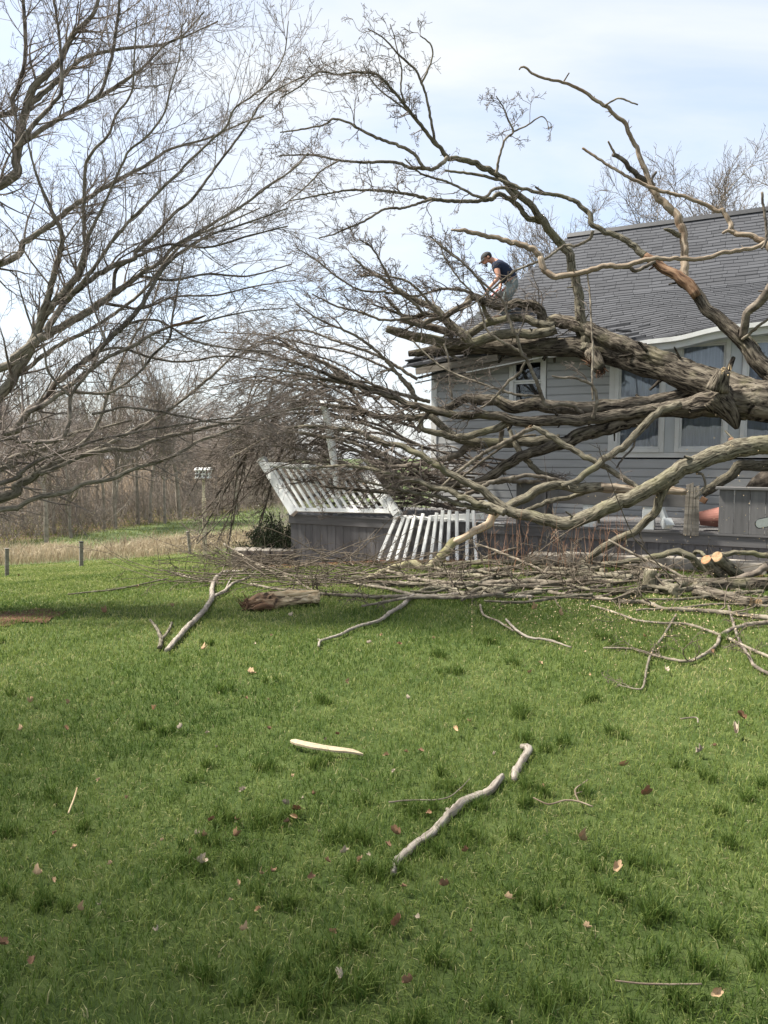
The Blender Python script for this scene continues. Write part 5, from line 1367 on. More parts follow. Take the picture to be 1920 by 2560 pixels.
# drooping curtain at the far left end
for i in range(20):
    x0 = srng.uniform(640, 900); y0 = srng.uniform(930, 1080)
    x1 = srng.uniform(470, 660); y1 = srng.uniform(1150, 1400)
    r = srng.uniform(2.0, 3.8); Y = srng.uniform(13.9, 14.8)
    mx = x1 + (x0 - x1) * srng.uniform(.35, .6); my = y0 + (y1 - y0) * srng.uniform(.25, .5)
    sp = f"{x0:.0f},{y0:.0f},{r:.1f} {(x0+mx)/2:.0f},{(y0+my)/2-18:.0f} {mx:.0f},{my:.0f},{r*.75:.1f} {x1:.0f},{y1:.0f},1.3"
    limb(ftree, sp, Y, Y + srng.uniform(-.5, .3), 'bark_dark', FT(dens=4.5, lens=(.3, .9), f0=.2, trop=(-.5, 0, -.35), n2=3, n3=2, wig=.15, spur=1, rk=.0003), 'limb', twm='twig_brown')
# dark tangle heaped on the deck floor
for i in range(40):
    x0 = srng.uniform(960, 1330); y0 = srng.uniform(1150, 1285)
    x1 = x0 - srng.uniform(120, 380); y1 = min(y0 + srng.uniform(-70, 50), 1285)
    Y = srng.uniform(13.2, 14.3); r = srng.uniform(2.2, 5)
    sp = f"{x0:.0f},{y0:.0f},{r:.1f} {(x0+x1)/2:.0f},{(y0+y1)/2-srng.uniform(0,26):.0f} {x1:.0f},{y1:.0f},1.6"
    limb(ftree, sp, Y, Y + srng.uniform(-.5, .4), 'bark_dark', FT(dens=5, lens=(.25, .7), f0=.1, trop=(-.3, 0, 0), n2=3, n3=2, wig=.22, spur=1), 'limb', twm='twig_brown')

# ================================================================== THE MAN ON THE ROOF
def solid(name, rgb, rough=0.8, var=0.15, scale=25, spec=0.25, bump=0.0):
    a = tuple(c * (1 - var) for c in rgb); b = tuple(min(1, c * (1 + var)) for c in rgb)
    M[name] = ramp_mat(name, [(0.3, a), (0.7, b)], scale=scale, detail=5, rough=rough, spec=spec, bump=bump, dist=0.01)
solid('skin', (0.50, 0.27, 0.19), 0.55, 0.08)
solid('shirt', (0.018, 0.026, 0.05), 0.9, 0.2, 12, bump=0.2)
solid('jeans', (0.155, 0.18, 0.17), 0.9, 0.35, 11, bump=0.3)
solid('cap', (0.045, 0.045, 0.045), 0.85, 0.2)
solid('hair', (0.015, 0.011, 0.009), 0.6, 0.3)
solid('boot', (0.12, 0.08, 0.05), 0.7, 0.3)
solid('red_plastic', (0.42, 0.03, 0.02), 0.4, 0.1, spec=0.5)
solid('grey_plastic', (0.16, 0.16, 0.155), 0.5, 0.1, spec=0.4)
solid('bar_steel', (0.55, 0.54, 0.50), 0.35, 0.12, 30, spec=0.6)

def roof_hit(u, v):
    for Y in np.linspace(12.5, 17, 900):
        p = pix(u, v, Y); q = p[:2] - HC
        s, w = q @ HU, q @ HN
        if w > -0.45 and p[2] <= float(roof_z(np.float64(s), np.float64(w))) + 0.02: return p
    return pix(u, v, 14.6)
foot_n, foot_f = roof_hit(1254, 801), roof_hit(1268, 797)
YM = foot_n[1]
man = thing('person', 'man in dark t-shirt, cap and faded jeans bending on the roof with a chainsaw', 'person', tuple(foot_n))

def skin_mesh(name, V, E, R, m, root=0, sub=2):
    V = np.asarray(V, float) - root_of(man)
    me = bpy.data.meshes.new(name)
    me.from_pydata([tuple(v) for v in V], E, [])
    o = link(name, me, m, man)
    sk = o.modifiers.new('skin', 'SKIN'); sk.use_smooth_shade = True
    for i, r in enumerate(R):
        d = me.skin_vertices[0].data[i]
        d.radius = (r, r) if np.isscalar(r) else r
        d.use_root = (i == root)
    sb = o.modifiers.new('sub', 'SUBSURF'); sb.levels = sb.render_levels = sub
    return o
dY = lambda d: YM + d
J = {
 'pel': pix(1281, 707, dY(.06)), 'sp': pix(1268, 688, dY(.04)), 'ch': pix(1251, 668, dY(.03)), 'nb': pix(1237, 655, dY(.02)), 'nk': pix(1228, 650, dY(.01)),
 'hd': pix(1217, 645, dY(0)), 'ht': pix(1213, 638, dY(0)), 'fc': pix(1211, 651, dY(-.01)), 'chin': pix(1217, 660, dY(-.01)), 'ns': pix(1204, 657, dY(-.01)),
 'shn': pix(1240, 664, dY(-.19)), 'eln': pix(1247, 694, dY(-.27)), 'wrn': pix(1222, 721, dY(-.25)), 'hn': pix(1215, 731, dY(-.22)),
 'shf': pix(1243, 663, dY(.24)), 'elf': pix(1256, 692, dY(.30)), 'wrf': pix(1251, 715, dY(.16)), 'hf': pix(1249, 727, dY(.10)),
 'hin': pix(1283, 714, dY(-.06)), 'knn': pix(1268, 740, dY(-.24)), 'ann': pix(1256, 788, dY(-.02)),
 'hif': pix(1280, 714, dY(.17)), 'knf': pix(1270, 742, dY(.06)), 'anf': pix(1268, 785, dY(.2)),
}
names = list(J); ix = {k: i for i, k in enumerate(names)}
E = [('pel', 'sp'), ('sp', 'ch'), ('ch', 'nb'), ('nb', 'nk'), ('nk', 'hd'), ('hd', 'ht'), ('hd', 'fc'), ('fc', 'chin'), ('fc', 'ns'), ('ch', 'shn'), ('shn', 'eln'), ('eln', 'wrn'), ('wrn', 'hn'),
     ('ch', 'shf'), ('shf', 'elf'), ('elf', 'wrf'), ('wrf', 'hf'), ('pel', 'hin'), ('hin', 'knn'), ('knn', 'ann'), ('pel', 'hif'), ('hif', 'knf'), ('knf', 'anf')]
R = {'pel': .14, 'sp': .13, 'ch': .145, 'nb': .075, 'nk': .06, 'hd': .098, 'ht': .08, 'fc': .062, 'chin': .04, 'ns': .016, 'shn': .072, 'eln': .046, 'wrn': .032, 'hn': .036,
     'shf': .072, 'elf': .046, 'wrf': .032, 'hf': .036, 'hin': .10, 'knn': .064, 'ann': .046, 'hif': .10, 'knf': .064, 'anf': .046}
skin_mesh('body', [J[k] for k in names], [(ix[a], ix[b]) for a, b in E], [R[k] for k in names], M['skin'])
def sub_skin(name, keys, edges, radii, m, extra={}):
    pts = {**J, **extra}; ii = {k: i for i, k in enumerate(keys)}
    return skin_mesh(name, [pts[k] for k in keys], [(ii[a], ii[b]) for a, b in edges], radii, m)
mid = lambda a, b, f: J[a] * (1 - f) + J[b] * f
sub_skin('shirt', ['hem', 'sp', 'ch', 'nb', 'shn', 'sln', 'shf', 'slf'], [('hem', 'sp'), ('sp', 'ch'), ('ch', 'nb'), ('ch', 'shn'), ('shn', 'sln'), ('ch', 'shf'), ('shf', 'slf')],
         [.172, .165, .172, .088, .098, .072, .098, .072], M['shirt'], {'hem': mid('pel', 'sp', -.30), 'sln': mid('shn', 'eln', .52), 'slf': mid('shf', 'elf', .52)})
sub_skin('jeans', ['waist', 'pel', 'hin', 'knn', 'ann', 'hif', 'knf', 'anf'], [('waist', 'pel'), ('pel', 'hin'), ('hin', 'knn'), ('knn', 'ann'), ('pel', 'hif'), ('hif', 'knf'), ('knf', 'anf')],
         [.162, .168, .128, .092, .078, .128, .092, .078], M['jeans'], {'waist': mid('pel', 'sp', .6)})
for an, ft in (('ann', foot_n), ('anf', foot_f)):
    a = J[an]; toe = np.array([-0.26, -0.02, 0.0])
    heel = np.array([a[0] + .05, a[1], ft[2] + .045])
    sole = [heel, heel + toe * .5 + np.array([0, 0, .005]), heel + toe * 1.05 - np.array([0, 0, .012])]
    o = skin_mesh('boot', [a - np.array([0, 0, .02]), heel, sole[1], sole[2]], [(0, 1), (1, 2), (2, 3)], [.062, .056, .055, .042], M['boot'])
# head wear, ear and hair
fw = np.array([-.76, -.05, -.65]); fw /= np.linalg.norm(fw); up = np.array([-.64, 0, .76]); up -= fw * (fw @ up); up /= np.linalg.norm(up); sd = np.cross(fw, up)
hc = pix(1217, 645, dY(0)) + up * .02
V, Q = [], []
nr, ns_ = 7, 20
for i in range(nr):
    ph = i / (nr - 1) * math.radians(76)
    for k in range(ns_):
        t = 2 * math.pi * k / ns_
        V.append(hc + up * (.104 * math.cos(ph) - .004) + (fw * math.cos(t) * .120 + sd * math.sin(t) * .103) * math.sin(ph))
for i in range(nr - 1):
    for k in range(ns_): Q.append((i * ns_ + k, i * ns_ + (k + 1) % ns_, (i + 1) * ns_ + (k + 1) % ns_, (i + 1) * ns_ + k))
capo = obj('cap', V, M['cap'], man, quads=Q, smooth=True)
V, Q = [], []
for lay in (0, 1):
    for j in range(4):
        for k in range(9):
            t = math.radians(-58 + 116 * k / 8); rr_ = 1 + j / 3 * .72 * math.cos(t * 1.25)
            V.append(hc + up * (.006 - .008 * lay - j * .008 + .010 * math.cos(t)) + fw * math.cos(t) * .122 * rr_ + sd * math.sin(t) * .102 * (1 + .10 * j / 3))
for j in range(3):
    for k in range(8):
        a = j * 9 + k; Q.append((a, a + 1, a + 10, a + 9)); Q.append((36 + a, 36 + a + 9, 36 + a + 10, 36 + a + 1))
obj('brim', V, M['cap'], capo, quads=Q, smooth=True)
V, Q = [], []
for i in range(5):
    ph = math.radians(70 + i * 16)
    for k in range(11):
        t = math.radians(85 + 190 * k / 10)
        V.append(hc + up * .108 * math.cos(ph) + (fw * math.cos(t) * .122 + sd * math.sin(t) * .101) * math.sin(ph))
for i in range(4):
    for k in range(10): Q.append((i * 11 + k, i * 11 + k + 1, (i + 1) * 11 + k + 1, (i + 1) * 11 + k))
obj('hair', V, M['hair'], man, quads=Q, smooth=True)
for sgn in (-1, 1):
    c = hc - up * .035 + sd * .1 * sgn - fw * .005
    if True:
        lathe('ear', [(0, -.012), (.022, -.006), (.026, .004), (.012, .01), (0, .008)], M['skin'], man, 10, tuple(sd), c)
B = Batch()
bp = J['chin'] + fw * .022 + np.array([0, 0, .0])
P = grow(bp + rng.normal(0, .014, (60, 3)), np.repeat((fw * .5 - up)[None], 60, 0), np.full(60, .028), 3, .2, (0, 0, 0))
B.add(P, np.full(60, .005), np.full(60, .002), 3); B.make('beard', M['hair'], man)

# the saw he holds
hn, hf = J['hn'], J['hf']
saw = thing('chainsaw', 'red and grey chainsaw held by the man on the roof', 'chainsaw', tuple(pix(1235, 740, dY(-.08))))
sc_ = pix(1238, 741, dY(-.06)); bx = pix(1172, 797, dY(-.12)) - pix(1222, 748, dY(-.08)); bx /= np.linalg.norm(bx)
bz = np.cross(np.cross(bx, [0, 0, 1.]), bx); bz /= np.linalg.norm(bz); by = np.cross(bz, bx)
def sb(name, cx, cz, L, Hh, W, m, bev=.012, par=saw):
    c = sc_ + bx * cx + bz * cz
    mb = MB(); mb.bar(c - bx * L / 2, c + bx * L / 2, W, Hh, up=tuple(bz)); return mb.make(name, m, par, bevel=bev)
sb('engine_body', -.02, -.03, .26, .13, .15, M['grey_plastic'])
sb('top_cover', -.01, .055, .22, .05, .12, M['red_plastic'])
sb('rear_grip', -.22, -.02, .14, .035, .035, M['red_plastic'])
sb('side_stripe', .0, -.03, .12, .05, .156, M['red_plastic'], .004)
V = []; n = 18
for w in (-.004, .004):
    for k in range(n):
        t = math.pi * k / (n - 1) - math.pi / 2
        V.append(sc_ + bx * (.56 + .05 * math.cos(t)) + bz * (-.03 + .046 * math.sin(t)) + by * w)
    V.append(sc_ + bx * .10 + bz * (-.03 + .035) + by * w); V.append(sc_ + bx * .10 + bz * (-.03 - .035) + by * w)
k_ = n + 2
me = bpy.data.meshes.new('guide_bar')
me.from_pydata([tuple(v - root_of(saw)) for v in V], [], [list(range(k_)), list(range(2 * k_ - 1, k_ - 1, -1))] + [[i, i + k_, (i + 1) % k_ + k_, (i + 1) % k_] for i in range(k_)])
link('guide_bar', me, M['bar_steel'], saw)
path_tube('front_handle', [sc_ + bx * .06 + by * .09 - bz * .05, sc_ + bx * .10 + by * .09 + bz * .09, sc_ + bx * .11 + by * .0 + bz * .13, sc_ + bx * .10 - by * .09 + bz * .09, sc_ + bx * .06 - by * .09 - bz * .06], [.013] * 5, M['black_metal'], saw, 8, .03, lump=0)
path_tube('hand_guard', [sc_ + bx * .17 + by * .07 + bz * .03, sc_ + bx * .20 + by * .05 + bz * .12, sc_ + bx * .20 - by * .05 + bz * .12, sc_ + bx * .17 - by * .07 + bz * .03], [.012] * 4, M['black_metal'], saw, 8, .03, lump=0)
def fingers(h, w, grip):
    d0 = h - w; d0 /= np.linalg.norm(d0)
    side = np.cross(d0, [0, 1., 0.2]); side /= np.linalg.norm(side)
    into = np.cross(side, d0)
    for q, (L, o_) in enumerate(((.075, -.030), (.085, -.010), (.08, .010), (.062, .029))):
        b = h + side * o_ * 0 + into * o_ + d0 * .01
        P = [b, b + d0 * L * .45 + side * .012, b + d0 * L * .6 + side * .035, b + d0 * L * .35 + side * .05]
        path_tube('finger', P, [.0105, .0095, .009, .0075], M['skin'], man, 7, .012, lump=0)
    b = w + d0 * .03 - into * .03
    path_tube('thumb', [b, b + d0 * .03 - into * .025, b + d0 * .06 - into * .015 + side * .02], [.013, .011, .009], M['skin'], man, 7, .012, lump=0)
fingers(hn, J['wrn'], None); fingers(hf, J['wrf'], None)

# the saw blade poking in from the right edge, its engine beyond the frame on a stump
sp0, sp1 = pix(1889, 1311, 9.0), pix(2050, 1278, 9.0)
saw2 = thing('chainsaw', 'chainsaw guide bar poking in from the right edge in front of the parapet', 'chainsaw', tuple(sp0))
d = (sp1 - sp0) / np.linalg.norm(sp1 - sp0); up2 = np.cross(np.array([0, -1., 0]), d); up2 = -up2 if up2[2] < 0 else up2
V = []
L = np.linalg.norm(sp1 - sp0)
for w in (-.005, .005):
    for k in range(n):
        t = math.pi * k / (n - 1) + math.pi / 2
        V.append(sp0 + d * (.055 + .055 * math.cos(t)) + up2 * .055 * math.sin(t) + np.array([0, w, 0]))
    V.append(sp0 + d * L - up2 * .055 + np.array([0, w, 0])); V.append(sp0 + d * L + up2 * .055 + np.array([0, w, 0]))
me = bpy.data.meshes.new('guide_bar')
me.from_pydata([tuple(v - root_of(saw2)) for v in V], [], [list(range(k_)), list(range(2 * k_ - 1, k_ - 1, -1))] + [[i, i + k_, (i + 1) % k_ + k_, (i + 1) % k_] for i in range(k_)])
link('guide_bar', me, M['bar_steel'], saw2)
Pc = [sp0 + d * L + up2 * .06]; 
for k in range(n):
    t = math.pi * k / (n - 1) + math.pi / 2
    Pc.append(sp0 + d * (.055 + .060 * math.cos(t)) + up2 * .060 * math.sin(t))
Pc.append(sp0 + d * L - up2 * .06)
path_tube('chain', Pc, [.006] * len(Pc), M['black_metal'], saw2, 6, .02, lump=0)
mb = MB(); mb.bar(sp1 - d * .02, sp1 + d * .30, .15, .17, up=tuple(up2)); mb.make('engine_body', M['red_plastic'], saw2, bevel=.02)

# ================================================================== BRANCHES AND LOGS ON THE LAWN
def gpts(spec, lift=0.0):
    xs, ys, r = parse(spec)
    P, R = [], []
    for x, y, q in zip(xs, ys, r):
        g = gnd(x, y + q * .7)
        rm = rad(q, g[1]); P.append(g + np.array([0, 0, rm * .8 + lift])); R.append(rm)
    return np.array(P), np.array(R)
def ground_branch(specs, label, m='bark_thin', group=None, tw=None, lift=0.01, name='branch', twm='twig_wood2', Y=None, ends=None):
    P0 = gpts(specs[0], lift)[0] if Y is None else limb_points(specs[0], Y[0], Y[1])[0]
    t = thing(name, label, 'branch', tuple(P0[0]), 0, group)
    for i, sp in enumerate(specs):
        _seed[0] += 1
        if Y is None:
            P, R = gpts(sp, lift); D = catmull(np.column_stack([P, R]), max(.02, R.mean() * 1.0))
            P, R = D[:, :3], np.maximum(D[:, 3], .002)
            rr = np.random.default_rng(_seed[0]); P = P + rr.normal(0, 1, P.shape) * (R * .10)[:, None]
        else:
            P, R = limb_points(sp, *Y)
        rp = R.max() / P[:, 1].mean() * F
        V, q, tr, uv, uvt = tube(P, R, 16 if rp > 7 else 9, lump=.10, ridge=.04 if rp > 7 else 0, seed=_seed[0])
        o = obj('stem' if i == 0 else 'fork', V, M[m], t, quads=q, tris=tr, uv=uv, uvt=uvt, smooth=True)
        if tw: limb_twigs(o, P, R, m=twm, **tw)
        if ends and i == 0:
            for which, mm in ends:
                e = P[-1] if which else P[0]; dd = (P[-1] - P[-2]) if which else (P[0] - P[1]); dd /= np.linalg.norm(dd)
                rr_ = R[-1] if which else R[0]
                lathe('cut_face', [(0, .004), (rr_ * .93, .004), (rr_ * .97, 0)], M[mm], t, 14, tuple(dd), e)
    return t
M['twig_wood2'] = ramp_mat('twig_wood2', [(0.35, (0.07, 0.055, 0.04)), (0.65, (0.17, 0.14, 0.105))], scale=5, detail=2, rough=0.8, spec=0.2)
GT = lambda **k: dict(dict(dens=5, lens=(.2, .6), f0=.2, trop=(-.1, 0, .04), n2=3, n3=2, flat=1.0, wig=.22, spur=1, rk=.00040), **k)

ground_branch(["983,2189,7.5 992,2157,9 1035,2120,10 1081,2088,10.5 1125,2041,11 1160,2010,10.5 1215,1986,10 1238,1966,10 1255,1946,8", "1125,2041,6 1118,2028,5"], 'longer barkless pale stick curving across the near lawn', 'bare_stick', lift=.010)
ground_branch(["1285,1955,7 1288,1938,9.5 1307,1903,9 1322,1880,10.5 1314,1872,9 1301,1871,6"], 'short barkless stick with a bent knob at the upper end of the long pale stick', 'bare_stick', lift=.010)
ground_branch(["1333,2021,1.8 1371,2038,2 1411,2028,2.2 1446,2031,2.2 1481,2044,1.8", "1446,2031,2 1437,2001,1.9 1469,1975,1.3", "1440,2010,1.4 1455,2005,1"], 'thin reddish forked twig on the grass right of the pale stick', 'dead_wood', lift=.05)
ground_branch(["1536,2492,2 1620,2501,2.6 1753,2501,2.2"], 'thin straight twig near the bottom right of the lawn', 'dead_wood', lift=.05)
ground_branch(["194,2001,1.5 186,2030,2.2 172,2067,2"], 'short pale straw stalk at the left of the near lawn', 'pale_wood', lift=.06)
ground_branch(["972,2030,2 1024,2025,2 1110,2021,1.6 1150,1995,1.3 1175,1968,1"], 'thin dark twig crossing under the pale stick', 'bark_thin', lift=.045)
ground_branch(["1700,1818,1.6 1740,1815,2 1744,1828,1.6"], 'tiny bent pale twig at the right of the lawn', 'bark_thin', lift=.05)
ground_branch(["169,1492,1.6 236,1485,2 304,1477,2 422,1451,1.6"], 'long thin pale twig lying across the far left lawn', 'bark_thin', lift=.03)
ground_branch(["420,1433,1.8 500,1456,2 557,1463,1.6"], 'thin twig lying left of the forked branch', 'bark_thin', lift=.03, tw=GT(dens=3))
ground_branch(["417,1632,6 445,1600,6.5 474,1568,6.5 509,1533,6.2 530,1498,6 530,1477,5.5 542,1447,5 570,1432,4 605,1432,3 624,1417,2", "534,1496,4.5 563,1481,4 584,1462,3.5 618,1449,2.5 648,1428,1.6", "563,1481,2.5 575,1455,2 590,1432,1.5"], 'forked pale branch on the lawn at the left, in front of the stone wall', 'bare_stick', tw=GT(dens=2.2, f0=.5, lens=(.2, .5)), lift=.02)
ground_branch(["399,1625,5.5 403,1605,5 399,1590,4.5 388,1570,4 376,1556,3", "404,1604,4 420,1585,3.8 430,1562,3"], 'small grey y-shaped stub left of the forked pale branch', 'bark_olive', lift=.02)
ground_branch(["797,1622,3 804,1607,3.5 850,1593,3.6 888,1574,4.2 947,1557,4.6 977,1536,5.2 1006,1519,5.4 1023,1502,5.4 1040,1494,5 1091,1496,5.5 1154,1491,6 1230,1493,6.2 1330,1498,5", "804,1607,2.2 795,1604,1.6"], 'branch with a pale bare end bending from the brush pile onto the lawn', 'bare_stick', lift=.02)
ground_branch(["1200,1520,3 1209,1545,2.8 1239,1558,2.6 1262,1572,2.4 1284,1586,2"], 'dark curved twig joining the grey stick below the middle of the brush pile', 'bark_thin', lift=.03)
ground_branch(["1265,1557,2.8 1291,1584,3.4 1322,1602,3.4 1374,1610,3 1428,1628,2"], 'grey bent stick on the lawn below the middle of the brush pile', 'bare_stick', lift=.03)
# split slab of pale wood
def slab():
    P, R = gpts("727,1866,2 745,1872,7.5 790,1882,7.5 835,1889,6.5 880,1894,4 908,1900,1", .03)
    D = catmull(np.column_stack([P, R]), .03)
    V = []; n = len(D)
    for i in range(n):
        t = D[min(i + 1, n - 1), :3] - D[max(i - 1, 0), :3]; t /= np.linalg.norm(t)
        s = np.cross(t, [0, 0, 1.]); s /= np.linalg.norm(s)
        r = D[i, 3]; w = r * (1.0 + .12 * math.sin(i * 1.7))
        V += [D[i, :3] + s * w * 1.0 + np.array([0, 0, .004]), D[i, :3] - s * w * .9 + np.array([0, 0, .014 * min(1, r / .008)]), D[i, :3] - s * w * .9 - np.array([0, 0, .006]), D[i, :3] + s * w * 1.0 - np.array([0, 0, .006])]
    Q = [(i * 4 + c, i * 4 + (c + 1) % 4, i * 4 + 4 + (c + 1) % 4, i * 4 + 4 + c) for i in range(n - 1) for c in range(4)] + [(3, 2, 1, 0), (4 * n - 4, 4 * n - 3, 4 * n - 2, 4 * n - 1)]
    c = D[n // 2, :3]
    o = obj('wood_sliver', np.array(V) - c, M['pale_sliver'], quads=Q); o.location = c
    tag(o, 'pale curved sliver of split wood lying alone in the middle of the lawn', 'wood piece')
M['pale_sliver'] = ramp_mat('pale_sliver', [(0.30, (0.30, 0.235, 0.15)), (0.7, (0.46, 0.385, 0.27))], scale=30, detail=5, rough=0.8, bump=0.3, dist=0.004, stretch=(1, 4, 4))
slab()

# rotten hollow log
def rotten_mat():
    m, n, l, b = new_mat('rotten_wood')
    uv = n.new('ShaderNodeUVMap'); mp = n.new('ShaderNodeMapping'); mp.inputs['Scale'].default_value = (30, 11, 1); l.new(uv.outputs[0], mp.inputs[0])
    ns = n.new('ShaderNodeTexNoise'); ns.inputs['Scale'].default_value = 1; ns.inputs['Detail'].default_value = 6; ns.inputs['Distortion'].default_value = .6; l.new(mp.outputs[0], ns.inputs['Vector'])
    def ramp(stops):
        r = n.new('ShaderNodeValToRGB'); e = r.color_ramp.elements
        while len(e) < len(stops): e.new(.5)
        for q, (p_, c) in zip(e, stops): q.position = p_; q.color = (*c, 1)
        l.new(ns.outputs['Fac'], r.inputs[0]); return r
    ra_ = ramp([(.36, (.035, .02, .012)), (.5, (.20, .115, .062)), (.66, (.36, .24, .145))]); rb_ = ramp([(.36, (.06, .04, .025)), (.47, (.40, .30, .18)), (.66, (.56, .46, .31))])
    sx = n.new('ShaderNodeSeparateXYZ'); l.new(uv.outputs[0], sx.inputs[0])
    n2 = n.new('ShaderNodeTexNoise'); n2.inputs['Scale'].default_value = 6; l.new(uv.outputs[0], n2.inputs['Vector'])
    ad = n.new('ShaderNodeMath'); ad.operation = 'MULTIPLY_ADD'; ad.inputs[1].default_value = 1.1; l.new(n2.outputs['Fac'], ad.inputs[0]); l.new(sx.outputs['Y'], ad.inputs[2])
    mr = n.new('ShaderNodeMapRange'); mr.inputs['From Min'].default_value = .70; mr.inputs['From Max'].default_value = 1.05; l.new(ad.outputs[0], mr.inputs['Value'])
    mx = n.new('ShaderNodeMixRGB'); l.new(mr.outputs[0], mx.inputs['Fac']); l.new(ra_.outputs[0], mx.inputs['Color1']); l.new(rb_.outputs[0], mx.inputs['Color2']); l.new(mx.outputs[0], b.inputs['Base Color'])
    b.inputs['Roughness'].default_value = .9
    bp = n.new('ShaderNodeBump'); bp.inputs['Distance'].default_value = .02; l.new(ns.outputs['Fac'], bp.inputs['Height']); l.new(bp.outputs[0], b.inputs['Normal'])
    return m
M['rotten_wood'] = rotten_mat()
def rotten_log():
    a, b = gnd(628, 1526), gnd(797, 1513)
    t = thing('rotten_log', 'rotten hollow log with orange broken end on the lawn before the brush pile', 'log', tuple(a))
    ax = b - a; L = np.linalg.norm(ax); ax /= L
    zz = lambda h, y=0: np.array([0, y, h])
    path_tube('wood', [a - ax * .05 + zz(.045), a + ax * .06 + zz(.075), a + ax * .22 + zz(.085), a + ax * L * .4 + zz(.09), a + ax * L * .62 + zz(.085), a + ax * L * .85 + zz(.09), a + ax * L + zz(.085)], [.04, .075, .092, .08, .066, .070, .074], M['rotten_wood'], t, 34, .03, ridge=.28, lump=.22, seed=5)
    path_tube('shell', [a + ax * L * .22 + zz(.155, .0), a + ax * L * .42 + zz(.145, .0), a + ax * L * .7 + zz(.14, -.01), a + ax * L * 1.0 + zz(.14, -.01)], [.012, .034, .036, .028], M['pale_wood'], t, 14, .03, ridge=.35, lump=.25, seed=6)
    path_tube('shell', [a + ax * L * .05 + zz(.03, -.09), a + ax * L * .18 + zz(.05, -.10), a + ax * L * .36 + zz(.03, -.09)], [.02, .04, .012], M['orange_wood'], t, 14, .03, ridge=.35, lump=.3, seed=8)
    lathe('cavity_dark_disc', [(0, 0), (.042, 0), (.050, -.012)], M['unlit_black'], t, 12, tuple(ax), a + ax * (L + .006) + zz(.085, -.005))  # near-black disc on the log end paints the shade of the hollow
    B = Batch(); n_ = 50
    P = grow(a + rng.normal(0, .035, (n_, 3)) + zz(.07), -ax + rng.normal(0, .5, (n_, 3)), rng.uniform(.04, .13, n_), 3, .1, (0, 0, 0)); B.add(P, rng.uniform(.006, .014, n_), np.full(n_, .002), 4)
    o = B.make('splinters', M['orange_wood'], t); o['kind'] = 'stuff'
rotten_log()

M['bare_wood'] = ramp_mat('bare_wood', [(0.30, (0.30, 0.17, 0.10)), (0.45, (0.50, 0.38, 0.26)), (0.7, (0.64, 0.54, 0.41))], scale=1.0, detail=5, rough=0.8, bump=0.4, dist=0.008, coord='UV', stretch=(40, 4, 1), distort=0.4, spec=0.2)
M['bark_moss'] = ramp_mat('bark_moss', [(0.28, (0.09, 0.075, 0.05)), (0.48, (0.25, 0.225, 0.14)), (0.72, (0.42, 0.38, 0.26))], scale=1.0, detail=6, rough=0.9, bump=0.7, dist=0.01, coord='UV', stretch=(50, 9, 1), distort=0.7, spec=0.2, second=((0.20, 0.185, 0.085), 5, 0.45, 0.75))
# the broken mossy limb leaning from the deck onto the lawn
t = thing('broken_limb', 'broken mossy limb with bare pale wood leaning from the deck rail down to the lawn', 'branch', tuple(gnd(910, 1462)))
def blimb(sp, y0, y1, m, nm='stem'):
    _seed[0] += 1
    P, R = limb_points(sp, y0, y1); V, q, tr, uv, uvt = tube(P, R, 18, lump=.12, ridge=.07, seed=_seed[0])
    obj(nm, V, M[m], t, quads=q, tris=tr, uv=uv, uvt=uvt, smooth=True); return P, R
blimb("1715,1230,8 1690,1227,10 1640,1226,10.5 1571,1227,11 1500,1217,12.5", 10.25, 10.45, 'dead_wood', 'bare_end')
blimb("1505,1217,12.5 1452,1219,13 1407,1210,11.5 1362,1219,11.5 1316,1244,11.5 1277,1262,10.5 1241,1280,10", 10.45, 10.45, 'bark_olive')
blimb("1245,1278,10 1211,1313,9.5 1166,1340,9.5 1128,1360,10.5", 10.45, 10.5, 'bare_wood', 'stripped_section')
Pm, Rm = blimb("1140,1352,10.5 1130,1358,11.5 1115,1379,11 1090,1403,11 1060,1421,11 1030,1409,10 1006,1412,9 967,1427,8.5 931,1441,7.5 910,1456,6.5", 10.5, 10.3, 'bark_moss', 'mossy_end')
blimb("912,1455,6 903,1460,4", 10.3, 10.28, 'pale_wood', 'snapped_tip')
blimb("1480,1225,6 1420,1243,6 1380,1250,6 1330,1270,5 1270,1290,4", 10.6, 10.6, 'bark_olive', 'fork')

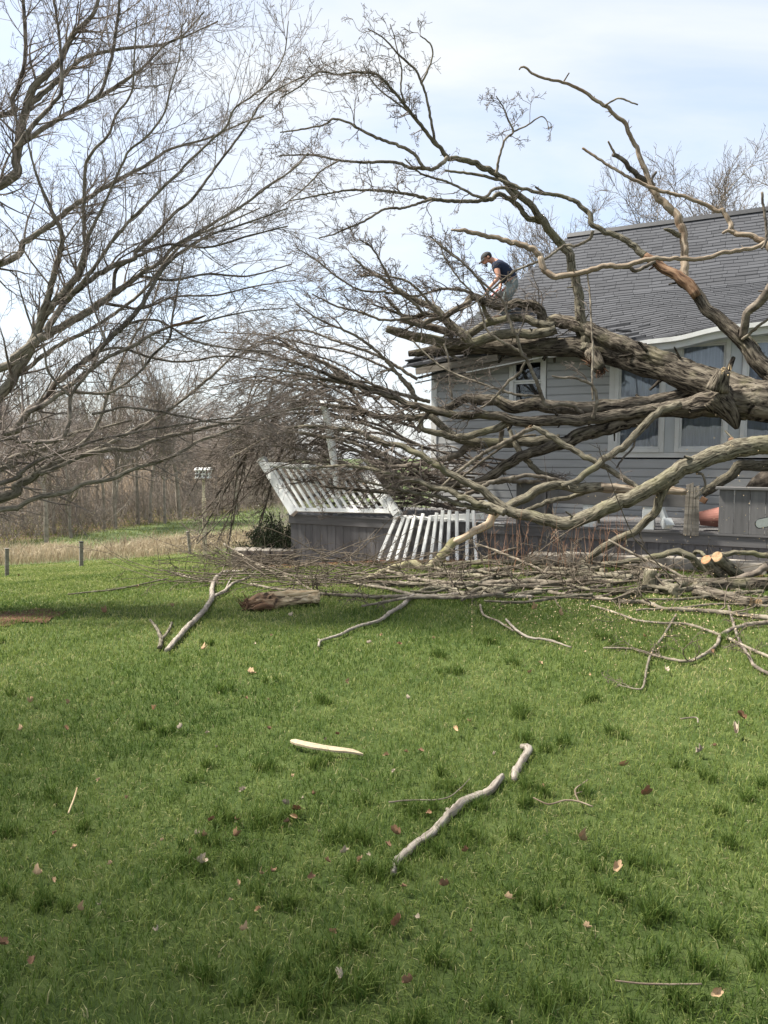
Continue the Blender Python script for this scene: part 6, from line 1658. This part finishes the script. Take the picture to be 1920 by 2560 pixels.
# branches in the pile along the deck, each a thing of its own
PILE = [
 (["1504,1411,6 1582,1402,7 1634,1393,7 1677,1380,8 1712,1387,9 1738,1406,9 1751,1419,9 1782,1428,9", "1734,1388,5 1740,1380,5 1751,1381,5 1764,1391,4.5"], 'stout smooth branch arching up to the two sawn logs', 'bark_olive', (9.6, 9.3), None),
 (["1200,1493,7 1226,1480,7 1308,1463,8 1374,1443,8.5 1439,1439,9 1504,1445,10 1582,1452,11"], 'thickest smooth branch in the middle of the brush pile', 'bark_olive', None, GT(dens=2, lens=(.2, .7))),
 (["1417,1456,8 1504,1458,8.5 1560,1462,8"], 'short grey limb lying just below the thickest smooth branch', 'bark_olive', None, None),
 (["1100,1412,4 1200,1406,6 1308,1406,6.5 1417,1411,7.5 1482,1419,8.5 1512,1430,8.5"], 'grey branch along the back of the brush pile, beside the splayed railing', 'bark_olive', (10.4, 9.9), GT(dens=2.5)),
 (["1060,1445,4 1200,1439,5 1330,1435,5.2 1460,1428,5"], 'straight thin branch running level through the brush pile', 'bark_thin', (9.9, 9.8), GT(dens=3)),
 (["1920,1415,8.5 1877,1437,7.5 1821,1448,6 1742,1454,5.2 1690,1454,4.5 1600,1445,3.5"], 'dark branch reaching in from the right edge over the logs', 'bark_dark', (8.6, 8.9), GT(dens=3.5)),
 (["1521,1350,3 1560,1372,3.2 1604,1393,3.4 1656,1415,3.6 1721,1448,4 1786,1463,4 1920,1493,3.2"], 'long slim branch slanting down to the right before the stone edging', 'bark_thin', (9.5, 8.3), GT(dens=3.5, trop=(0, 0, .1))),
 (["1287,1460,4 1343,1478,5 1395,1489,5.2 1478,1498,5.2 1547,1508,5.6 1612,1511,5.6 1656,1526,5.4 1721,1530,5.6 1808,1537,6.2 1930,1552,7"], 'longest grey branch along the front of the pile to the right edge', 'bark_thin', None, GT(dens=4, lens=(.25, .8))),
 (["1478,1519,2.6 1539,1537,2.8 1591,1556,3 1656,1563,3.2 1721,1567,3.6 1808,1597,4 1873,1628,4.2 1930,1652,4.4"], 'thin branch slanting over the grass to the right edge', 'bark_thin', None, GT(dens=3.5, lens=(.2, .6))),
 (["1930,1562,6.2 1868,1567,5.2 1808,1589,4.6 1790,1619,4.2 1756,1645,4.2 1712,1660,4 1634,1645,3.6 1578,1628,3 1508,1626,2"], 'grey branch curling back to the left on the grass at the right', 'bark_thin', None, GT(dens=3.5, lens=(.2, .55))),
 (["1690,1541,2.6 1660,1593,3 1630,1636,3 1617,1676,3 1608,1723,2.6 1591,1730,2.2 1543,1719,1.5"], 'crooked twig hanging down the lawn below the pile with a hooked end', 'bark_thin', None, GT(dens=2.5, lens=(.1, .3))),
 (["1821,1520,3 1842,1593,3.6 1873,1649,3.8 1886,1671,4.4 1930,1697,5.2"], 'dark twig crossing the others at the lower right edge', 'bark_dark', None, GT(dens=3, lens=(.15, .4))),
 (["627,1464,3 690,1477,3.6 753,1481,3.8 804,1489,4.2 922,1496,5 1006,1496,5 1040,1493,4"], 'thin branch lying behind the rotten log', 'bark_thin', None, GT(dens=5)),
 (["700,1440,2.6 795,1451,4 880,1458,4.4 1000,1462,5 1120,1470,5"], 'thin branch at the left of the pile below the mossy snapped limb', 'bark_thin', None, GT(dens=5)),
 (["880,1447,4.5 1000,1446,5 1130,1438,5.6 1230,1434,6"], 'grey branch running right from under the mossy snapped limb', 'bark_olive', None, GT(dens=3)),
 (["922,1468,5 1080,1466,5 1200,1464,5.4 1290,1458,5"], 'level branch in the front of the pile right of the mossy limb', 'bark_olive', None, GT(dens=3)),
 (["1190,1360,2.8 1240,1377,3.2 1290,1398,3.6 1340,1420,4 1395,1445,4.4 1420,1465,4.6 1432,1492,5"], 'slanting branch with a bent foot in the middle of the pile', 'bark_thin', (10.2, 8.9), GT(dens=4, trop=(0, 0, .1))),
 (["1370,1420,4 1355,1440,4.4 1340,1470,4.4 1325,1502,4.2"], 'short upright piece leaning across the thickest branch', 'bark_thin', (9.3, 8.9), None),
 (["1630,1460,5 1600,1475,6 1570,1493,6 1545,1505,5", "1625,1462,6 1640,1472,6 1642,1484,6"], 'crooked elbow branch before the upright stump', 'bark_olive', None, None),
 (["560,1360,2.8 640,1410,3.2 730,1450,3.4 800,1485,3"], 'long pale whip slanting down in front of the stone wall', 'bark_thin', (12.5, 10.2), GT(dens=4)),
 (["1130,1425,3 1180,1410,3.4 1235,1385,3 1290,1370,2.6"], 'thin branch rising to the right before the splayed railing', 'bark_thin', (10.5, 10.8), GT(dens=4, trop=(0, 0, .1))),
 (["1480,1500,4 1560,1485,4 1640,1462,4.2 1730,1450,4"], 'grey branch slanting up behind the longest front branch', 'bark_thin', None, GT(dens=3)),
 (["1590,1530,3 1700,1525,3.2 1800,1515,3.4 1925,1520,3.6"], 'level thin branch at the right beside the pale sawn end', 'bark_thin', None, GT(dens=4)),
 (["1750,1400,5 1790,1392,6.5 1830,1382,6.5 1880,1384,6.5 1930,1392,7"], 'smooth branch bowed over the edging right of the sawn logs', 'bark_olive', (9.4, 9.3), None),
]
for sp, lab, m, Yr, tw in PILE:
    ground_branch(sp, lab, m, 'cut branches heaped along the deck', tw, .02, 'branch', Y=Yr)

pr = np.random.default_rng(31)
for i in range(24):
    u0 = pr.uniform(1130, 1660) if i < 20 else pr.uniform(1560, 1950); v0 = pr.uniform(1425, 1500); L_ = pr.uniform(120, 380); r0_ = pr.uniform(4.2, 8.5)
    u1 = u0 - L_; v1 = v0 + pr.uniform(-40, 40)
    if u1 < 850: v1 = min(v1, 1470)
    ground_branch([f"{u0:.0f},{v0:.0f},{r0_:.1f} {u0-L_*.3:.0f},{v0+pr.uniform(-17,17):.0f} {u0-L_*.65:.0f},{(v0+v1)/2+pr.uniform(-17,17):.0f},{r0_*.75:.1f} {u1:.0f},{max(v1,1412):.0f},{r0_*.5:.1f}"],
        'smooth grey pole lying level among the others in the brush pile', ['bark_olive', 'bark_thin', 'bark_olive'][i % 3], 'grey poles in the brush pile', GT(dens=2.0, lens=(.2, .7)), .02 + .05 * pr.uniform(0, 1), 'branch')

# loose brush too fine to count
def brush():
    B = Batch()
    for (u0, u1, v0, v1, N) in ((540, 960, 1415, 1470, 90), (950, 1450, 1425, 1480, 20), (1400, 1925, 1435, 1515, 34), (560, 800, 1390, 1440, 36)):
        us, vs_ = rng.uniform(u0, u1, N), rng.uniform(v0, v1, N)
        base = np.array([gnd(u, v) for u, v in zip(us, vs_)]) + np.array([0, 0, .02])
        base[:, 2] += rng.uniform(0, .14, N)
        d = np.stack([rng.normal(-.3, 1, N), rng.normal(0, .35, N), rng.normal(.02, .11, N)], -1)
        P = grow(base, d, rng.uniform(.6, 2.2, N), 8, .11, (0, 0, -.02))
        P[:, :, 2] = np.maximum(P[:, :, 2], ground_z(P[:, :, 0], P[:, :, 1]) + .012)
        r = rng.uniform(.005, .012, N); B.add(P, r, r * .4, 4)
        c, a, b = spawn(P, r, r * .4, 4, .1, (.15, .5), 5, .2, (-.2, 0, .1), .4, 1.1, 1., .6, .0035); B.add(c, a, b, 3)
        c2, a2, b2 = spawn(c, a, b, 2, .2, (.05, .2), 3, .2, (0, 0, .2), .4, 1.1, 1., .7, .003); B.add(c2, a2, b2, 3)
    tag(B.make('brush_heap', M['twig_wood2']), 'loose tangle of thin brush along the foot of the deck', 'brush', kind='stuff')
    # slender suckers standing before the skirting
    B = Batch(); N = 60
    us = rng.uniform(1180, 1560, N); base = np.array([gnd(u, 1425 + rng.uniform(-15, 20)) for u in us])
    P = grow(base, np.stack([rng.normal(0, .12, N), rng.normal(0, .12, N), np.ones(N)], -1), rng.uniform(.3, 1.0, N), 6, .06, (0, 0, .1))
    B.add(P, np.full(N, .0045), np.full(N, .002), 3)
    c, a, b = spawn(P, np.full(N, .0045), np.full(N, .002), 3, .3, (.08, .25), 4, .2, (0, 0, .3), .4, .9, 1., .6, .0022); B.add(c, a, b, 3)
    tag(B.make('shrub_shoots', M['twig_red']), 'reddish bare shrub shoots standing before the deck skirting', 'shrub', kind='stuff')
M['twig_red'] = ramp_mat('twig_red', [(0.35, (0.20, 0.10, 0.06)), (0.65, (0.36, 0.22, 0.14))], scale=5, detail=2, rough=0.8, spec=0.2)
brush()

M['orange_cut'] = ramp_mat('orange_cut', [(0.35, (0.24, 0.11, 0.05)), (0.65, (0.38, 0.21, 0.11))], scale=30, detail=4, rough=0.8)
M['cut_bark'] = ramp_mat('cut_bark', [(0.35, (0.20, 0.17, 0.12)), (0.65, (0.34, 0.29, 0.21))], scale=30, detail=4, rough=0.85)
# ---- sawn logs
def log(label, a, b, r0, r1, face='cut_wood', both=False, m='bark_rough'):
    t = thing('sawn_log', label, 'log', tuple(a), 0, 'sawn logs by the deck')
    path_tube('bark', [a, (np.array(a) + b) / 2, b], [r0, (r0 + r1) / 2, r1], M[m], t, 22, .04, ridge=.07, lump=.06, seed=int(a[0] * 999) % 97)
    d = np.array(a) - b; d /= np.linalg.norm(d)
    lathe('cut_face', [(0, .004), (r0 * .8, .005), (r0 * .93, .003), (r0 * .96, -.004)], M[face], t, 20, tuple(d), np.array(a))
    if both: lathe('cut_face', [(0, .004), (r1 * .8, .005), (r1 * .93, .003), (r1 * .96, -.004)], M[face], t, 20, tuple(-d), np.array(b))
    return t
def lg(u, v, r):
    """Centre of a log end of radius r pixels seen at (u, v), its underside on the lawn; and that radius in metres."""
    g = gnd(u, v + r); return g + np.array([0, 0, rad(r, g[1])]), rad(r, g[1])
b1, r1 = lg(1846, 1438, 15); b2, r2 = lg(1806, 1440, 15)
log('sawn log with a round pale end propped against the stone edging', pix(1792, 1392, b1[1] - .22), b1, r1, r1 * 1.05, m='bark_olive')
log('sawn log showing an orange end just left of the pale ended one', pix(1765, 1399, b2[1] - .14), b2, r2 * .9, r2, 'orange_cut', m='bark_olive')
b3, r3 = lg(1622, 1462, 18)
log('upright stump with a sloping top behind the thickest branch', pix(1627, 1424, b3[1]), b3 - np.array([0, 0, r3]), r3 * .85, r3 * 1.1, 'cut_bark', m='bark_olive')
a4, r4 = lg(1692, 1478, 16); b4, _ = lg(1634, 1460, 15)
log('stubby log lying right of the elbow branch', a4, b4, r4, r4, 'cut_bark', m='bark_olive')
a5, r5 = lg(1880, 1506, 14); b5, r5b = lg(1738, 1477, 17)
log('long log lying on the grass with a pale sawn end facing right', a5, b5, r5, r5b)
a6, r6 = lg(1738, 1460, 14); b6, r6b = lg(2010, 1458, 18)
log('thick log lying behind the long one, cut by the right edge', a6, b6, r6, r6b, 'cut_bark')
a7, r7 = lg(1897, 1506, 10); b7, _ = lg(1930, 1498, 11)
log('short sawn block at the right edge, below the dark branch', a7, b7, r7, r7)
b8, r8 = lg(1524, 1470, 8)
log('small upright peg of wood in the middle of the pile', pix(1525, 1450, b8[1]), b8 - np.array([0, 0, r8]), r8, r8, 'cut_bark', m='bark_olive')

# ================================================================== LEAVES, CHIPS, SAWDUST
def leaf_mesh(seed, lobes, curl, size=1.0):
    r = random.Random(seed)
    n = 22; out = []
    for k in range(n):
        t = 2 * math.pi * k / n
        rr = 0.5 * (0.90 + 0.10 * math.cos(lobes * t)) * (1 + .22 * math.cos(t)) * r.uniform(.80, 1.10)
        out.append((rr * math.cos(t) * 1.25, rr * math.sin(t)))
    V = [(0, 0, 0)] + [(x * .5, y * .5, 0) for x, y in out] + [(x, y, 0) for x, y in out]
    def bend(p):
        x, y, _ = p
        z = curl * (y * y * 2.2 + .5 * x * x) + .10 * math.sin(x * 6 + seed) * y + r.uniform(-.025, .025)
        yy = y * (1 - .55 * min(1, curl * abs(y)))
        return (x * size, yy * size, z * size)
    V = [bend(v) for v in V]
    T = [(0, 1 + k, 1 + (k + 1) % n) for k in range(n)]
    Q = [(1 + k, 1 + n + k, 1 + n + (k + 1) % n, 1 + (k + 1) % n) for k in range(n)]
    b = len(V); stalk = [(-.5 * size, -.012 * size, .02 * size), (-.5 * size, .012 * size, .02 * size), (-.9 * size, .03 * size, .06 * size)]
    V += stalk; T.append((b, b + 1, b + 2))
    return mesh_np('dead_leaf', V, Q, T, smooth=True)
def leaf_mat(name, c0, c1):
    m = ramp_mat(name, [(0.3, c0), (0.7, c1)], scale=30, detail=6, rough=0.75, bump=.3, dist=.004, rnd=.22)
    return m
LM = [leaf_mat('leaf_tan', (.28, .18, .095), (.47, .33, .20)), leaf_mat('leaf_brown', (.13, .07, .036), (.26, .155, .09)), leaf_mat('leaf_pale', (.25, .20, .145), (.40, .335, .25))]
LPROT = []
for mi in range(3):
    row = []
    for q in range(4):
        me = leaf_mesh(10 * mi + q, [5, 3, 7, 5][q], [1.0, 1.7, 1.3, 2.2][q]); me.materials.append(LM[mi]); row.append(me)
    LPROT.append(row)
LLAB = ['tan curled dead leaf lying on the lawn', 'dark brown dead leaf lying on the lawn', 'bleached pale dead leaf lying on the lawn']
ZA = [(135, 100, 0, 26), (297, 105, 0, 14), (87, 222, 0, 16), (290, 220, 1, 18), (775, 215, 2, 24), (890, 235, 2, 12), (935, 295, 2, 12), (1168, 218, 1, 16), (1463, 240, 1, 14), (1405, 262, 2, 10), (1260, 420, 0, 15), (1053, 480, 2, 22), (552, 513, 0, 13),
      (430, 435, 0, 14), (1237, 545, 2, 24), (1303, 522, 2, 20), (1355, 500, 1, 22), (1295, 565, 1, 30), (1278, 597, 0, 24), (1235, 620, 1, 24), (1220, 645, 1, 16), (910, 612, 1, 22), (1020, 610, 1, 30), (1018, 680, 1, 40), (850, 675, 2, 24), (885, 680, 0, 20), (325, 728, 0, 18),
      (862, 795, 2, 36), (165, 848, 0, 26), (1380, 660, 2, 14), (1480, 755, 2, 24), (1595, 765, 2, 16), (1555, 785, 0, 22), (1415, 790, 1, 24), (1125, 845, 0, 38), (1175, 832, 1, 34), (1338, 860, 1, 28), (1030, 888, 0, 18), (345, 1003, 0, 22), (430, 980, 2, 24), (680, 1090, 2, 20),
      (1045, 1090, 0, 24), (1118, 997, 0, 20), (993, 960, 0, 14), (15, 1150, 1, 34), (140, 1230, 1, 34), (1480, 1290, 2, 28), (1430, 1095, 0, 24), (670, 125, 0, 20), (240, 665, 1, 16), (230, 870, 0, 18), (700, 700, 0, 14), (480, 800, 0, 16), (1500, 18, 0, 12), (1065, 85, 1, 12), (1160, 90, 0, 12), (820, 750, 0, 16)]
ZB = [(368, 183, 0, 20), (310, 215, 0, 24), (163, 312, 1, 20), (12, 330, 0, 20), (92, 315, 1, 16), (40, 400, 2, 14), (1020, 375, 0, 26), (1550, 168, 1, 28), (1520, 232, 2, 34), (1365, 315, 2, 28), (1125, 502, 1, 36), (60, 675, 1, 36), (20, 720, 1, 22), (350, 748, 1, 22), (855, 700, 0, 34), (1005, 820, 0, 36),
      (193, 580, 1, 22), (533, 950, 0, 30), (270, 895, 1, 30), (88, 900, 1, 20), (55, 1058, 1, 38), (140, 1035, 2, 26), (375, 1095, 1, 18), (117, 1310, 1, 32), (1443, 1355, 0, 32), (870, 1075, 0, 24), (1570, 615, 2, 8), (690, 465, 1, 14), (1425, 290, 1, 12), (470, 325, 2, 12), (108, 85, 2, 16)]
SRC = [(505, 1626, 0, 12), (623, 1684, 0, 16), (866, 1708, 0, 9), (920, 1610, 2, 10), (955, 1590, 0, 8), (1665, 1678, 2, 12), (265, 1533, 1, 16), (1338, 1524, 0, 14), (1402, 1540, 0, 12), (1350, 1660, 0, 10), (1320, 1684, 0, 8), (1475, 1690, 0, 8), (1612, 1593, 1, 12), (430, 1517, 0, 9), (345, 1470, 0, 10), (45, 1440, 1, 6), (590, 1630, 1, 8), (638, 1613, 2, 8), (1000, 1612, 1, 10), (1085, 1598, 0, 7), (1780, 1632, 1, 9), (722, 1540, 2, 9), (680, 1590, 0, 7)]
allL = [(x / 1.728, 1700 + y / 1.728, k, s / 1.728) for x, y, k, s in ZA] + [(960 + x / 1.728, 1700 + y / 1.728, k, s / 1.728) for x, y, k, s in ZB] + SRC
lr = random.Random(3)
for (u, v, k, s) in allL:
    p = gnd(u, v, .035)
    me = LPROT[k][lr.randrange(4)]
    o = bpy.data.objects.new('dead_leaf', me); COL.objects.link(o)
    o.location = p + np.array([0, 0, .006]); sz = rad(s, np.linalg.norm(p - EYE)) * 1.15
    o.scale = (sz, sz, sz); o.rotation_euler = (lr.uniform(-.9, .6), lr.uniform(-.7, .7), lr.uniform(0, 6.28))
    tag(o, LLAB[k], 'leaf', 'dead leaves scattered on the lawn')

def chips():
    # flakes of sawdust on the grass and hanging in the air under the saw
    def flakes(C, size):
        n = len(C); a = rng.standard_normal((n, 3)); a /= np.linalg.norm(a, axis=1, keepdims=True); b = np.cross(a, rng.standard_normal((n, 3))); b /= np.linalg.norm(b, axis=1, keepdims=True)
        s = size[:, None]
        V = np.stack([C - a * s, C + b * s * .6, C + a * s, C - b * s * .6, C + np.cross(a, b) * s * .3], 1).reshape(-1, 3)
        i = np.arange(n)[:, None] * 5
        T = (i[:, :, None] + np.array([[0, 1, 4], [1, 2, 4], [2, 3, 4], [3, 0, 4]])[None]).reshape(-1, 3); Q = i + np.array([[3, 2, 1, 0]])
        return V, Q, T
    N = 1500
    u = np.clip(rng.normal(1600, 190, N), 1180, 1930); v = 1490 + np.abs(rng.normal(0, 60, N))
    C = np.array([gnd(a, b, .05) for a, b in zip(u, v)]) + np.array([0, 0, .008])
    V, Q, T = flakes(C, rng.uniform(.004, .011, N))
    tag(obj('wood_chips', V, M['pale_wood'], quads=Q, tris=T), 'pale wood chips scattered on the grass before the pile', 'wood chips', kind='stuff')
    N = 330
    u = np.clip(rng.normal(1730, 150, N), 1330, 1930); v = np.clip(rng.normal(1300, 110, N), 900, 1480)
    C = np.array([pix(a, b, y) for a, b, y in zip(u, v, rng.uniform(6.5, 9.4, N))])
    V, Q, T = flakes(C, rng.uniform(.003, .009, N))
    tag(obj('flying_sawdust', V, M['pale_wood'], quads=Q, tris=T), 'flecks of sawdust drifting in the air at the right', 'sawdust', kind='stuff')
chips()
c = gnd(30, 1545)
V = [(c[0], c[1], float(ground_z(c[0], c[1])) + .03)]
for k in range(24):
    t = 6.283 * k / 24; r = 0.42 * random.uniform(.7, 1.2); x, y = c[0] + r * 1.5 * math.cos(t), c[1] + r * math.sin(t)
    V.append((x, y, float(ground_z(x, y)) + .012))
tag(obj('bare_soil', V, M['mulch'], tris=[(0, 1 + k, 1 + (k + 1) % 24) for k in range(24)], smooth=True), 'patch of bare brown soil in the lawn', kind='structure')
nest = thing('twig_nest', 'brown clump of dry twigs on the bench end of the deck', 'nest', tuple(on_plane(1385, 1203, .1)[2]))
B = Batch(); cN = on_plane(1385, 1197, .1)[2]
P = grow(cN + rng.normal(0, 1, (260, 3)) * np.array([.14, .1, .035]), rng.standard_normal((260, 3)) * np.array([1, 1, .4]), rng.uniform(.06, .2, 260), 5, .3, (0, 0, 0))
B.add(P, np.full(260, .004), np.full(260, .002), 3); B.make('twigs', M['twig_brown'], nest)['kind'] = 'stuff'
